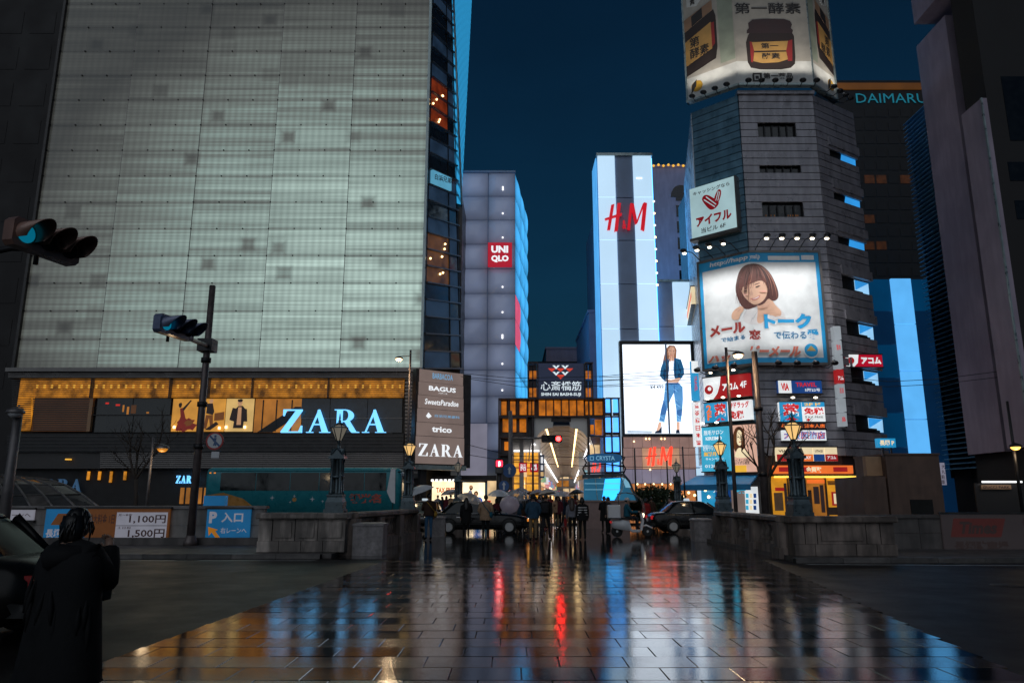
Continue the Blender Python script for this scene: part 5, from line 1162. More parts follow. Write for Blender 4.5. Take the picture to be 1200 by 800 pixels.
for q in range(2):
    o_ = .05 * q; stp.poly(CH, P([(.315 + o_, .70 + o_ * .9), (.33 + o_, .715 + o_ * .9), (.56 + o_ * .6, .515 + o_ * .8), (.55 + o_ * .6, .50 + o_ * .8)]), .52, .532)
    stp.poly(CH, P([(.575 + o_ * .9, .62 - o_ * .2), (.59 + o_ * .9, .62 - o_ * .2), (.655 + o_ * .6, .79 - o_ * .4), (.642 + o_ * .6, .80 - o_ * .4)]), .52, .532)
stp.build('emblem_stripe', 'aiful_panel', af)
mb.build('emblem', 'aiful_red', af)
MB().pbox(CH, rA[0] - .1, rA[1] - .2, rA[2] + .1, rA[1] - .02, .0, .62).build('lower_rail', 'louvre_grey', af); MB().pbox(CH, rA[2] + .01, rA[1], rA[2] + .14, rA[3], .05, .55).build('side_frame', 'louvre_grey', af)

# big folded billboard of a smiling woman
for n, c in dict(h_white=(.68, .71, .73), h_blue=(.015, .30, .62), h_hair=(.085, .028, .024), h_hair2=(.15, .05, .04), h_skin=(.62, .38, .27), h_skin2=(.52, .31, .23), h_ink=(.02, .16, .33), h_red=(.28, .03, .025), h_pink=(.62, .17, .12), h_lip=(.5, .18, .15), h_eye=(.05, .025, .02), h_dress=(.64, .63, .64), h_gold=(.42, .3, .1)).items(): pmat(n, c, .5, var=.1, scale=1.5)
hz = lambda x, y: (815 + x * 160 / 853, 285 + y * 150 / 800)
off = .6
CHh = Plane.through(Vector((CH.o.x, CH.o.y, 0)) + CH.n * off, Vector((F0.x, 46, 0)) + CH.n * off)
# fold line where the two offset planes meet
fx = None
FRh = Plane((F0.x, 46 - off, 0)); tt = (FRh.o.y - CHh.o.y) / CHh.ux.y; fold = CHh.o + CHh.ux * tt; uf = tt
hbd = thing('woman_billboard', 'wide folded billboard of a smiling short haired woman with blue border', 'billboard', (fold.x, fold.y, 0))
vl0 = CHh.uv(*hz(55, 785))[1]; vl1 = FRh.uv(*hz(765, 60))[1]; ulc = CHh.uv(*hz(22, 140))[0]; urf = FRh.uv(*hz(795, 400))[0]; ufr = fold.x - FRh.o.x
MB().pbox(CHh, ulc, vl0, uf, vl1, -.25, 0).build('left_leaf', 'h_white', hbd); MB().pbox(FRh, ufr, vl0, urf, vl1, -.25, 0).build('right_leaf', 'h_white', hbd)
bw = .22
MB().pbox(CHh, ulc, vl1 - .62, uf, vl1, 0, .012).build('top_border', 'h_blue', hbd); MB().pbox(FRh, ufr, vl1 - .62, urf, vl1, 0, .012).build('top_border', 'h_blue', hbd)
MB().pbox(CHh, ulc, vl0, uf, vl0 + .3, 0, .012).build('bottom_border', 'h_blue', hbd); MB().pbox(FRh, ufr, vl0, urf, vl0 + .3, 0, .012).build('bottom_border', 'h_blue', hbd)
MB().pbox(CHh, ulc, vl0 + .3, ulc + bw, vl1 - .62, 0, .012).build('side_border', 'h_blue', hbd); MB().pbox(FRh, urf - bw, vl0 + .3, urf, vl1 - .62, 0, .012).build('side_border', 'h_blue', hbd)
mb = MB()
for pl, a_, b_ in ((CHh, ulc - .15, uf), (FRh, ufr, urf + .15)): mb.pbox(pl, a_, vl0 - .18, b_, vl0 - .01, -.3, .06); mb.pbox(pl, a_, vl1 + .01, b_, vl1 + .16, -.3, .06)
mb.pbox(CHh, ulc - .15, vl0 - .01, ulc - .01, vl1 + .01, -.3, .06); mb.pbox(FRh, urf + .01, vl0 - .01, urf + .15, vl1 + .01, -.3, .06); mb.build('frame', 'louvre_grey', hbd)
# printed portrait, wrapped over the fold: each point goes to the leaf it falls on
xfold = 330
def wrap(px_, py_, d):
    q = hz(px_, py_); u, v = FRh.uv(*q)
    if u >= ufr: return FRh.w(u, v, d)
    u, v = CHh.uv(*q); return CHh.w(u, v, d)
def printed(name, shapes, mats):
    mb = MB()
    for k, (pts, m) in enumerate(shapes):
        n_ = len(pts); cx_ = sum(p[0] for p in pts) / n_; cy_ = sum(p[1] for p in pts) / n_
        bm = bmesh.new(); vsb = [bm.verts.new((x, y, 0)) for x, y in pts]; bm.faces.new(vsb); bm.normal_update()
        bmesh.ops.triangulate(bm, faces=bm.faces[:], ngon_method='EAR_CLIP')
        # cut along the fold so the print bends with the board
        xa_, xb_ = xf_at(100), xf_at(500); nrm = Vector((400, -(xb_ - xa_), 0)).normalized(); pc_ = Vector((xa_, 100, 0))
        bmesh.ops.bisect_plane(bm, geom=bm.verts[:] + bm.edges[:] + bm.faces[:], plane_co=pc_, plane_no=nrm)
        bm.normal_update(); bm.verts.index_update()
        vv = [(FRh.w(ufr, FRh.uv(*hz(v.co.x, v.co.y))[1], .014 + .002 * k) if abs((v.co - pc_).dot(nrm)) < .05 else wrap(v.co.x, v.co.y, .014 + .002 * k)) for v in bm.verts]; ff = []
        for f in bm.faces: ff.append([v.index for v in reversed(f.verts)] if f.normal.z > 0 else [v.index for v in f.verts])
        mb.add(vv, ff, m); bm.free()
    return mb.build(name, mats, hbd)
def xf_at(y):
    lo, hi = 200., 500.
    for _ in range(30):
        m_ = (lo + hi) / 2
        if FRh.uv(*hz(m_, y))[0] >= ufr: hi = m_
        else: lo = m_
    return hi
shapes = [
 (sm([(300, 440), (320, 410), (390, 400), (400, 380), (470, 350), (500, 380), (560, 440), (570, 500), (540, 510), (300, 510)]), 6),
 (sm([(380, 360), (470, 330), (490, 380), (545, 430), (520, 470), (460, 440), (420, 500), (380, 500), (390, 420)]), 2),
 (sm([(275, 170), (310, 135), (370, 125), (420, 140), (470, 190), (500, 250), (520, 310), (515, 350), (480, 365), (455, 340), (430, 380), (380, 395), (320, 420), (285, 390), (262, 340), (248, 290), (260, 220)]), 0),
 (sm([(290, 260), (330, 250), (400, 225), (440, 240), (452, 290), (440, 340), (410, 372), (370, 388), (340, 370), (305, 320), (288, 285)]), 2),
 (sm([(272, 280), (275, 200), (320, 150), (400, 150), (450, 200), (470, 280), (452, 300), (436, 245), (400, 230), (340, 256), (300, 270), (285, 290)]), 1),
 (sm([(300, 300), (325, 292), (322, 300), (303, 306)], 1), 5), (sm([(372, 272), (400, 262), (402, 270), (376, 280)], 1), 5),
 (sm([(298, 288), (326, 280), (326, 283), (298, 292)], 1), 0), (sm([(366, 258), (402, 246), (402, 250), (368, 263)], 1), 0),
 (sm([(340, 345), (372, 342), (405, 320), (400, 340), (378, 356), (352, 356)], 1), 4), (sm([(348, 347), (375, 344), (399, 328), (394, 338), (374, 349)], 1), 6),
 (sm([(342, 300), (352, 298), (362, 320), (350, 328), (343, 322)], 1), 3),
 (sm([(225, 450), (240, 420), (275, 395), (300, 395), (305, 420), (280, 445), (275, 480), (230, 480)]), 2), (sm([(250, 415), (272, 402), (276, 408), (252, 424)], 1), 3), (sm([(262, 424), (285, 408), (289, 414), (266, 432)], 1), 3)]
rsf = random.Random(31)
for i in range(26):      # locks of hair falling from the parting, light and dark
    t_ = i / 25; x0 = lerp(300, 430, t_); xe = lerp(262, 500, t_) + rsf.uniform(-8, 8); ye = (390 if t_ < .3 else 345 if t_ > .75 else 268 - 60 * abs(t_ - .5)) + rsf.uniform(-14, 10)
    if .28 < t_ < .78: ye = lerp(292, 262, (t_ - .28) / .5) + rsf.uniform(-10, 6) - (30 if .5 < t_ < .7 else 0)
    shapes.append((stroke((lerp(330, 400, t_), 136 + abs(t_ - .5) * 20), (lerp(262, 492, t_), 190), (xe if not .28 < t_ < .78 else lerp(300, 440, (t_ - .28) / .5), ye), rsf.uniform(4, 9), 1), rsf.choice((0, 1, 7, 8))))
shapes += [(stroke((292, 296), (306, 330), (345, 372), 10, 2), 3), (stroke((398, 300), (425, 306), (446, 300), 10, 3), 9), (stroke((300, 318), (318, 326), (334, 322), 9, 2), 9), (stroke((298, 305), (312, 297), (327, 300), 4, 1), 5), (stroke((370, 279), (386, 266), (404, 268), 4, 1), 5), (stroke((380, 390), (430, 410), (462, 380), 14, 3), 3), (stroke((400, 440), (440, 428), (520, 446), 4, 1), 3), (stroke((350, 366), (366, 370), (384, 362), 3, 1), 3),
 (stroke((300, 470), (312, 440), (330, 412), 6, 2), 10), (stroke((350, 500), (360, 460), (384, 430), 7, 2), 10), (stroke((480, 470), (520, 450), (556, 470), 6, 2), 10)]
for n_, c_ in dict(h_hair3=(.28, .11, .075), h_hair4=(.045, .014, .014), h_blush=(.66, .34, .28), h_fold=(.5, .5, .53)).items(): pmat(n_, c_, .5, var=.1)
printed('printed_portrait', shapes, ['h_hair', 'h_hair2', 'h_skin', 'h_skin2', 'h_lip', 'h_eye', 'h_dress', 'h_hair3', 'h_hair4', 'h_blush', 'h_fold'])
def htext(pl, s, x0, y0, x1, y1, m, bold=.03, shear=0, d=.04, out=None):
    a_ = pl.uv(*hz(x0, max(y0, y1))); b_ = pl.uv(*hz(x1, min(y0, y1)))
    if out: text(pl, s, (a_[0], a_[1], b_[0], b_[1]), out, hbd, d=d - .012, bold=bold + .06, shear=shear)
    text(pl, s, (a_[0], a_[1], b_[0], b_[1]), m, hbd, d=d, bold=bold, shear=shear)
text(CHh, 'http://happ', (CHh.uv(*hz(92, 150))[0], vl1 - .5, uf - .04, vl1 - .1), 'h_white', hbd, d=.04, bold=.03, shear=.15); text(FRh, 'ymail.jp', (ufr + .04, vl1 - .5, FRh.uv(*hz(402, 100))[0], vl1 - .1), 'h_white', hbd, d=.04, bold=.03, shear=.15)
MB().pbox(FRh, *FRh.rect(*hz(452, 80), *hz(648, 106)), .012, .03).build('info_strip', 'h_white', hbd); MB().pbox(FRh, *FRh.rect(*hz(660, 76), *hz(738, 104)), .012, .03).build('info_strip', 'h_white', hbd)
htext(CHh, 'メール', 92, 590, 312, 485, 'h_red', .06, 0, .06, 'h_white'); htext(CHh, 'で始まる', 162, 622, 312, 570, 'h_ink', .02, 0, .05); htext(FRh, '恋', 335, 602, 405, 540, 'h_red', .03, 0, .05)
htext(FRh, 'トーク', 430, 535, 720, 440, 'h_blue', .06, 0, .06, 'h_white'); htext(FRh, 'で伝わる', 490, 600, 690, 550, 'h_ink', .02, 0, .05); htext(FRh, '愛', 698, 602, 768, 538, 'h_blue', .03, 0, .05)
htext(CHh, 'ハッ', 85, 752, 220, 690, 'h_pink', .06, .3, .07, 'h_white'); htext(FRh, 'ピーメール', 340, 708, 655, 640, 'h_pink', .06, .3, .07, 'h_white')
c = FRh.uv(*hz(722, 668)); MB().disc(FRh, c[0], c[1], .52, .03, 20, d0=0).build('emblem', 'h_white', hbd); MB().disc(FRh, c[0], c[1], .42, .04, 20, d0=0).build('emblem', 'h_blue', hbd); MB().poly(FRh, [(c[0] - .3, c[1] - .05), (c[0] + .3, c[1] - .05), (c[0], c[1] + .3)], 0, .05).build('emblem', 'h_gold', hbd)
nn = 0
for pl, us in ((CHh, [lerp(ulc, uf, x) for x in (.04, .3, .55, .82)]), (FRh, [lerp(ufr, urf, x) for x in (.1, .31, .52, .73, .93)])):
    for u in us: flood(pl, u, vl1 + .2, False, 'small white flood lamp above the woman billboard, %s from the left' % ordw(nn), 'flood lamps above the woman billboard', 205, 2.3, (1, .98, .95), 105, 5.5); nn += 1
nn = 0
for pl, us in ((CHh, [lerp(ulc, uf, x) for x in (.15, .5, .85)]), (FRh, [lerp(ufr, urf, x) for x in (.15, .4, .65, .9)])):
    for u in us: flood(pl, u, vl0 - .25, True, 'small flood lamp under the woman billboard, %s from the left' % ordw(nn), 'flood lamps under the woman billboard', 130, 2.0, (1, .98, .95), 105, 5.0); nn += 1

# ------------------------------------------------------------------ smaller signs of the corner building
for n, c in dict(s_red=(150, 25, 28), s_white=(225, 230, 232), s_blue=(35, 140, 190), s_navy=(20, 60, 120), s_yellow=(235, 180, 60), s_orange=(230, 110, 45), s_cream=(235, 215, 175), s_cyan=(60, 165, 200), s_dark=(40, 30, 32), s_pink=(215, 170, 150), s_hair=(75, 45, 32), s_grey=(135, 142, 148)).items(): emat(n, srgb(*c), .9, var=.12, scale=1.0, sample=n in ('s_white', 's_blue', 's_cyan'))
def sign(pl, label, x0, y0, x1, y1, m, d0=.12, d1=.4, cat='sign', name='sign_board'):
    r = pl.rect(x0, y0, x1, y1); t = thing(name, label, cat, pl.w((r[0] + r[2]) / 2, r[1], d1)); MB().pbox(pl, *r, d0, d1).build('panel', m, t)
    MB().pbox(pl, r[0] - .05, r[1] - .07, r[2] + .05, r[1] - .005, d0, d1 + .05).build('frame', 'louvre_dark', t); MB().pbox(pl, r[0] - .05, r[3] + .005, r[2] + .05, r[3] + .07, d0, d1 + .05).build('frame', 'louvre_dark', t)
    def sub(fx0, fy0, fx1, fy1): return (lerp(r[0], r[2], fx0), lerp(r[1], r[3], fy0), lerp(r[0], r[2], fx1), lerp(r[1], r[3], fy1))
    return t, r, sub
def fld(pl, t, rr, m, d=.42, d0=.4, nm='colour_field'): return MB().pbox(pl, *rr, d0, d).build(nm, m, t)
def mini_lamps(pl, r, n, t, power=14, d=.9):
    for i in range(n):
        u = lerp(r[0], r[2], (i + .5) / n); MB().path([pl.w(u, r[3] + .05, .2), pl.w(u, r[3] + .25, d)], .02, 4).build('lamp_arm', 'black_metal', t); MB().ball(pl.w(u, r[3] + .22, d), .1, 6, sz=(1.3, 1, .6)).build('lamp_head', 'flood_face', t)
        spot_light('bulb_light', pl.w(u, r[3] + .1, d + .05), pl.w(u, r[1], .3), power, 110, (1, .95, .88), t)
t, r, sub = sign(CH, 'red and white finance sign with a moon emblem under the woman billboard', 828, 441, 882, 467, 's_red')
fld(CH, t, sub(0, 0, .2, 1), 's_white'); MB().poly(CH, [(lerp(r[0], r[2], a), lerp(r[1], r[3], b)) for a, b in ((.2, 0), (.3, .25), (.36, .6), (.39, 1), (.2, 1))], .4, .42).build('colour_field', 's_white', t)
c = sub(.12, .45, 0, 0); MB().disc(CH, c[0], c[1], .3, .45, 16, d0=.4).build('emblem', 's_red', t); MB().disc(CH, c[0] + .06, c[1] + .05, .13, .46, 10, d0=.4).build('emblem', 's_white', t)
text(CH, 'アコム', sub(.42, .33, .76, .66), 's_white', t, d=.43, bold=.05); text(CH, '4F', sub(.8, .38, .94, .68), 's_white', t, d=.43, bold=.02); mini_lamps(CH, r, 2, t)
t, r, sub = sign(CH, 'blue and red drugstore sign with tax free characters left of the pole', 829, 471, 884, 494, 's_white')
fld(CH, t, sub(0, 0, .2, 1), 's_blue'); text(CH, '2\nF', sub(.05, .1, .16, .9), 's_orange', t, d=.44, bold=.04); fld(CH, t, sub(.2, 0, .5, 1), 's_blue'); text(CH, '薬', sub(.22, .06, .48, .94), 's_white', t, d=.43, bold=.08); text(CH, '薬', sub(.22, .06, .48, .94), 'ink_red', t, d=.445, bold=.03); text(CH, '免税', sub(.54, .08, .84, .5), 'ink_red', t, d=.43, bold=.04); text(CH, '2Fドラッグ', sub(.54, .62, .96, .95), 'ink_red', t, d=.43, bold=.04); mini_lamps(CH, r, 3, t, 10)
t, r, sub = sign(CH, 'tall blue beauty salon poster with white and yellow text', 825, 500.5, 857.5, 552, 's_cyan')
text(CH, 'KIREIMO', sub(.2, .7, .78, .78), 's_white', t, d=.43, bold=.03); text(CH, '脱毛サロン', sub(.14, .82, .85, .93), 's_white', t, d=.43); text(CH, '初回32ヶ所\n初月プラン', sub(.08, .46, .55, .6), 's_white', t, d=.43); text(CH, '0', sub(.6, .36, .85, .6), 's_yellow', t, d=.43, bold=.05); text(CH, '無料月', sub(.1, .34, .55, .44), 's_yellow', t, d=.43, bold=.04); text(CH, 'キャンペーン', sub(.16, .24, .8, .31), 's_white', t, d=.43); text(CH, '0120-15-', sub(.12, .08, .88, .15), 's_white', t, d=.43, bold=.02); mini_lamps(CH, r, 2, t, 12)
t, r, sub = sign(CH, 'pale poster of a long haired woman beside the blue salon poster', 860, 498, 888, 553, 's_pink')
mb = MB(); Q = lambda pts: [(lerp(r[0], r[2], a), lerp(r[1], r[3], b)) for a, b in sm(pts)]
for k, (pts, m) in enumerate((([(.12, .5), (.1, .8), (.3, .98), (.55, .95), (.62, .75), (.6, .5), (.4, .42), (.2, .42)], 0), ([(.2, .42), (.3, .52), (.5, .5), (.75, .42), (.8, .3), (.1, .3)], 1), ([(.26, .66), (.3, .88), (.45, .9), (.54, .76), (.5, .62), (.4, .55), (.3, .58)], 1), ([(.3, .9), (.24, .7), (.14, .6), (.2, .92), (.35, .96)], 0))): mb.poly(CH, Q(pts), .4, .41 + .005 * k, m)
mb.poly(CH, Q([(.30, .74), (.36, .76), (.36, .735), (.31, .725)]), .4, .432, 2); mb.poly(CH, Q([(.42, .745), (.48, .755), (.48, .73), (.43, .725)]), .4, .432, 2); mb.poly(CH, Q([(.36, .645), (.45, .65), (.42, .625), (.38, .625)]), .4, .432, 3)
for i_ in range(7): mb.poly(CH, [(lerp(r[0], r[2], .14 + .03 * i_ + .2 * (i_ > 3) + a_), lerp(r[1], r[3], b_)) for a_, b_ in ((0, .5), (.02, .5), (.06, .8), (.1, .92), (.085, .92), (.04, .8))], .4, .436 + .002 * i_, 0 if i_ % 2 else 4)
mb.build('printed_portrait', ['s_hair', 's_cream', 's_dark', 's_red', 'poster_brown'], t); text(CH, 'いくぞこの感覚\nいぐずら感覚', sub(.1, .16, .8, .28), 's_dark', t, d=.44); fld(CH, t, sub(.12, 0, .6, .14), 's_yellow', .43)
t, r, sub = sign(FR, 'blue and white office sign right of the second pole', 909.5, 447, 960, 461.5, 's_navy'); fld(FR, t, sub(0, 0, .3, 1), 's_white'); text(FR, 'VIA', sub(.06, .2, .24, .8), 'ink_red', t, d=.43, bold=.05); text(FR, 'TRAVEL', sub(.4, .5, .88, .85), 'ink_red', t, d=.43, bold=.03); text(FR, '5階22号', sub(.6, .12, .95, .38), 's_white', t, d=.43)
t, r, sub = sign(FR, 'red and white drugstore sign with tax free characters right of the second pole', 911, 472, 963.5, 494.5, 's_white'); fld(FR, t, sub(0, 0, .49, 1), 's_blue'); text(FR, '薬', sub(.06, .08, .44, .92), 's_white', t, d=.43, bold=.08); text(FR, '薬', sub(.06, .08, .44, .92), 'ink_red', t, d=.445, bold=.03); text(FR, '免税', sub(.53, .36, .97, .72), 'ink_red', t, d=.43, bold=.04); fld(FR, t, sub(.5, .76, 1, 1), 's_blue'); text(FR, '2Fド', sub(.55, .8, .92, .97), 's_yellow', t, d=.44, bold=.03); text(FR, 'TAX FREE', sub(.55, .18, .95, .28), 's_dark', t, d=.43); c = sub(.62, .09, 0, 0); MB().disc(FR, c[0], c[1], .09, .43, 10, d0=.4).build('emblem', 'ink_red', t); mini_lamps(FR, r, 2, t, 12)
t, r, sub = sign(FR, 'narrow dark strip of orange characters under the drugstore sign', 911.5, 496.5, 964.5, 502.5, 's_dark'); text(FR, '年中無休 日本人店', sub(.02, .12, .98, .88), 's_orange', t, d=.43, bold=.03)
t, r, sub = sign(FR, 'white sign with red and blue characters above the row of small boxes', 914.5, 504.5, 965, 516.5, 's_white'); text(FR, '大阪服飾店', sub(.02, .12, .98, .88), 'ink_red', t, d=.425, bold=.06); text(FR, '大阪服飾店', sub(.02, .12, .98, .88), 'ink_blue', t, d=.44, bold=.0)
names = ['white', 'red', 'cream', 'pale', 'small cream', 'grey']
for i, (x0, x1, ma, mb_) in enumerate(((907.5, 921, 's_cream', 's_red'), (921.6, 934, 's_red', 's_orange'), (934.6, 949.5, 's_cream', 's_orange'), (950.2, 963, 's_cream', 's_navy'), (963.6, 978, 's_cream', 's_red'))):
    t, r, sub = sign(FR, '%s small lit sign box in the row above the yellow shop' % ordw(i).replace('first', 'leftmost').replace('fifth', 'rightmost'), x0, 524.5, x1, 540.5, ma); fld(FR, t, sub(0, 0, 1, .5), mb_); text(FR, ['VIA', 'R', 'MAY', 'UTAGE', 'アコム'][i], sub(.15, .15, .85, .38) if i in (2, 4) else sub(.15, .64, .85, .82), 's_white' if i in (2, 4) else 's_dark', t, d=.44, bold=.03)
# projecting signs on the right corner
V_ = front(45.3)
t = thing('vertical_sign', 'column of small white sign boxes on the right corner of the building', 'sign', V_.w(0, V_.uv(985, 500)[1]))
xA, xB = 976, 983
for k in range(7):
    y0 = 382 + k * 16.9; r = V_.rect(977.5 + k * 1.2, y0, 985.5 + k * 1.2, y0 + 15.6); pn = MB().pbox(V_, *r, -.5, .0).build('sign_box', 's_grey' if k != 3 else 's_red', t)
    if k in (4, 6, 1): text(V_, ['', '整体', '', '', '居酒', '', '鳥'][k], (lerp(r[0], r[2], .2), lerp(r[1], r[3], .3), lerp(r[0], r[2], .8), lerp(r[1], r[3], .7)), 'ink_red', pn, d=.01)
    if k == 3: text(V_, 'アコム', (lerp(r[0], r[2], .1), lerp(r[1], r[3], .2), lerp(r[0], r[2], .9), lerp(r[1], r[3], .5)), 's_white', pn, d=.01, bold=.03)
rt = V_.rect(984, 380, 990, 502); MB().pbox(V_, rt[0] + .1, rt[1], rt[0] + .4, rt[3], -.7, -.51).build('frame', 'louvre_grey', t)
PS = Plane(RC.w(uR * .55, 0, .8), (1, .05, 0)); t, r, sub = sign(PS, 'red projecting finance sign with white characters and a moon emblem', 991, 415.5, 1034, 429.5, 'uniqlo_red', -.2, .0)
MB().poly(PS, [(lerp(r[0], r[2], a), lerp(r[1], r[3], b)) for a, b in ((0, 0), (.22, 0), (.32, .3), (.36, 1), (0, 1))], 0, .02).build('colour_field', 's_white', t); c = sub(.14, .5, 0, 0); MB().disc(PS, c[0], c[1], .22, .04, 14, d0=0).build('emblem', 's_red', t); text(PS, 'アコム', sub(.42, .22, .96, .8), 's_white', t, d=.03, bold=.06)
# narrow signs on the far left edge of the building
NS = Plane(CH.w(-.25, 0, .3), (1, .1, 0))
t = thing('vertical_sign', 'narrow blue and red vertical sign at the left edge of the corner building', 'sign', NS.w(0, NS.uv(815, 470)[1])); r = NS.rect(811, 423, 819, 469); MB().pbox(NS, *r, -.3, 0).build('panel', 's_blue', t); MB().pbox(NS, r[0], r[3] - .8, r[2], r[3], 0, .02).build('white_field', 's_white', t); text(NS, 'TRAVEL', (lerp(r[0], r[2], .3), r[1] + .6, lerp(r[0], r[2], .7), r[3] - 1), 'ink_red', t, d=.03, bold=.02, rot90=True)
t = thing('vertical_sign', 'narrow white vertical sign with red characters below the blue one', 'sign', NS.w(0, NS.uv(818, 522)[1])); r = NS.rect(813, 471, 822, 523); MB().pbox(NS, *r, -.3, 0).build('panel', 's_white', t)
for k, ch in enumerate('薬免税日本店'): text(NS, ch, (lerp(r[0], r[2], .2), lerp(r[3], r[1], (k + .15) / 6), lerp(r[0], r[2], .8), lerp(r[3], r[1], (k + .85) / 6)), 'ink_red', t, d=.02, bold=.02)
t, r, sub = sign(LF, 'small slanted orange sign on the blue left flank', 805, 362, 818, 385, 's_cream'); fld(LF, t, sub(0, .4, 1, .7), 's_orange')
# ground floor: blue awning shop on the chamfer, yellow shop on the front
emat('yellow_shop', srgb(205, 140, 35), .85, var=.35, scale=1.3, sample=True); emat('yellow_tube', srgb(255, 205, 80), 2.4, sample=True); pmat('awning_blue', (.03, .26, .55), .5, var=.1)
aw = thing('awning_shop', 'small shop with a blue awning under the salon poster', 'shop', CH.w(.5, 0, .5)); r = CH.rect(822, 556, 886, 566)
mb = MB(); a_, b_, c_, e_ = r; mb.add([CH.w(a_ - .2, e_, .1), CH.w(c_ + .2, e_, .1), CH.w(c_ + .5, b_ - .1, 1.9), CH.w(a_ - .5, b_ - .1, 1.9), CH.w(a_ - .5, b_ - .45, 1.9), CH.w(c_ + .5, b_ - .45, 1.9)], [(0, 3, 2, 1), (3, 4, 5, 2)]); mb.add([CH.w(a_ - .2, e_ - .1, .1), CH.w(c_ + .2, e_ - .1, .1), CH.w(c_ + .5, b_ - .18, 1.88), CH.w(a_ - .5, b_ - .18, 1.88)], [(0, 1, 2, 3)]); mb.build('awning', 'awning_blue', aw)
for i, (x0, x1, m) in enumerate(((824, 840, 's_blue'), (841, 858, 's_navy'), (859, 874, 'sign_brown'), (875, 890, 's_white'))): MB().pbox(CH, *CH.rect(x0, 570, x1, 606), .12, .2).build('shop_window', m, aw); 
for i in range(9): MB().pbox(CH, *CH.rect(876 + (i % 3) * 4.5, 578 + (i // 3) * 7, 879 + (i % 3) * 4.5, 583 + (i // 3) * 7), .2, .24).build('bottle_row', ['s_cyan', 's_cream', 's_navy'][i % 3], aw)
text(CH, 'うどん', CH.rect(837, 571, 850, 577), 's_white', aw, d=.22, bold=.03); text(CH, '味', CH.rect(862, 571, 876, 578), 's_cyan', aw, d=.22, bold=.03)
for x, y in ((830, 574), (834, 582), (828, 590)): MB().ball(CH.w(*CH.uv(x, y), .4), .1, 6).build('hanging_lamp', 'warm_dot', aw)
ys = thing('yellow_shop', 'warm yellow lit shop front under an orange sign band', 'shop', FR.w(2, 0, .3))
MB().pbox(FR, *FR.rect(904, 545.5, 995, 555), .1, .55).build('sign_band', 's_orange', ys)
for i in range(4): MB().pbox(FR, *FR.rect(909 + i * 21, 547.5, 925 + i * 21, 552.8), .55, .6).build('lit_panel', 's_red' if i != 2 else 's_orange', ys)
text(FR, '金買取', FR.rect(940, 547, 958, 553.5), 's_cream', ys, d=.63, bold=.04)
MB().pbox(FR, *FR.rect(902, 556, 1016, 557.5), .1, 1.6).build('canopy', 'louvre_dark', ys); MB().pbox(FR, *FR.rect(905, 558, 1000, 559.6), .3, .5).build('tube_lamp', 'yellow_tube', ys)
for x0, x1, m in ((904, 922, 'yellow_shop'), (923, 942, 'yellow_shop'), (943, 966, 'warm_room'), (967, 990, 'yellow_shop'), (991, 1014, 'warm_room')):
    MB().pbox(FR, *FR.rect(x0, 558, x1, 604), .1, .2).build('shop_window', m, ys)
for x in (922.5, 942.5, 966.5, 990.5): MB().pbox(FR, *FR.rect(x - .8, 557, x + .8, 606), .1, .34).build('pillar', 'kiosk_brown', ys)
for x0, y0, x1, y1, m in ((906, 577, 916, 598, 'kiosk_tan'), (907, 571, 917, 575, 's_red'), (952, 570, 958, 590, 's_dark'), (973, 576, 987, 592, 's_red'), (975, 578, 985, 590, 's_cream'), (996, 580, 1012, 600, 's_dark'), (930, 572, 937, 598, 's_dark'), (918, 566, 921, 600, 's_dark'), (924, 564, 929, 570, 's_cream'), (938, 565, 941, 603, 'kiosk_brown'), (944, 562, 965, 566, 's_orange'), (946, 574, 950, 603, 'kiosk_brown'), (960, 568, 964, 600, 's_dark'), (968, 563, 989, 568, 'kiosk_tan'), (969, 594, 989, 603, 'kiosk_brown'), (992, 566, 1013, 572, 's_dark'), (994, 574, 1004, 579, 's_yellow')): MB().pbox(FR, *FR.rect(x0, y0, x1, y1), .2, .26 + (m == 's_cream') * .02).build('display', m, ys)

# ------------------------------------------------------------------ behind: dark store with the cyan name, blue side building
emat('daimaru_cyan', srgb(25, 120, 140), .6, var=.05); emat('orange_band', srgb(105, 62, 18), .5, var=.25, scale=.3); emat('lane_blue', srgb(4, 66, 108), .55, var=.18, scale=.4); emat('lane_dark', srgb(8, 40, 72), .6, var=.2, scale=.4); emat('lane_strip', srgb(90, 172, 235), 1.1, var=.06, sample=True)  # lane walls: blue light falling on them put in as glow
emat('far_window', srgb(90, 48, 18), .22, var=.6, scale=2.0)
DM = front(80.0); a_ = DM.uv(978, 97); b_ = DM.uv(1110, 97)
dm = thing('dark_department_store', 'dark department store with cyan name letters and an orange roof band', 'building', (a_[0], 80, 0)); MB().box(a_[0] - 1, 80, 0, b_[0] + 6, 110, a_[1] + .3).build('building_mass', 'tower_dark', dm)
MB().pbox(DM, *DM.rect(978, 98, 1090, 105.5), .0, .15).build('lit_band', 'orange_band', dm); text(DM, 'DAIMARU', DM.rect(1002.5, 110.5, 1085, 121.5), 'daimaru_cyan', dm, d=.15, bold=.0)
rs = random.Random(9)
for c in range(7):
    for r_ in range(13):
        x0 = 984 + c * 14; y0 = 128 + r_ * 15.5; m = 'far_window' if (c, r_) in ((2, 5), (3, 5), (1, 8), (2, 8), (1, 10), (2, 10), (3, 10), (5, 5)) else 'tower_dark'
        MB().pbox(DM, *DM.rect(x0 + 1, y0, x0 + 12.5, y0 + 9.5), -.05, .06).build('window', m, dm)
LB = front(58.5); x0, x1 = LB.uv(1022, 340)[0], LB.uv(1100, 340)[0]; zt = LB.uv(1050, 327)[1]
bbd = thing('blue_lit_building', 'blue lit annex with a bright vertical light strip beside the lane', 'building', (x0, 58.5, 0)); MB().box(x0 - 1, 58.7, 0, x1 + 8, 70, zt).build('building_mass', 'lane_dark', bbd)
sx0, sx1 = LB.uv(1042.5, 330)[0], LB.uv(1065.5, 330)[0]; n = 5
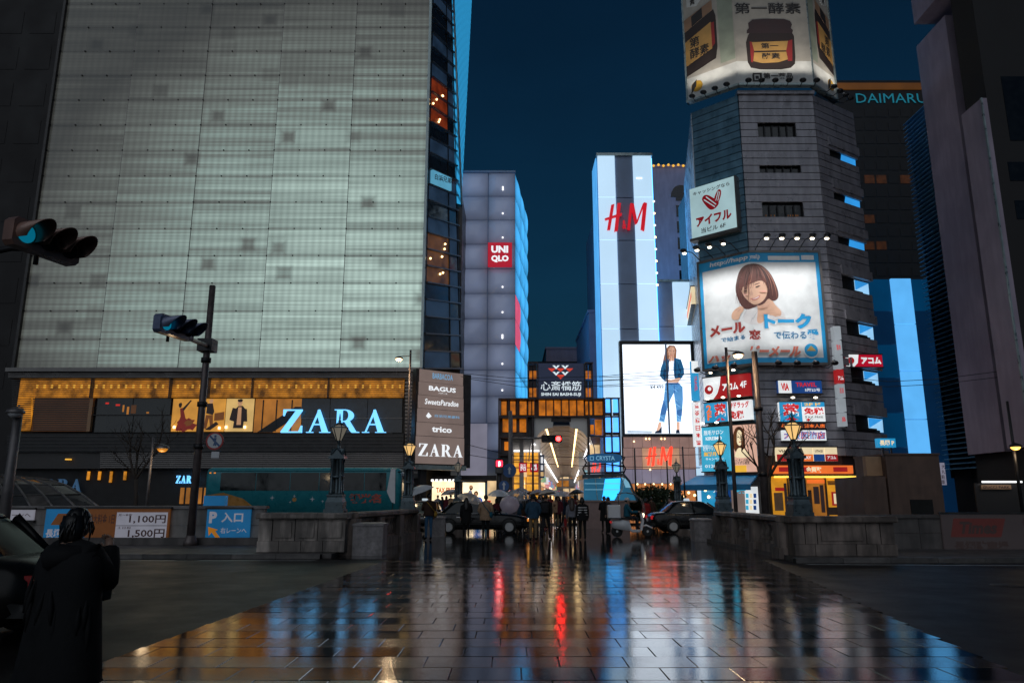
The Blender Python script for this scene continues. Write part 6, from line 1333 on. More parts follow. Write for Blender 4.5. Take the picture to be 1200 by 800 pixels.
for k in range(n):
    v1 = zt - k * (zt / n); v0 = v1 - zt / n
    MB().pbox(LB, sx0, max(.1, v0) + .03, sx1, v1 - .03, .0, .25).build('light_panel', 'lane_strip', bbd)
for k in range(7):
    v1 = zt - k * (zt / 7); v0 = v1 - zt / 7
    MB().pbox(LB, x0 - 1, v0 + .05, sx0 - .1, v1 - .05, .0, .1).build('wall_panel', 'lane_blue' if k % 2 == 0 else 'lane_dark', bbd); MB().pbox(LB, sx1 + .1, v0 + .05, x1 + 3, v1 - .05, .0, .1).build('wall_panel', 'lane_dark' if k else 'lane_blue', bbd)
# near right: big pilastered stone building
xw1 = at(1107, 18, 42).x; xw2 = at(1150, 115, 38).x
tb = thing('stone_tower', 'massive dark stone building with tall pilasters at the right edge', 'building', (xw1, 42, 0)); zt1 = at(1107, 18, 42).z; zt2 = at(1150, 115, 38).z
MB().box(xw1, 42, 4.2, xw1 + 1.6, 45.4, zt1).build('pilaster', 'tower_stone', tb); MB().box(xw2, 38, 4.2, xw2 + .3, 39.9, zt2).build('pilaster', 'tower_stone', tb); MB().box(xw2 + .3, 38, 4.2, xw2 + 12, 39.9, 44).build('wall', 'tower_dark', tb)
MB().box(xw1 + 1.6, 39.9, 4.2, xw1 + 20, 45.4, 44).build('wall', 'tower_dark', tb); MB().box(xw2 - .06, 37.94, 4.2, xw2 + .02, 38.06, zt2).build('corner_bead', 'edge_trim', tb)
MB().box(xw1 - .5, 40.4, zt1 + 1.1, xw1 + 20, 44.5, zt1 + 3.2).build('cornice', 'tower_stone', tb); MB().box(xw1 + .4, 38.0, 0, xw1 + 20, 45.4, 4.2).build('ground_floor', 'tower_dark', tb)
RT = front(38.0)
for x_, y_, w_, h_ in ((1178, 90, 60, 75), (1182, 190, 60, 22), (1190, 235, 60, 22)): MB().pbox(RT, *RT.rect(x_, y_, x_ + w_, y_ + h_), -.05, .03).build('window', 'dark_glass', tb)
SW = Plane((xw1 - .02, 45.4, 0), (0, -1, 0))
for k in range(0): MB().pbox(SW, 0.02, 4.2 + k * (zt1 - 4.2) / 9, 3.38, 4.23 + k * (zt1 - 4.2) / 9, -.05, .012).build('joint_line', 'tower_dark', tb)
# louvred flank behind it
xl_ = at(1080, 300, 53).x; lz = at(1070, 145, 53).z
lv = thing('louvred_building', 'dark building clad in blue lit horizontal louvres behind the stone pilaster', 'building', (xl_, 50, 0)); MB().box(xl_ + .4, 45.6, 0, xl_ + 8, 53, lz).build('building_mass', 'lane_dark' if False else 'tower_dark', lv)
pmat('louvre_lit_blue', (.22, .48, .72), .35, metal=.1)  # blue light on the louvres put into their colour
me_lv = None
for k in range(84):
    z = lz - .2 - k * .34
    if z < 3.5: break
    mb = MB(); mb.loft([[(xl_ - .25, 46, z), (xl_ + .4, 46, z + .16), (xl_ + .4, 46, z + .19), (xl_ - .25, 46, z + .04)], [(xl_ - .25, 53, z), (xl_ + .4, 53, z + .16), (xl_ + .4, 53, z + .19), (xl_ - .25, 53, z + .04)]], smooth=False)
    mb.build('louvre', 'louvre_lit_blue', lv)
mb = MB()
for y in (46.2, 48.4, 50.6, 52.8): mb.box(xl_ + .1, y - .05, 3, xl_ + .3, y + .05, lz)
mb.build('louvre_posts', 'black_metal', lv)
# kiosk box on the far lanes
kp = front(33.0); r = kp.rect(1041, 533, 1104, 604)
kk = thing('service_kiosk', 'plain brown service kiosk box behind the right wall', 'kiosk', (r[0], 33, 0)); MB().box(r[0], 33, 0, r[2], 36, r[3]).build('body', 'kiosk_brown', kk); MB().box(r[0] - .04, 32.95, r[3] + .002, r[2] + .04, 36.05, r[3] + .08).build('roof_edge', 'kiosk_brown', kk)
r2 = kp.rect(1013, 558, 1040.5, 604); MB().box(r2[0], 33.05, 0, r2[2], 35.9, r2[3]).build('low_wing', 'kiosk_brown', kk); r3 = kp.rect(1020, 534, 1040, 557); MB().box(r3[0], 33.4, r3[1], r3[2], 33.7, r3[3]).build('tan_panel', 'kiosk_tan', kk); MB().pbox(kp, *kp.rect(1067, 585, 1093, 602), .0, .04).build('vent_panel', 'black_hole', kk)
pk = thing('parking_sign', 'small blue lit parking sign on the kiosk roof', 'sign', kp.w(kp.uv(1038, 533)[0], kp.uv(1038, 533)[1], 0)); MB().pbox(kp, *kp.rect(1028, 513.5, 1049, 524), -.2, .05).build('panel', 's_blue', pk); text(kp, '長堀 P', kp.rect(1030, 515.5, 1047, 522), 's_cream', pk, d=.07, bold=.04); MB().pbox(kp, *kp.rect(1035, 524, 1037, 534), -.15, -.05).build('post', 'pole_dark', pk); MB().pbox(kp, *kp.rect(1045, 524, 1046.5, 534), -.15, -.05).build('post', 'pole_dark', pk)
# little shop with a white tube at the far right
r = RT.rect(1143, 566, 1215, 604); gs2 = thing('corner_stall', 'dim shop front with a long white tube lamp at the right edge', 'shop', RT.w(r[0], 0, .2)); MB().pbox(RT, r[0], .15, r[2], r[3], .0, .1).build('shop_window', 'sign_brown' if False else 'tower_dark', gs2); MB().pbox(RT, *RT.rect(1146, 563.5, 1191, 565.5), .3, .45).build('tube_lamp', 'lamp_strip', gs2); MB().pbox(RT, *RT.rect(1147, 568, 1182, 573), .1, .2).build('name_board', 'kiosk_tan', gs2); text(RT, 'GUCCI PARK', RT.rect(1149, 569, 1180, 572.2), 's_dark', gs2, d=.22)
wl = thing('vertical_sign', 'small white vertical sign beside the louvred building', 'sign', (at(1104, 555, 44).x, 44, 0)); K4 = front(44.0); MB().pbox(K4, *K4.rect(1101, 542, 1107, 568), -.1, .1).build('panel', 'pale_panel', wl)
for k, ch in enumerate('大丸駐車'): text(K4, ch, K4.rect(1102, 544 + k * 6, 1106, 549 + k * 6), 's_dark', wl, d=.12)
MB().pbox(K4, *K4.rect(1103.2, 568, 1104.8, 610), -.05, .05).build('post', 'pole_dark', wl)
# ------------------------------------------------------------------ parking signs on the ramp walls: front light put in as faint glow
LW = front(25.56)
for n, c in dict(p_white=(150, 150, 162), p_blue=(20, 100, 150), p_orange=(95, 55, 22), p_ink=(45, 28, 28), p_arrow=(190, 120, 30), p_dim=(70, 68, 72)).items(): emat(n, srgb(*c), .5, var=.12, scale=2.0, base=[x * .6 for x in srgb(*c)])
t, r, sub = sign(LW, 'blue parking entrance sign with a yellow arrow on the left ramp wall', 242.5, 596.5, 293.5, 639, 'p_blue', .0, .08)
text(LW, 'P', sub(.06, .62, .24, .94), 'p_white', t, d=.1, bold=.05); text(LW, '入口', sub(.34, .64, .84, .92), 'p_white', t, d=.1, bold=.03); text(LW, '右レーンへ', sub(.34, .34, .94, .5), 'p_white', t, d=.1, bold=.02)
MB().poly(LW, [(lerp(r[0], r[2], a), lerp(r[1], r[3], b)) for a, b in ((.05, .52), (.28, .44), (.22, .4), (.36, .19), (.92, .19), (.92, .11), (.32, .11), (.14, .37), (.08, .28))], .08, .1).build('arrow', 'p_arrow', t)
t, r, sub = sign(LW, 'blue and orange car park tariff board with white price panel on the left ramp wall', 54, 596, 199, 635, 'p_orange', .0, .08)
fld(LW, t, sub(0, 0, .33, 1), 'p_blue', .09, .08); MB().poly(LW, [(lerp(r[0], r[2], a), lerp(r[1], r[3], b)) for a, b in ((.05, .52), (.1, .86), (.32, .86), (.27, .52))], .09, .1).build('emblem', 'p_orange', t); text(LW, '長堀', sub(.02, .14, .14, .4), 'p_white', t, d=.1, bold=.03)
text(LW, '最大料金 1日', sub(.35, .55, .56, .85), 'p_ink', t, d=.1); fld(LW, t, sub(.575, .1, .985, .9), 'p_white', .1, .08)
fld(LW, t, sub(.575, .49, .985, .51), 'p_dim', .108, .1); text(LW, '1,100円', sub(.68, .56, .975, .82), 'p_ink', t, d=.11, bold=.02); text(LW, '1,500円', sub(.68, .13, .975, .4), 'p_ink', t, d=.11, bold=.02); text(LW, '月～金曜', sub(.59, .78, .7, .86), 'p_ink', t, d=.11); text(LW, '土日祝', sub(.59, .4, .7, .47), 'p_ink', t, d=.11)
t, r, sub = sign(LW, 'white strip sign with lane directions at the left end of the ramp wall', -30, 597, 41, 609, 'p_white', .0, .08); text(LW, '満車は右レーンへ', sub(.1, .25, .96, .75), 'p_ink', t, d=.1, bold=.01)
RW = front(22.95); emat('times_face', srgb(62, 56, 58), .35)
t, r, sub = sign(RW, 'large white car park sign with a red slanted logo on the right ramp wall', 1104, 602.5, 1290, 648, 'times_face', .0, .06); MATS['p_dim'].node_tree.nodes['Principled BSDF']
P = lambda pts, m, d: MB().poly(RW, [(lerp(r[0], r[2], a), lerp(r[1], r[3], b)) for a, b in pts], .06, d).build('emblem', m, t)
emat('times_red', srgb(80, 40, 38), .35); emat('times_ink', srgb(42, 34, 34), .6)
P([(.045, .42), (.075, .9), (.4, .9), (.36, .42)], 'times_red', .08); text(RW, 'Times', sub(.1, .5, .34, .82), 'times_ink', t, d=.09, bold=.04, shear=.25); text(RW, '長堀駐車場', sub(.06, .08, .4, .32), 'times_ink', t, d=.08, bold=.04)
text(RW, '最大\n330\n時間\n24', sub(.5, .08, .68, .92), 'times_ink', t, d=.08, bold=.02)

# ------------------------------------------------------------------ traffic signals
emat('signal_cyan', srgb(10, 160, 200), .36, sample=True); emat('signal_red', srgb(255, 25, 25), 45.0, sample=True, var=.02); emat('signal_red_core', srgb(255, 220, 215), 14)
pmat('lens_off', (.015, .014, .014), .15)
def signal(label, loc, rz, lit, body, arm_pts=None, scale=1.0, tilt=0.0, visor=.38):
    t = thing('traffic_signal', label, 'traffic signal', (0, 0, 0)); V = Plane((0, 0, 0))
    mb = MB(); mb.loft([[(x, y, z) for x, z in [(-.62 + .12 * 0, -.16), (-.56, -.225), (.56, -.225), (.62, -.16), (.62, .16), (.56, .225), (-.56, .225), (-.62, .16)]] for y in (.12, -.08)] , smooth=False); mb.build('housing', body, t)
    for k, x in enumerate((-.4, 0, .4)):
        mb = MB(); mb.disc(Plane((x, -.085, 0)), 0, 0, .15, .012, 20, d0=-.01); mb.build('lens', (('signal_cyan', 'lens_off', 'signal_red')[k] if k == lit else 'lens_off'), t)
        # hood: a slanted half tube, long at the top
        n = 18; vs = []
        for i in range(n + 1):
            a = R(-35 + 250 * i / n); q = Vector((x + .185 * math.cos(a), 0, .185 * math.sin(a))); ln = visor * (.35 + .65 * max(0, math.sin(a) * .6 + .4))
            vs += [q + Vector((0, -.085, 0)), q + Vector((0, -.085 - ln, 0)), Vector((x + .172 * math.cos(a), -.085 - ln, .172 * math.sin(a))), Vector((x + .172 * math.cos(a), -.085, .172 * math.sin(a)))]
        fs = []
        for i in range(n):
            for e in range(3): b0 = i * 4 + e; fs.append((b0, b0 + 4, b0 + 5, b0 + 1))
        mb = MB(); mb.add(vs, fs, 0, True); mb.build('visor', body if body != 'black_metal' else 'visor_dark', t)
    MB().path([(-.3, .1, 0), (-.3, .3, 0), (.3, .3, 0), (.3, .1, 0)], .03, 6).build('bracket', 'pole_dark', t); MB().path([(.15, .3, -.3), (.15, .3, .1)], .04, 6).build('bracket', 'pole_dark', t)
    t.location = loc; t.rotation_euler = (tilt, 0, rz); t.scale = (scale,) * 3
    return t
def pole(label, px, py_top, base, rad=.1, m='pole_brown', name='street_pole', taper=.8, collars=()):
    top = None; b = Vector(base); h = at(px, py_top, b.y).z
    t = thing(name, label, 'pole', b); MB().path([b, (b.x, b.y, h)], [rad, rad * taper], 12).build('shaft', m, t); MB().lathe([(rad * 1.7, 0), (rad * 1.7, .12), (rad * 1.15, .3), (rad, .32)], 12, b).build('foot', m, t)
    MB().lathe([(rad * taper * 1.05, h), (rad * taper * .9, h + .04), (.01, h + .06)], 10, (b.x, b.y, 0)).build('cap', m, t)
    for c in collars: MB().lathe([(rad * 1.25, c), (rad * 1.25, c + .16)], 12, (b.x, b.y, 0)).build('collar', 'pole_dark', t)
    return t, b, h
# big pole on the island, its arm carrying a signal towards the near lanes
pb = at(222, 645, 24.6); pm, b, h = pole('tall brown steel pole carrying a traffic signal in front of the glass screen', 251, 336, (pb.x, 24.6, .12), .13, collars=(3.2, 4.6, 6.1))
sp_ = at(205, 384, 18.5); ap = Vector((b.x, b.y, at(245, 405, 24.6).z))
MB().path([ap, at(222, 397, 21), sp_ + Vector((.1, .35, -.1))], [.075, .065, .055], 8).build('arm', 'pole_brown', pm); MB().cbox(ap, (.5, .5, .42)).build('clamp', 'pole_dark', pm)
signal('blue lit traffic signal on the arm of the tall brown pole', sp_, R(76), 0, 'signal_body_blue', scale=1.05, visor=.5)
sp2 = at(52, 284, 10.2)
signal('close traffic signal with a cyan light reaching in at the left edge', sp2, R(74), 0, 'signal_body', scale=.9, visor=.5)
pq = thing('signal_pole', 'signal mast just outside the left edge holding the close signal', 'pole', (-9.6, 10.4, 0)); MB().path([(-9.6, 10.4, 0), (-9.6, 10.4, 7)], [.14, .11], 10).build('shaft', 'pole_brown', pq); MB().path([(-9.6, 10.4, 4.75), sp2 + Vector((-.9, .6, .12)), sp2 + Vector((-.25, .28, .02))], [.06, .05, .05], 8).build('arm', 'pole_dark', pq)
# round sign on the pole
rsn = thing('road_sign', 'round no walking sign with a white plate on the brown pole', 'road sign', (b.x + .6, b.y - .15, at(253, 518, 24.4).z)); RS = Plane((0, b.y - .2, 0)); c = RS.uv(252, 516.5)
MB().disc(RS, c[0], c[1], .29, .03, 28, d0=0).build('rim', 'red_paint', rsn); MB().disc(RS, c[0], c[1], .235, .036, 28, d0=0).build('face', 'white_paint', rsn)
mb = MB(); 
for p in ([(-.06, -.2), (.0, -.02), (.05, -.03), (.0, -.22)], [(.02, -.2), (.04, 0), (.1, -.2), (.05, -.22)], [(-.08, 0), (-.04, .14), (.08, .14), (.06, -.04), (-.03, -.04)]): mb.poly(RS, [(c[0] + x * .72, c[1] + y * .72) for x, y in p], .03, .042)
mb.disc(RS, c[0] + .015, c[1] + .15, .04, .042, 10, d0=.03); mb.poly(RS, [(c[0] - .185, c[1] + .145), (c[0] - .145, c[1] + .185), (c[0] + .185, c[1] - .145), (c[0] + .145, c[1] - .185)], .036, .044); mb.build('pictogram', 'blue_paint', rsn)
MB().pbox(RS, *RS.rect(248, 529, 257, 536.5), 0, .03).build('plate', 'white_paint', rsn); MB().path([(b.x, b.y, rsn.location.z), (b.x + .9, b.y - .1, rsn.location.z)], .025, 6).build('bracket', 'pole_grey', rsn)
# small street lamps
emat('street_bulb', srgb(255, 190, 90), 2.5, sample=True); emat('street_bulb_bright', srgb(255, 215, 160), 8.0, sample=True); emat('street_bulb_dim', srgb(200, 130, 40), .8)
def street_lamp(label, px, ytop, Y, xlamp, ylamp, m, rad=.07, pm='pole_grey', zb=.12, glow=0):
    base = at(px, 590, Y); t = thing('street_lamp', label, 'street lamp', (base.x, Y, zb)); h = at(px, ytop, Y).z; L_ = at(xlamp, ylamp, Y - .2)
    MB().path([(base.x, Y, zb), (base.x, Y, h)], [rad, rad * .7], 10).build('shaft', pm, t); MB().lathe([(rad * 1.6, zb), (rad * 1.6, zb + .2), (rad, zb + .35)], 10, (base.x, Y, 0)).build('foot', pm, t)
    MB().path([(base.x, Y, L_.z + .25), lerp(Vector((base.x, Y, L_.z)), L_, .5) + Vector((0, 0, .2)), L_ + Vector((0, 0, .16))], .025, 6).build('arm', pm, t)
    MB().lathe([(.04, .18), (.22, .1), (.26, .02), (.25, 0)], 12, L_).build('hood', pm, t); MB().ball(L_, .2, 10, sz=(1, 1, .7)).build('bulb', m, t)
    if glow:
        d = bpy.data.lights.new('bulb_light', 'POINT'); d.energy = glow; d.color = (1, .72, .42); d.shadow_soft_size = .2; o = bpy.data.objects.new('bulb_light', d); col.objects.link(o); o.parent = t; o.location = L_ - Vector(t['_w']) + Vector((0, -.1, -.35))
    return t
street_lamp('slim grey street lamp with an orange bulb left of the brown pole', 172, 512, 29, 190.5, 525.5, 'street_bulb_dim', .06, glow=15)
street_lamp('tall street lamp with a bright bulb beside the tenant sign', 476, 410, 45, 467.5, 420.5, 'street_bulb_bright', .09, 'pole_brown', glow=160)
street_lamp('tall brown street lamp with a bright bulb in front of the woman billboard', 862, 407, 31, 865, 416, 'street_bulb_bright', .085, 'pole_brown', .01, glow=120)
street_lamp('dark lamp post with an orange bulb at the right edge of the view', 1197, 470, 33, 1190, 523.5, 'street_bulb', .08, 'pole_dark', .12, glow=25)
pole('thick brown utility pole in front of the corner building', 893, 413, (at(897, 600, 31).x, 31, .01), .15, collars=(2.5, 5.2))
# far kerb poles with the red signal and the pedestrian signal
p1, b1, h1 = pole('grey signal pole left of the arcade opening', 599, 482, (at(598, 600, 46).x, 46, .01), .14, 'pole_grey')
sg = at(646.5, 514, 45.4); MB().path([(b1.x, b1.y, sg.z + .05), (sg.x - .3, 45.8, sg.z + .1)], .06, 8).build('arm', 'pole_grey', p1)
signal('red lit traffic signal hanging in front of the arcade vault', sg, R(4), 2, 'black_metal', visor=.2)
p2, b2, h2 = pole('dark post with the red pedestrian light', 585, 538, (at(585, 600, 44).x, 44, .01), .2, 'pole_dark')
emat('ped_red', srgb(235, 20, 35), 12.0, sample=True); ps = thing('pedestrian_signal', 'red pedestrian light with a white standing figure', 'traffic signal', (b2.x, 43.7, at(585, 553, 43.7).z)); PSN = front(43.7)
MB().pbox(PSN, *PSN.rect(580.5, 538.5, 590, 554.5), -.25, 0).build('housing', 'black_metal', ps); MB().pbox(PSN, *PSN.rect(581.6, 539.6, 588.8, 546.2), 0, .02).build('red_lens', 'ped_red', ps); MB().pbox(PSN, *PSN.rect(581.6, 547.2, 588.8, 553.4), 0, .02).build('green_lens', 'lens_off', ps)
mb = MB(); c = PSN.uv(585.2, 543); mb.disc(PSN, c[0], c[1] + .1, .03, .03, 8, d0=.02); mb.poly(PSN, [(c[0] - .05, c[1] + .06), (c[0] + .05, c[1] + .06), (c[0] + .03, c[1] - .14), (c[0] - .03, c[1] - .14)], .02, .03); mb.build('pictogram', 'signal_red_core', ps)
emat('sign_round_blue', srgb(25, 95, 160), .5)
for px, py, Y, r_, lb_ in ((597, 551, 45.6, .42, 'round blue road sign on the grey signal pole'), (590.5, 569, 43.4, .3, 'small round blue sign below the pedestrian light')):
    K5 = front(Y); c = K5.uv(px, py); t = thing('road_sign', lb_, 'road sign', K5.w(c[0], c[1])); MB().disc(K5, c[0], c[1], r_, .03, 24, d0=0).build('face', 'blue_paint', t); MB().poly(K5, [(c[0] - .05, c[1] - .22), (c[0] + .05, c[1] - .22), (c[0] + .05, c[1] + .05), (c[0] + .12, c[1] + .05), (c[0], c[1] + .24), (c[0] - .12, c[1] + .05), (c[0] - .05, c[1] + .05)], .03, .04).build('arrow', 'white_paint', t); MB().pbox(K5, c[0] - .04, c[1] - .3, c[0] + .04, c[1] + .3, -.12, 0).build('bracket', 'pole_dark', t)
for px, yt, Y, lb_ in ((746, 526, 47.5, 'thin dark pole in front of the fashion shop front'), (803.5, 524, 47.5, 'thin dark pole beside the narrow vertical signs'), (784, 540, 48.5, 'short dark pole behind the far lantern lamp')): pole(lb_, px, yt, (at(px, 600, Y).x, Y, .12), .06, 'pole_dark')
ab = street_lamp('low grey camera post at the left edge of the view', 7, 478, 22, 18, 484, 'white_paint', .17, 'pole_grey')
# overhead wires
wi = 0
for pts in ([(540, 437, 50), (600, 443, 50), (700, 441, 52), (830, 430, 52)], [(540, 441, 50), (600, 447, 50), (700, 446, 52), (830, 437, 52)], [(545, 443, 49), (610, 453, 50), (700, 452, 52), (815, 444, 53)], [(545, 520, 48), (600, 534, 48), (700, 536, 49), (830, 532, 50)], [(545, 532, 48), (600, 541, 48), (690, 546, 49), (820, 548, 50)], [(985, 441, 45), (1040, 447, 45), (1100, 444, 44), (1210, 430, 40)], [(985, 447, 45), (1040, 453, 45), (1100, 450, 44), (1210, 437, 40)]):
    w3 = [at(*p) for p in pts]; pth = []
    for i in range(len(w3) - 1):
        for k in range(5): pth.append(lerp(w3[i], w3[i + 1], k / 5))
    o = MB().path(pth + [w3[-1]], .018, 4).build('overhead_wire', 'wire'); tag(o, ['highest', 'second highest', 'third highest', 'fourth highest', 'lowest', 'upper right hand', 'lower right hand'][wi] + ' of the dark wires strung across the street', 'wire', 'overhead wires'); wi += 1

# ------------------------------------------------------------------ glass hood of the underground mall stairs
emat('hood_glass', srgb(30, 92, 122), .7, var=.25, scale=.9); emat('hood_bright', srgb(40, 150, 225), 2.6, var=.12, sample=True); emat('hood_pale', srgb(120, 175, 200), .8)
pmat('pink_stone', (.26, .18, .165), .5, var=.15, scale=4, bump=.2); emat('sign_navy', srgb(18, 80, 125), .7)
HD = front(41.0); hd_ = thing('mall_entrance_hood', 'blue lit glass entrance hood on a pinkish stone base in front of the arcade', 'entrance', (HD.uv(712, 590)[0], 41, 0))
g0 = HD.rect(684, 588, 738, 626); MB().box(g0[0], 41, .01, g0[2], 45, g0[3]).build('base', 'pink_stone', hd_); MB().box(g0[0] - .06, 40.94, g0[3] + .002, g0[2] + .4, 45.06, g0[3] + .1).build('coping', 'pink_stone', hd_)
for k, (pts, m) in enumerate((([(684, 561), (697, 560), (700, 587), (684, 587)], 'hood_glass'), ([(697.5, 560), (727, 559), (731, 569), (723, 587), (700.5, 587)], 'hood_glass'), ([(709, 561), (727, 560), (726, 575), (719, 587), (705, 587)], 'hood_bright'), ([(731.5, 569), (728, 559), (737, 570), (746, 587), (724, 587)], 'hood_glass'), ([(728.5, 559), (734, 561), (741, 571), (733, 571)], 'hood_pale'))):
    MB().poly(HD, [HD.uv(*p) for p in pts], -.06, .02 + .012 * k).build('glass_pane', m, hd_)
rf = [HD.uv(*p) for p in ((682, 556), (731, 554.5), (738, 563), (747.5, 587), (745.5, 587), (736.5, 565), (730, 557.5), (682, 560.5))]; MB().poly(HD, rf, -3.8, .15).build('roof', 'glass_blue', hd_)
for x in (697.2, 731.2): MB().poly(HD, [HD.uv(x - .4, 560), HD.uv(x + .4, 560), HD.uv(x + (3.4 if x < 700 else -7), 587), HD.uv(x + (2.6 if x < 700 else -7.8), 587)], .0, .1).build('glazing_bar', 'edge_trim', hd_)
for y in (566, 573): MB().pbox(HD, *HD.rect(685, y, 727, y + .7), .09, .12).build('etched_line', 'hood_pale', hd_)
cs = thing('mall_name_sign', 'oval blue name sign in an iron scroll frame on the glass hood', 'sign', HD.w(HD.uv(708, 556)[0], HD.uv(708, 556)[1], .1))
ov = [HD.uv(708 + 20.5 * math.copysign(abs(math.cos(a)) ** .6, math.cos(a)), 536.8 + 5.6 * math.copysign(abs(math.sin(a)) ** .75, math.sin(a))) for a in [2 * math.pi * i / 32 for i in range(32)]]; MB().poly(HD, ov, .0, .12).build('board', 'sign_navy', cs); emat('crysta_letters', srgb(120, 175, 205), .8); text(HD, 'CRYSTA', HD.rect(698, 534, 720, 539.2), 'crysta_letters', cs, d=.14, bold=.02)
mb = MB()
for q in ((691, 534.5, 695.5, 535.2), (691, 538.6, 695.5, 539.3), (691, 535.2, 691.7, 538.6), (694.8, 535.2, 695.5, 538.6)): mb.pbox(HD, *HD.rect(*q), .12, .14)
mb.build('emblem', 'crysta_letters', cs)
mb = MB()
for s in (-1, 1):
    x = 708 + s * 22; mb.path([HD.w(*HD.uv(x - s * 4, 533), .05), HD.w(*HD.uv(x + s * 2, 536), .05), HD.w(*HD.uv(x - s * 1, 542), .05), HD.w(*HD.uv(x + s * 3, 549), .05), HD.w(*HD.uv(x, 556), .05)], .045, 5)
mb.path([HD.w(*HD.uv(684, 546), .05), HD.w(*HD.uv(708, 543.5), .05), HD.w(*HD.uv(731, 546), .05)], .04, 5); mb.path([HD.w(*HD.uv(684, 554), .05), HD.w(*HD.uv(731, 553), .05)], .04, 5); mb.build('scroll_frame', 'black_metal', cs)
# glass canopy of the stairs at the far left
pmat('canopy_glass', (.05, .052, .055), .12); 
gc = thing('glass_canopy', 'sloping dark glass canopy with pale bars behind the left ramp wall', 'canopy', at(40, 600, 29))
def gcp(s, t_):
    top = lerp(at(-40, 552, 33), at(42, 560, 33), s); bot = lerp(at(-40, 600, 28), at(116, 594, 28), s); return lerp(top, bot, t_) + Vector((0, 0, .25 * math.sin(math.pi * t_)))
for i in range(6):
    for j in range(4):
        a = [gcp((i + .04) / 6, (j + .06) / 4), gcp((i + .96) / 6, (j + .06) / 4), gcp((i + .96) / 6, (j + .94) / 4), gcp((i + .04) / 6, (j + .94) / 4)]; MB().add([p for p in a] + [p - Vector((0, 0, .03)) for p in a], [(0, 3, 2, 1), (4, 5, 6, 7), (0, 1, 5, 4), (1, 2, 6, 5), (2, 3, 7, 6), (3, 0, 4, 7)]).build('glass_pane', 'canopy_glass' if (i + j) % 3 else 'concrete_dark', gc)
for i in range(7): MB().path([gcp(i / 6, k / 4) for k in range(5)], .045, 5).build('bar', 'pole_grey', gc)
for j in range(5): MB().path([gcp(0, j / 4), gcp(.5, j / 4), gcp(1, j / 4)], .035, 5).build('bar', 'louvre_dark', gc)
for s in (.05, .5, .95): q = gcp(s, .9); MB().path([q, (q.x, q.y, .1)], .06, 6).build('post', 'pole_dark', gc)
# blue cabinet on the ramp wall beside the bus
K6 = front(26.2); o_ = thing('sign_cabinet', 'small blue sign cabinet on the ramp wall beside the brown pole', 'sign', K6.w(K6.uv(250, 594)[0], K6.uv(250, 594)[1])); MB().pbox(K6, *K6.rect(238.5, 580.5, 263, 594.5), -.3, 0).build('panel', 'p_blue', o_); MB().pbox(K6, *K6.rect(248, 594.5, 252, 600), -.2, -.1).build('post', 'pole_dark', o_)

# ------------------------------------------------------------------ bare street trees and the clipped shrub
def bare_tree(label, base, h, seedv, spread=.55, levels=4):
    rs = random.Random(seedv); t = thing('bare_tree', label, 'tree', base); tr = MB(); br = MB()
    def grow(p, d, ln, r, lv):
        pts = [p]; dd = d
        for _ in range(3):
            dd = (dd + Vector((rs.uniform(-.18, .18), rs.uniform(-.18, .18), rs.uniform(-.02, .14)))).normalized(); pts.append(pts[-1] + dd * ln / 3)
        (tr if lv == 0 else br).path(pts, [lerp(r, r * .62, i / 3) for i in range(4)], 7 if lv < 2 else 4)
        if lv < levels:
            for k in range(3 if lv else 4):
                ax = Vector((rs.uniform(-1, 1), rs.uniform(-1, 1), rs.uniform(.1, .9))).normalized(); nd = (dd * (1 - spread) + ax * spread).normalized(); grow(pts[rs.choice((2, 3, 3))], nd, ln * rs.uniform(.5, .72), r * .55, lv + 1)
    grow(Vector(base), Vector((0, 0, 1)), h * .45, h * .022, 0); tr.build('trunk', 'bark', t); br.build('crown', 'bark', t); return t
bare_tree('bare tree in front of the glowing orange band on the left', (at(160, 600, 33).x, 33, .12), 5.2, 3)
bare_tree('bare dark tree between the two poles in front of the corner building', (at(905, 600, 33).x, 33, .05), 5.6, 8, .6)
sh = thing('clipped_shrub', 'dense dark evergreen shrub behind the scooter', 'shrub', (at(768, 612, 44).x, 44, .0)); rs = random.Random(2); c0 = at(768, 596, 44); mb = MB()
for i in range(6500):
    a = rs.uniform(0, 2 * math.pi); q = rs.uniform(-1, 1); rr = rs.uniform(.55, 1) ** .4; s_ = math.sqrt(1 - q * q)
    bump_ = 1 + .22 * math.sin(a * 5 + q * 4) + rs.uniform(-.12, .12)
    p = Vector((c0.x + 1.55 * rr * s_ * math.cos(a) * bump_, 44 + 1.0 * rr * s_ * math.sin(a) * bump_, max(.35, 1.15 + .95 * rr * q * bump_))); d = Vector((rs.uniform(-1, 1), rs.uniform(-1, 1), rs.uniform(-.3, 1))).normalized(); e = d.cross(Vector((rs.random(), rs.random(), rs.random()))).normalized() * .06
    mb.quad(p, p + d * .08 + e, p + d * .18, p + d * .08 - e)
mb.build('foliage', 'leaf_dark', sh); mb = MB()
for i in range(5): mb.path([(c0.x + rs.uniform(-.2, .2), 44, 0), (c0.x + rs.uniform(-.7, .7), 44 + rs.uniform(-.4, .4), 1.3)], [.05, .02], 5)
mb.build('stem', 'bark', sh)
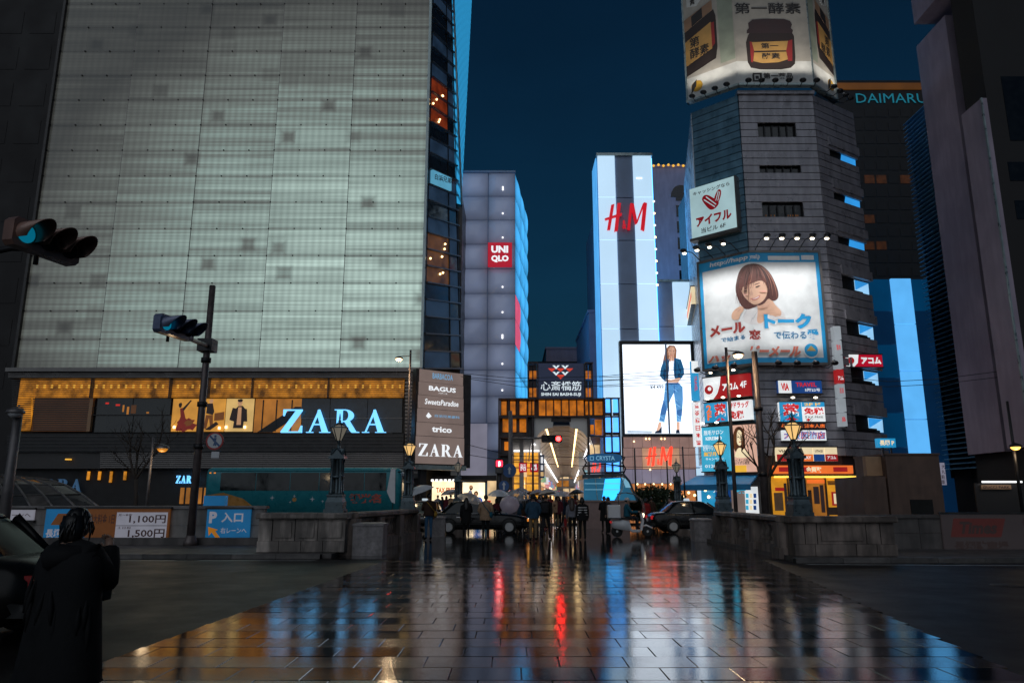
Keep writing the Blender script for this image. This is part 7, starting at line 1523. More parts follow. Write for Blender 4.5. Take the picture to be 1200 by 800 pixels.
# ------------------------------------------------------------------ vehicles
emat('head_lamp', srgb(255, 235, 200), 3.0); emat('tail_lamp', srgb(190, 25, 30), .6); emat('indicator', srgb(240, 140, 50), .8); emat('taxi_lamp', srgb(210, 225, 235), .7); pmat('lens_clear', (.5, .5, .5), .1); pmat('lens_red', (.25, .01, .012), .15)
pmat('car_glass_tint', (.006, .006, .006), .12, spec=.08)
def rrect(x0, x1, w, z, n=5, rf=.28):
    """rounded rectangle ring in plan"""
    pts = []; r = min(rf, w * .6)
    for cx_, cy_, a0 in ((x1 - r, w - r, 0), (x0 + r, w - r, 90), (x0 + r, -w + r, 180), (x1 - r, -w + r, 270)):
        for i in range(n): a = R(a0 + 90 * i / (n - 1)); pts.append((cx_ + r * math.cos(a), cy_ + r * math.sin(a), z))
    return pts
def sedan(label, paint, group, taxi=True, lights=True):
    t = thing('taxi' if taxi else 'parked_car', label, 'taxi' if taxi else 'car', (0, 0, 0), group)
    st = [(-2.36, .66, .42, .70), (-2.33, .76, .34, .84), (-2.1, .82, .26, .93), (-1.7, .845, .22, .965), (-1.0, .85, .2, .95), (0, .85, .2, .93), (.8, .85, .2, .92), (1.15, .845, .2, .90), (1.7, .83, .22, .845), (2.15, .80, .26, .77), (2.33, .74, .34, .68), (2.37, .64, .42, .58)]
    rings = [[(x, s * w_, z) for s, w_, z in ((-1, w * .86, zb), (-1, w, zb + .1), (-1, w * 1.0, (zb + zt) / 2), (-1, w * .985, zt - .12), (-1, w * .9, zt - .02), (-1, w * .45, zt + .012), (1, w * .45, zt + .012), (1, w * .9, zt - .02), (1, w * .985, zt - .12), (1, w, (zb + zt) / 2), (1, w, zb + .1), (1, w * .86, zb))] for x, w, zb, zt in st]
    MB().loft(rings).build('body', paint, t)
    gl = [rrect(-1.82, 1.08, .79, .90), rrect(-1.62, .78, .755, 1.08), rrect(-1.36, .42, .69, 1.32), rrect(-1.24, .24, .655, 1.40)]
    wn = MB().loft(gl, cap=False).build('windows', 'car_glass' if taxi else 'car_glass_tint', t)
    MB().loft([rrect(-1.26, .27, .662, 1.395), rrect(-1.2, .18, .64, 1.44), rrect(-1.0, .0, .56, 1.475), rrect(-.7, -.3, .35, 1.485)]).build('roof', paint, t)
    for s in (-1, 1):
        mb = MB(); mb.path([(1.02, s * .72, .9), (.3, s * .64, 1.4)], .035, 5); mb.build('pillar', paint, wn); mb = MB(); mb.path([(-1.72, s * .7, .92), (-1.25, s * .64, 1.4)], .06, 5); mb.build('pillar', paint, wn); mb = MB(); mb.path([(-.38, s * .795, .9), (-.42, s * .675, 1.39)], .04, 5); mb.build('pillar', paint, wn)
        mb = MB(); mb.path([(-1.75, s * .80, .915), (1.05, s * .80, .905)], .016, 4); mb.build('belt_trim', 'chrome', t)
        for x in (-.42, .72, -1.25): mb = MB(); mb.box(x - .006, s * .852 - .004, .3, x + .006, s * .852 + .004, .88); mb.build('door_seam', 'rubber', t)
        for x in (-.95, .25): MB().box(x - .09, s * .865 - .015, .74, x + .09, s * .865 + .015, .77).build('door_handle', 'chrome', t)
        MB().ball((.75, s * .93, .98), .1, 8, sz=(.6, 1, .75)).build('mirror', paint, t)
        MB().box(-1.9, s * .853 - .012, .42, 1.9, s * .853 + .012, .46).build('side_trim', 'rubber', t)
        MB().cbox((2.30, s * .55, .63), (.1, .3, .14)).build('headlight', 'head_lamp' if lights else 'lens_clear', t); MB().cbox((2.24, s * .73, .62), (.16, .1, .12)).build('indicator', 'indicator' if lights else 'lens_red', t)
        MB().cbox((-2.325, s * .58, .72), (.08, .32, .16)).build('taillight', 'tail_lamp' if taxi else 'lens_red', t)
        for x in (-1.4, 1.38):
            w_ = MB(); pr_ = [(.0, .11), (.23, .11), (.305, .08), (.315, 0), (.305, -.08), (.23, -.11), (0, -.11)]
            def ring(prof, m, nm, par=None, off=0.):
                mb = MB(); rings = [[(x + r_ * math.cos(2 * math.pi * i / 20), s * .77 + s * yy + s * off, .315 + r_ * math.sin(2 * math.pi * i / 20)) for i in range(20)] for r_, yy in prof]; mb.loft(rings, smooth=(nm != 'rim')); return mb.build(nm, m, par or t)
            wh = ring([(.2, .1), (.29, .1), (.315, .06), (.315, -.1), (.25, -.11)], 'rubber', 'wheel'); ring([(.205, .108), (.19, .108), (.175, .07), (.12, .075), (.105, .1), (.055, .1), (.05, .12), (.01, .12)], 'rim_silver', 'rim', wh)
            for q_ in range(10): a_ = 2 * math.pi * q_ / 10; MB().ball((x + .147 * math.cos(a_), s * .848, .315 + .147 * math.sin(a_)), .02, 6, sz=(1, .4, 1)).build('rim_hole', 'rubber', wh)
            mb = MB(); mb.path([(x + .37 * math.cos(R(a)), s * .85, .33 + .37 * math.sin(R(a))) for a in range(-5, 190, 15)], .03, 5); mb.build('wheel_arch', 'rubber', t)
    MB().loft([rrect(2.2, 2.43, .78, .36), rrect(2.2, 2.45, .8, .5), rrect(2.2, 2.42, .78, .54)]).build('front_bumper', 'rubber', t); MB().loft([rrect(-2.43, -2.2, .78, .36), rrect(-2.45, -2.2, .8, .5), rrect(-2.42, -2.2, .78, .54)]).build('rear_bumper', 'rubber', t)
    MB().cbox((2.335, 0, .63), (.05, .72, .13)).build('grille', 'chrome', t); MB().cbox((-2.445, 0, .62), (.02, .34, .16)).build('number_plate', 'white_plastic', t)
    if taxi: MB().loft([rrect(-.62, -.38, .2, 1.482, rf=.08), rrect(-.6, -.4, .17, 1.60, rf=.08)]).build('roof_lamp', 'taxi_lamp', t)
    return t
c1 = sedan('black taxi with silver wheels standing behind the man in the beige coat', 'car_black', 'black taxis on the far lanes'); g = gnd(559, 627.5); c1.location = (g.x, 35.6, .012); c1.rotation_euler = (0, 0, R(2))
c2 = copy_tree(c1, (at(812, 620, 36).x + .35, 36.4, .008), R(2), 'black taxi seen behind the square stone block on the right'); 
c3 = copy_tree(c1, (at(493, 615, 39).x, 40.2, .008), R(-92), 'dark taxi facing the camera behind the man with the white umbrella')
c4 = sedan('near dark sedan with a red tail light at the lower left', 'car_dark', 'cars in the near lanes', taxi=False, lights=False); c4.location = (-7.55, 9.0, .003); c4.rotation_euler = (0, 0, R(181)); c4.scale = (1, 1, .98)

# coach behind the left wall
bt = thing('tour_bus', 'teal tour coach with red characters and stars behind the pale stone wall', 'bus', (at(355, 600, 42).x, 42, 0))
bx0 = at(240, 570, 42).x; bx1 = at(470, 570, 42).x; bz = at(355, 547.5, 42).z
def brect(x0, x1, y0, y1, z, r=.2, n=4):
    pts = []
    for cx_, cy_, a0 in ((x1 - r, y1 - r, 0), (x0 + r, y1 - r, 90), (x0 + r, y0 + r, 180), (x1 - r, y0 + r, 270)):
        for i in range(n): a = R(a0 + 90 * i / (n - 1)); pts.append((cx_ + r * math.cos(a), cy_ + r * math.sin(a), z))
    return pts
MB().loft([brect(bx0, bx1, 42, 44.5, .35), brect(bx0, bx1, 42, 44.5, bz - .35), brect(bx0 + .03, bx1 - .1, 42.05, 44.45, bz - .12), brect(bx0 + .15, bx1 - .3, 42.2, 44.3, bz)]).build('body', 'bus_teal', bt)
BS = front(42.0)
xs = [258, 300, 340, 374, 401, 427, 453]
for a, b_ in zip(xs, xs[1:]): MB().pbox(BS, *BS.rect(a + .4, 553.5, b_ - .4, 574.5), -.05, .012).build('window', 'car_glass', bt)
MB().pbox(BS, *BS.rect(250, 550.2, 462, 551.4), .0, .03).build('roof_stripe', 'gate_glass' if False else 'bus_teal', bt)
o = MB(); o.poly(BS, [BS.uv(*p) for p in ((242, 580), (262, 577), (285, 584), (300, 596), (240, 596))], .0, .008); o.build('painted_wave', 'bus_orange', bt)
text(BS, '観光名', BS.rect(409, 578, 447, 589.5), 'bus_red', bt, d=.012, bold=.06)
for x, y, s_ in ((366, 584.5, .16), (319, 583, .14), (378, 587, .09), (345, 581, .1), (340, 588, .08)):
    c = BS.uv(x, y); MB().poly(BS, [(c[0] + s_ * (1 if i % 2 == 0 else .25) * math.cos(R(45 * i)), c[1] + s_ * (1 if i % 2 == 0 else .25) * math.sin(R(45 * i))) for i in range(8)], 0, .012).build('painted_star', 'white_paint', bt)
c = BS.uv(345, 585); MB().disc(BS, c[0], c[1], .12, .014, 12, d0=0).build('painted_star', 'bus_orange', bt)
MB().box(bx1 - .45, 41.96, .9, bx1 - .42, 42.0, bz - .25).build('door_seam', 'rubber', bt); MB().box(bx1 - .02, 42.2, 1.2, bx1 + .03, 44.3, bz - .4).build('windscreen', 'car_glass', bt)
pl_ = BS.rect(456, 549, 463, 586); mb = MB(); mb.poly(BS, [BS.uv(*p) for p in ((458.5, 549), (463.5, 549), (463, 590), (459, 588), (453.5, 576))], .02, .06); mb.build('white_pillar', 'white_plastic', bt)
MB().path([(bx1 - .2, 41.98, bz - .25), (bx1 + .35, 41.8, bz - .2), (bx1 + .4, 41.75, bz - .45)], .035, 6).build('mirror_arm', 'black_metal', bt); MB().cbox((bx1 + .4, 41.72, bz - .75), (.1, .2, .5)).build('mirror', 'bus_orange', bt)
MB().pbox(BS, *BS.rect(425, 568, 452, 570), .013, .02).build('window_reflection_strip', 'car_glass', bt) if False else None
for x in (bx0 + 2.2, bx1 - 2.6):
    mb = MB(); mb.loft([[(x + r_ * math.cos(2 * math.pi * i / 20), 41.97 + yy, .48 + r_ * math.sin(2 * math.pi * i / 20)) for i in range(20)] for r_, yy in ((.1, .0), (.28, .02), (.47, 0), (.48, .3), (.1, .3))]); w_ = mb.build('wheel', 'rubber', bt)
    mb = MB(); mb.loft([[(x + r_ * math.cos(2 * math.pi * i / 16), 41.955 + yy, .48 + r_ * math.sin(2 * math.pi * i / 16)) for i in range(16)] for r_, yy in ((.05, .0), (.15, -.01), (.27, .012))]); mb.build('rim', 'rim_silver', w_)
for x in (bx0 + .25, bx0 + .5): MB().cbox((x, 41.99, bz - .3), (.1, .03, .06)).build('marker_lamp', 'indicator', bt)

# delivery scooter
sc_p = gnd(741, 629.5); sct = thing('delivery_scooter', 'white delivery scooter with a large box crossing the wet road', 'scooter', (0, 0, 0))
for x in (-.62, .66):
    mb = MB(); mb.loft([[(x + r_ * math.cos(2 * math.pi * i / 18), yy, .24 + r_ * math.sin(2 * math.pi * i / 18)) for i in range(18)] for r_, yy in ((.15, .06), (.22, .06), (.24, .03), (.24, -.03), (.22, -.06), (.15, -.06))]); w_ = mb.build('wheel', 'rubber', sct); mb = MB(); mb.loft([[(x + r_ * math.cos(2 * math.pi * i / 14), yy, .24 + r_ * math.sin(2 * math.pi * i / 14)) for i in range(14)] for r_, yy in ((.03, .07), (.05, .07), (.055, .03), (.13, .03), (.15, .06), (.15, -.06), (.13, -.03), (.055, -.03), (.05, -.07), (.03, -.07))], smooth=False); mb.build('rim', 'rim_silver', w_)
def sx(stn): return [[(x, s * w, z) for s, w, z in ((-1, w_, z0), (-1, w_, z1 - .05), (-1, w_ * .7, z1), (1, w_ * .7, z1), (1, w_, z1 - .05), (1, w_, z0))] for x, w_, z0, z1 in stn]
MB().loft(sx([(-.85, .08, .46, .6), (-.75, .16, .36, .7), (-.4, .18, .3, .72), (-.1, .17, .28, .66), (0, .15, .2, .32), (.35, .15, .2, .3)])).build('body', 'white_plastic', sct)
MB().loft(sx([(-.5, .15, .72, .8), (-.2, .17, .72, .82), (.02, .13, .7, .79)])).build('seat', 'rubber', sct)
mb = MB(); mb.loft([[(.33, -.2, .28), (.33, .2, .28), (.42, .2, .28), (.42, -.2, .28)], [(.42, -.2, .7), (.42, .2, .7), (.52, .17, .68), (.52, -.17, .68)], [(.36, -.14, .98), (.36, .14, .98), (.46, .12, .98), (.46, -.12, .98)]], smooth=False); mb.build('leg_shield', 'white_plastic', sct)
MB().path([(.66, 0, .24), (.5, 0, .6), (.42, 0, 1.02)], .035, 8).build('fork', 'black_metal', sct); MB().path([(.36, -.33, 1.04), (.42, -.1, 1.02), (.42, .1, 1.02), (.36, .33, 1.04)], .018, 6).build('handlebar', 'black_metal', sct); MB().ball((.5, 0, .9), .09, 10, sz=(.7, 1, 1)).build('headlight', 'head_lamp', sct)
MB().loft(sx([(.42, .07, .44, .5), (.62, .09, .46, .53), (.86, .06, .34, .42)])).build('front_fender', 'white_plastic', sct)
mb = MB(); mb.loft([brect(-1.0, -.46, -.27, .27, .8, .05), brect(-1.0, -.46, -.27, .27, 1.28, .05), brect(-.97, -.49, -.24, .24, 1.32, .05)], smooth=False); mb.build('delivery_box', 'white_plastic', sct); MB().box(-1.0, -.28, .74, -.44, .28, .795).build('rack', 'black_metal', sct); MB().cbox((-.88, 0, .62), (.06, .16, .08)).build('taillight', 'tail_lamp', sct)
pmat('screen_film', (.5, .52, .55), .1, alpha=.35)
mb = MB(); cvp = [(.5, .7), (.56, 1.1), (.48, 1.5), (.2, 1.76), (-.2, 1.84), (-.55, 1.78)]; mb.add([(x, s, z) for x, z in cvp for s in (-.3, .3)], [(2 * i, 2 * i + 1, 2 * i + 3, 2 * i + 2) for i in range(5)], 0, True); mb.build('rain_screen', 'screen_film', sct)
for s in (-.3, .3): MB().path([(x, s, z) for x, z in cvp], .016, 5).build('screen_frame', 'pole_grey', sct)
MB().path([(-.55, 0, 1.78), (-.5, 0, 1.32)], .02, 5).build('screen_frame', 'pole_grey', sct)
sct.location = (sc_p.x, sc_p.y + .1, .01); sct.rotation_euler = (0, 0, R(-3)); SCOOT = sct
# ------------------------------------------------------------------ people
def seg_d(p, a, b):
    ab = b - a; t = max(0, min(1, (p - a).dot(ab) / max(1e-9, ab.dot(ab)))); return (p - a - ab * t).length
def person(label, top, bottom, hair='short', hairm='hair_black', pose='stand', coat=.86, group=None, cap=None, shoes='cloth_black', bag=None, bulk=1.0, stripes=None, lod=1):
    """faces local +y, stands 1.70 m tall at the origin"""
    t = thing('person', label, 'person', (0, 0, 0), group); V = Vector
    J = {}
    sw = .18 if pose == 'walk' else .0; sit = pose == 'sit'
    J['pel'] = V((0, 0, .93)); J['sp'] = V((0, .0, 1.1)); J['ch'] = V((0, .005, 1.28)); J['nb'] = V((0, -.005, 1.42)); J['nk'] = V((0, .015, 1.50))
    for s, k in ((-1, 'l'), (1, 'r')):
        f = sw * s
        J['sh' + k] = V((s * .175, -.005, 1.385)); J['hp' + k] = V((s * .085, 0, .88))
        J['kn' + k] = V((s * .095, f * .9 + .02, .50 + abs(f) * .03)); J['an' + k] = V((s * .10, f * 1.7 - (.06 if f < 0 else 0), .085 + (.05 if f < 0 else 0))); J['to' + k] = J['an' + k] + V((s * .02, .15, -.055))
        J['el' + k] = V((s * .225, -.03 - f * .6, 1.11)); J['wr' + k] = V((s * .225, .05 - f * .9, .87))
        if pose in ('umbrella', 'umbrella_l') and (k == 'r') == (pose == 'umbrella'): J['el' + k] = V((s * .24, .05, 1.13)); J['wr' + k] = V((s * .15, .24, 1.26))
        if pose == 'phone' and k == 'r': J['el' + k] = V((s * .23, .17, 1.17)); J['wr' + k] = V((s * .10, .25, 1.40))
        if pose == 'phone' and k == 'l': J['el' + k] = V((s * .23, .05, 1.10)); J['wr' + k] = V((s * .12, .26, 1.10))
        if pose == 'pocket': J['el' + k] = V((s * .27, -.06, 1.12)); J['wr' + k] = V((s * .2, .08, .95))
        if sit: J['kn' + k] = V((s * .14, .42, .90)); J['an' + k] = V((s * .13, .46, .46)); J['to' + k] = J['an' + k] + V((0, .15, -.05)); J['el' + k] = V((s * .25, .18, 1.12)); J['wr' + k] = V((s * .24, .46, 1.14))
    names = list(J); idx = {n: i for i, n in enumerate(names)}
    bones = [('pel', 'sp', 'T'), ('sp', 'ch', 'T'), ('ch', 'nb', 'T'), ('nb', 'nk', 'S')]
    for k in 'lr': bones += [('nb', 'sh' + k, 'T'), ('sh' + k, 'el' + k, 'T'), ('el' + k, 'wr' + k, 'T'), ('pel', 'hp' + k, 'B'), ('hp' + k, 'kn' + k, 'B'), ('kn' + k, 'an' + k, 'B'), ('an' + k, 'to' + k, 'F')]
    rad = {'pel': (.135, .105), 'sp': (.125, .095), 'ch': (.15, .105), 'nb': (.085, .075), 'nk': (.055, .055)}
    for k in 'lr': rad.update({'sh' + k: (.065, .06), 'el' + k: (.045, .045), 'wr' + k: (.03, .03), 'hp' + k: (.095, .095), 'kn' + k: (.06, .06), 'an' + k: (.042, .045), 'to' + k: (.04, .03)})
    me = bpy.data.meshes.new('sk'); me.from_pydata([tuple(J[n]) for n in names], [(idx[a], idx[b]) for a, b, _ in bones], []); ob = bpy.data.objects.new('sk', me); col.objects.link(ob)
    md = ob.modifiers.new('skin', 'SKIN'); md.use_smooth_shade = True
    for n in names: sv = me.skin_vertices[0].data[idx[n]]; sv.radius = tuple(x * bulk for x in rad[n]); sv.use_root = n == 'pel'
    ss = ob.modifiers.new('sub', 'SUBSURF'); ss.levels = lod; ss.render_levels = lod
    dg = bpy.context.evaluated_depsgraph_get(); ev = ob.evaluated_get(dg); m2 = ev.to_mesh()
    vs = [tuple(v.co) for v in m2.vertices]; fs = [tuple(p.vertices) for p in m2.polygons]; bpy.data.objects.remove(ob); bpy.data.meshes.remove(me)
    mats = {'T': 0, 'B': 1, 'S': 2, 'F': 3}; b = MB()
    for f in fs:
        c = sum((V(vs[i]) for i in f), V()) / len(f); best = min(bones, key=lambda q: seg_d(c, J[q[0]], J[q[1]]) / (1.3 if q[2] == 'F' else 1)); b.f.append(list(f)); b.m.append(mats[best[2]]); b.s.append(True)
    b.v = list(vs)
    # head with nose, brow, chin, ears and eyes
    hc = V((0, .03, 1.605)); n = 14; rings = []
    for k in range(11):
        a = math.pi * (k + .03) / 10.06 - math.pi / 2; ring = []
        for i in range(n):
            th = 2 * math.pi * i / n; x = .076 * math.cos(a) * math.cos(th); y = .097 * math.cos(a) * math.sin(th); z = .118 * math.sin(a)
            if z < -.03: x *= 1 - .25 * (-z - .03) / .09; y = y * (1 - .1 * (-z - .03) / .09) + .012
            if y > .05 and abs(x) < .02 and -.035 < z < .02: y += .022
            if y > .05 and .03 < z < .055: y += .004
            ring.append(hc + V((x, y, z)))
        rings.append(ring)
    b.loft(rings, 2)
    for s in (-1, 1): b.ball(hc + V((s * .079, -.005, -.005)), .03, 6, 2, (.35, .7, 1)); b.ball(hc + V((s * .03, .088, .012)), .011, 6, 4)
    b.path([hc + V((-.022, .098, -.055)), hc + V((0, .104, -.057)), hc + V((.022, .098, -.055))], .006, 4, 5)
    # hands: palm, four fingers and a thumb from the side of the palm
    for s, k in ((-1, 'l'), (1, 'r')):
        w = J['wr' + k]; d = (w - J['el' + k]).normalized()
        curl = pose in ('umbrella', 'umbrella_l', 'phone', 'sit')
        side = d.cross(V((0, 1, 0))); side = side.normalized() if side.length > .2 else V((1, 0, 0)); pal = d.cross(side).normalized()
        b.path([w - d * .03, w + d * .03, w + d * .085], [.03, .038, .034], 8, 2)
        for q in range(4):
            o = side * (.026 - .0175 * q); ln = (.07, .08, .075, .058)[q]; p0 = w + d * .07 + o; bend = .9 if curl else .35
            p1 = p0 + d * ln * .45 + pal * ln * .25 * bend; p2 = p1 + d * ln * (.35 - .5 * bend * .5) + pal * ln * .55 * bend; b.path([p0, p1, p2], [.0095, .009, .007], 5, 2)
        p0 = w + d * .02 + side * .028; b.path([p0, p0 + d * .03 + side * .026 + pal * .012, p0 + d * .058 + side * .03 + pal * .03], [.012, .0105, .008], 5, 2)
    body = b.build('body', [top, bottom, 'skin', shoes, 'hair_black', 'cloth_wine'], t)
    # jacket or coat: torso shell with a hem, sleeves with cuffs, collar
    if coat:
        jm = MB(); q = bulk; prof = [(1.455, .07, .065), (1.42, .12, .085), (1.385, .20, .105), (1.28, .222, .14), (1.15, .205, .14), (1.02, .205, .145)]
        if coat < .98: prof += [(coat + .02, .215 + (1 - coat) * .06, .155 + (1 - coat) * .07), (coat, .213 + (1 - coat) * .06, .153 + (1 - coat) * .07)]
        if sit: prof = [p for p in prof if p[0] > .93] + [(.93, .2, .15)]
        rs_ = random.Random(len(label)); rings = []
        for z, a_, c_ in prof:
            rings.append([(q * a_ * math.cos(2 * math.pi * i / 18) * (1 + rs_.uniform(-.03, .03) * (z < 1.3)), q * c_ * math.sin(2 * math.pi * i / 18) * (1 + rs_.uniform(-.04, .04) * (z < 1.3)), z) for i in range(18)])
        jm.loft(rings, cap=False)
        for k in 'lr':
            sh_, el, wr = J['sh' + k], J['el' + k], J['wr' + k]; jm.path([sh_ + V((0, 0, -.01)), lerp(sh_, el, .5), el, lerp(el, wr, .5), lerp(el, wr, .97)], [.082 * q, .07 * q, .06 * q, .056 * q, .052 * q], 9, cap=False)
        jm.lathe([(.085, 1.43), (.078, 1.47), (.07, 1.475), (.068, 1.44)], 14, (0, 0, 0))
        if stripes:
            for z in stripes: jm.lathe([(.232, z), (.235, z + .02), (.232, z + .04)], 18, (0, 0, 0), 1, ell=.66)
        jm.build('jacket', [top, 'cloth_white'], t)
    if cap: MB().lathe([(.088, 1.625), (.094, 1.66), (.085, 1.71), (.05, 1.74), (.005, 1.745)], 14, (0, .02, 0), ell=1.2).build('cap', cap, t)
    hm_ = MB(); hr_ = random.Random(len(label) * 3 + 1); rings = []
    for k in range(8):
        a = R(-22 + 112 * k / 7.2); ring = []
        for i in range(16):
            th = 2 * math.pi * i / 16; back = .5 - .5 * math.sin(th); zz = .128 * math.sin(a) if back > .35 or k > 3 else max(.055, .128 * math.sin(a))
            ring.append(hc + V((.086 * max(.05, math.cos(a)) * math.cos(th) * (1 + hr_.uniform(-.04, .05)), -.012 + .104 * max(.05, math.cos(a)) * math.sin(th), zz + .004)))
        rings.append(ring)
    hm_.loft(rings)
    if hair == 'long':
        rings = []
        for z, w_, y_, d_ in ((1.68, .08, -.03, .07), (1.6, .096, -.045, .075), (1.5, .105, -.07, .06), (1.36, .115, -.115, .045), (1.22, .095, -.14, .03), (1.17, .05, -.145, .015)): rings.append([(w_ * math.cos(2 * math.pi * i / 12) * (1 + hr_.uniform(-.06, .06)), y_ + d_ * math.sin(2 * math.pi * i / 12), z) for i in range(12)])
        hm_.loft(rings)
    if hair == 'bob':
        rings = [[(w_ * math.cos(2 * math.pi * i / 14), y_ + d_ * math.sin(2 * math.pi * i / 14), z) for i in range(14)] for z, w_, y_, d_ in ((1.67, .08, -.02, .08), (1.58, .1, -.02, .085), (1.49, .1, -.035, .07), (1.47, .07, -.04, .05))]; hm_.loft(rings)
    hm_.build('hair', hairm, t)
    if bag == 'backpack': jm = MB(); jm.loft([[(x * .15, -.15 - y * .16, z) for x, y in ((-1, 0), (-1, .7), (-.6, 1), (.6, 1), (1, .7), (1, 0))] for z in (1.0, 1.04, 1.3, 1.38)]); o = jm.build('backpack', 'cloth_charcoal', t)
    if bag and bag.startswith('sling'):
        MB().path([(-.13, -.07, 1.42), (0, -.16, 1.25), (.16, -.15, 1.06), (.2, -.05, .98)], .018, 5).build('bag_strap', bag.split(':')[1], t); MB().ball((.23, -.06, .95), .13, 8, sz=(.6, 1.1, 1)).build('sling_bag', bag.split(':')[1], t)
    if bag and bag.startswith('tote'): MB().box(-.34, -.08, .55, -.24, .16, .84).build('tote_bag', bag.split(':')[1], t); MB().path([(-.29, -.03, .84), (-.25, .04, .93), (-.29, .11, .84)], .01, 4).build('tote_handle', bag.split(':')[1], t)
    return t
def put(t, px, py, rz=0, h=1.7, Y=None, z=.01):
    p = gnd(px, py) if Y is None else Vector((at(px, 590, Y).x, Y, 0)); t.location = (p.x, p.y, z); t.rotation_euler = (0, 0, R(rz)); t.scale = (h / 1.72,) * 3; return p
def umbrella(label, film_m, loc, tilt=(0, 0), rad=.55, closed_h=.26, shaft=.75, group='umbrellas held over the crossing'):
    t = thing('umbrella', label, 'umbrella', (0, 0, 0), group); n = 8; mb = MB(); rings = []; K = 5; N_ = 24
    for k in range(K + 1):
        q = (k + .02) / K; ring = []
        for i in range(N_):
            a = 2 * math.pi * i / N_; sc_ = 1 - .07 * q * q * (1 - abs(math.cos(a * n / 2))); ring.append((rad * q * sc_ * math.cos(a), rad * q * sc_ * math.sin(a), closed_h * (1 - q ** 2.1) - .02 * q * (1 - abs(math.cos(a * n / 2)))))
        rings.append(ring)
    mb.loft(rings, cap=False); mb.build('canopy', film_m, t)
    for i in range(n):
        a = 2 * math.pi * i / n; MB().path([(rad * q * math.cos(a), rad * q * math.sin(a), closed_h * (1 - q ** 2.1) - .012) for q in (.02, .35, .7, 1)], .006, 4).build('rib', 'pole_dark', t)
    MB().path([(0, 0, closed_h + .06), (0, 0, closed_h - shaft)], .009, 6).build('shaft', 'pole_grey', t); MB().path([(0, 0, closed_h - shaft), (0, 0, closed_h - shaft - .09), (.03, 0, closed_h - shaft - .13), (.07, 0, closed_h - shaft - .1)], .014, 6).build('handle', 'rubber', t)
    t.location = loc; t.rotation_euler = (R(tilt[0]), R(tilt[1]), 0); return t
def held(label, film_m, p, dx, dy, ztop, tilt=(0, 0), rad=.55, **k): return umbrella(label, film_m, (p.x + dx, p.y + dy, ztop - .3), tilt, rad, **k)

pp = put(person('man in a brown jacket and blue jeans under a white umbrella', 'cloth_brown', 'cloth_jeans', pose='umbrella_l', bag='sling:cloth_mustard', group='people waiting at the crossing', coat=.9), 502, 633, 28, 1.78)
held('white umbrella held by the man in blue jeans', 'film_white', pp, -.42, .15, 2.14, (6, -20), .62)
pp = put(person('woman with long dark hair in a black coat beside the beige coat', 'cloth_black', 'cloth_black', 'long', pose='umbrella', coat=.62, group='people waiting at the crossing'), 546, 630, 5, 1.62)
held('beige umbrella over the woman in the black coat', 'film_beige', pp, .12, .6, 1.86, (12, 18), .58)
pp = put(person('man in a beige coat and black trousers with a blue strap', 'cloth_beige', 'cloth_black', pose='pocket', coat=.74, bag='sling:cloth_teal', group='people waiting at the crossing', bulk=1.06), 569, 632, -8, 1.74)
pp = put(person('man in a blue jacket, khaki trousers and a dark cap', 'cloth_blue', 'cloth_khaki', pose='pocket', coat=.84, cap='cloth_charcoal', bag='tote:cloth_black', group='people waiting at the crossing', bulk=1.06), 625, 634, 3, 1.74)
pp = put(person('man in black with a backpack stepping beside the blue jacket', 'cloth_black', 'cloth_charcoal', pose='walk', coat=.85, bag='backpack', group='people waiting at the crossing'), 640, 632, -12, 1.76)
pp = put(person('woman with long brown hair, grey jacket and black leggings', 'cloth_grey', 'cloth_black', 'long', 'hair_brown', 'stand', .92, bag='tote:cloth_red', group='people waiting at the crossing', shoes='cloth_charcoal'), 671, 632, -6, 1.62)
pp = put(person('person in a black padded jacket with white stripes', 'cloth_black', 'cloth_black', 'bob', coat=.78, stripes=(1.28, 1.18, 1.08, .98, .88), group='people waiting at the crossing', bulk=1.08), 683, 632.5, 4, 1.64)
pp = put(person('person in a long black coat right of the striped jacket', 'cloth_black', 'cloth_black', coat=.55, pose='phone', group='people waiting at the crossing'), 709, 624, 10, 1.7)
pp = put(person('person in black standing behind the delivery scooter', 'cloth_charcoal', 'cloth_black', coat=.8, group='people waiting at the crossing'), 714, 625, 60, 1.66)
pp = put(person('person in a red coat in front of the shrub', 'cloth_red', 'cloth_charcoal', 'bob', coat=.6, group='people near the shrub'), 757, 0, 20, 1.6, Y=40.5)
put(person('person in dark clothes beside the red coat', 'cloth_brown', 'cloth_black', coat=.8, group='people near the shrub'), 763, 0, -30, 1.68, Y=41.2)
put(person('pale grey dressed person behind the right taxi', 'cloth_pale', 'cloth_grey', 'bob', 'hair_brown', 'phone', .8, group='people near the shrub'), 785, 0, 150, 1.6, Y=39.2)
# pairs behind the left taxi
pp = put(person('woman in wine red under a clear umbrella behind the left taxi', 'cloth_wine', 'cloth_black', 'bob', pose='umbrella', group='people behind the left taxi'), 582, 0, 15, 1.6, Y=38); held('pale dome umbrella behind the left taxi', 'film_white', pp, .1, .1, 2.08, (8, 0), .56)
pp = put(person('person in white top behind the left taxi', 'cloth_white', 'cloth_grey', 'long', pose='umbrella', group='people behind the left taxi'), 588, 0, -10, 1.58, Y=38.3)
pp = put(person('person hidden by a pink umbrella right of the left taxi', 'cloth_grey', 'cloth_jeans', pose='umbrella_l', group='people behind the left taxi'), 600, 0, 20, 1.62, Y=36.8); held('pink umbrella tipped towards the camera', 'film_pink', pp, -.12, -.35, 1.62, (64, 0), .48)
pp = put(person('person under a clear umbrella in front of the golden store', 'cloth_blue', 'cloth_black', pose='umbrella', group='people behind the left taxi'), 606, 0, 0, 1.66, Y=37.4); held('clear umbrella catching the golden light', 'film_clear', pp, .0, -.1, 2.05, (22, 8), .66)
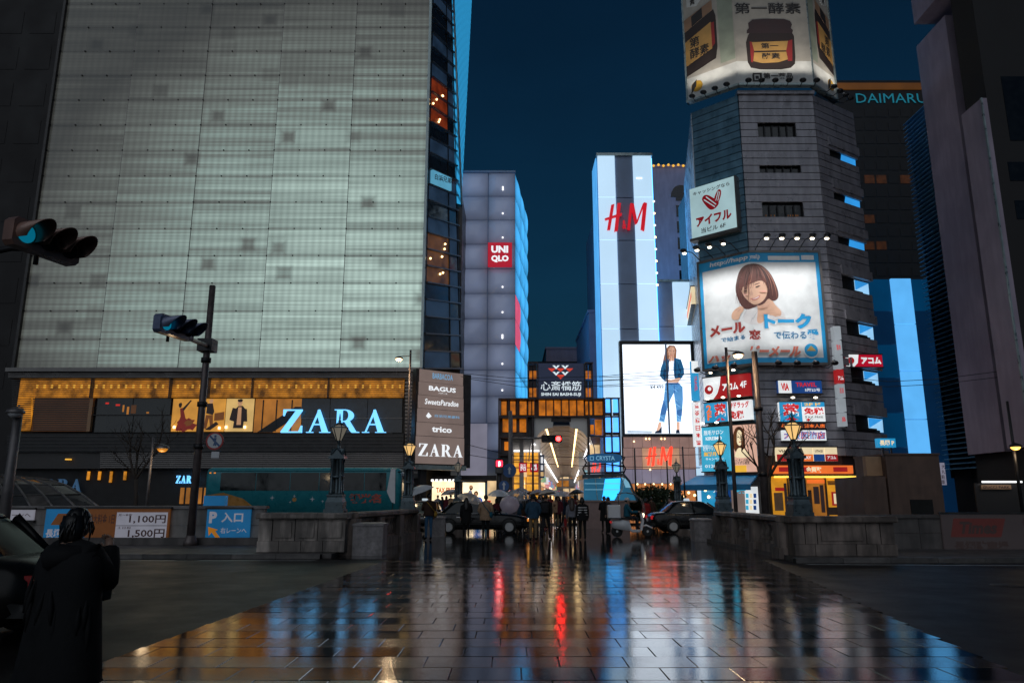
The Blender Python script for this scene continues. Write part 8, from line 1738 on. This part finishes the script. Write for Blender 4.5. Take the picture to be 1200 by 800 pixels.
pp = put(person('person in brown beside the clear umbrella', 'cloth_brown', 'cloth_charcoal', 'long', pose='stand', group='people behind the left taxi'), 613, 0, 25, 1.6, Y=38.6)
# far crowd: three figures repeated
crowd_a = person('shopper in dark clothes in the crowd before the arcade', 'cloth_grey', 'cloth_charcoal', coat=.8, group='far crowd before the arcade'); crowd_b = person('shopper in dark clothes in the crowd before the arcade', 'cloth_navy', 'cloth_charcoal', 'long', pose='walk', coat=.7, group='far crowd before the arcade'); crowd_c = person('shopper in dark clothes in the crowd before the arcade', 'cloth_wine', 'cloth_black', 'bob', pose='umbrella', coat=.75, group='far crowd before the arcade'); crowd_d = person('shopper in dark clothes in the crowd before the arcade', 'cloth_beige', 'cloth_khaki', pose='umbrella', coat=.85, group='far crowd before the arcade')
rs = random.Random(21); spots = []
for i in range(34):
    Y = rs.choice((41, 43, 45, 48, 50, 53, 56, 60, 66, 72, 80)) + rs.uniform(-1, 1); xm = 1.5 + (Y - 40) * .07; spots.append((rs.uniform(xm - 1.7, xm + 1.9) if Y > 50 else rs.uniform(xm - 2.2, xm + 2.0), Y))
for x_ in (513, 518, 523, 528, 533): spots.append((at(x_, 590, 50 + x_ % 5).x, 50 + x_ % 5))
used = {}; um = 0
def nth(i): return (['first', 'second', 'third', 'fourth', 'fifth', 'sixth', 'seventh', 'eighth', 'ninth', 'tenth', 'eleventh', 'twelfth', 'thirteenth', 'fourteenth', 'fifteenth', 'sixteenth', 'seventeenth', 'eighteenth', 'nineteenth', 'twentieth'] + ['twenty ' + w for w in ('first', 'second', 'third', 'fourth', 'fifth', 'sixth', 'seventh', 'eighth', 'ninth')] + ['thirtieth'] + ['thirty ' + w for w in ('first', 'second', 'third', 'fourth', 'fifth', 'sixth', 'seventh', 'eighth', 'ninth')] + ['fortieth'])[i]
spots.sort(key=lambda q: q[0] / q[1]); looks = ('in a grey jacket', 'in a navy coat', 'in a wine red coat', 'in a beige jacket')
for i, (x, y) in enumerate(spots):
    proto = (crowd_a, crowd_b, crowd_c, crowd_d)[i % 4]; rz = R(rs.uniform(-40, 40) + (180 if i % 5 == 0 else 0)); sc_ = rs.uniform(.92, 1.03)
    if proto.name not in used: used[proto.name] = 1; o = proto
    else: o = copy_tree(proto, (0, 0, 0))
    o['label'] = 'far shopper %s, %s from the left before the arcade' % (looks[i % 4], nth(i))
    o.location = (x, y, .125 if y > 47 else .01); o.rotation_euler = (0, 0, rz); o.scale = (sc_,) * 3
    if i % 4 >= 2 and y < 75:
        k, kn = (('film_grey', 'grey'), ('film_white', 'white'), ('film_clear', 'clear'), ('film_grey', 'grey'), ('film_black', 'black'), ('film_beige', 'beige'))[um % 6]
        u_ = umbrella('%s umbrella over the far crowd, %s from the left' % (kn, nth(um)), k, (x + .1, y + .05, 1.78 + rs.uniform(-.05, .12) + (.12 if y > 47 else 0)), (rs.uniform(-12, 12), rs.uniform(-12, 12)), .52, group='umbrellas over the far crowd'); um += 1
# scooter rider
rd = person('scooter rider in a teal jacket with a grey helmet', 'cloth_teal', 'cloth_charcoal', pose='sit', cap='white_plastic', coat=.93)
rd.location = Vector(SCOOT.location) + Vector((-.18, 0, -.06)); rd.rotation_euler = (0, 0, R(-93)); rd.scale = (.97,) * 3
pp = gnd(737, 629)
# the dark figure close to the camera at the left
nf = person('dark silhouetted person in a bulky coat close to the camera at the left', 'cloth_black', 'cloth_black', 'bob', pose='phone', coat=.42, bulk=1.42, lod=2); q = at(86, 640, 5.4); nf.location = (q.x, 5.4, .005); nf.rotation_euler = (0, 0, R(-22)); nf.scale = (.885,) * 3
nf2 = MB(); nf2.path([(-.1, .05, 1.42), (-.14, -.06, 1.37), (0, -.16, 1.35), (.14, -.06, 1.37), (.1, .05, 1.42)], [.05, .08, .10, .08, .05], 10)
o = nf2.build('hood', 'cloth_black'); o.parent = nf
rs = random.Random(3); mb = MB()      # loose locks so the head does not read as a ball
for i in range(60):
    a = rs.uniform(0, 2 * math.pi); z0 = rs.uniform(1.60, 1.73); rr = .095 * math.sqrt(max(.02, 1 - ((z0 - 1.60) / .14) ** 2)); p = Vector((rr * math.cos(a), .02 + rr * 1.1 * math.sin(a), z0))
    if p.y > .09: continue
    q2 = p + Vector((math.cos(a) * rs.uniform(.01, .03), math.sin(a) * rs.uniform(.01, .03) - .01, -rs.uniform(.06, .16))); mb.path([p, lerp(p, q2, .5) + Vector((math.cos(a), math.sin(a), 0)) * .012, q2], [.012, .011, .003], 5)
o = mb.build('hair_locks', 'hair_black'); o.parent = nf
rs = random.Random(8); mb = MB()       # folds of the coat
for i in range(16):
    a = R(rs.uniform(180, 360)); z0 = rs.uniform(.75, 1.25); w_ = .31; p = Vector((w_ * math.cos(a) * .98, .205 * math.sin(a), z0)); q2 = Vector((w_ * 1.06 * math.cos(a + rs.uniform(-.2, .2)), .225 * math.sin(a), z0 - rs.uniform(.2, .34))); mb.path([p, lerp(p, q2, .5) * 1.0, q2], [.004, .022, .006], 5)
o = mb.build('coat_folds', 'cloth_black'); o.parent = nf
# ------------------------------------------------------------------ tidy
for o in bpy.data.objects:
    if '_w' in o: del o['_w']
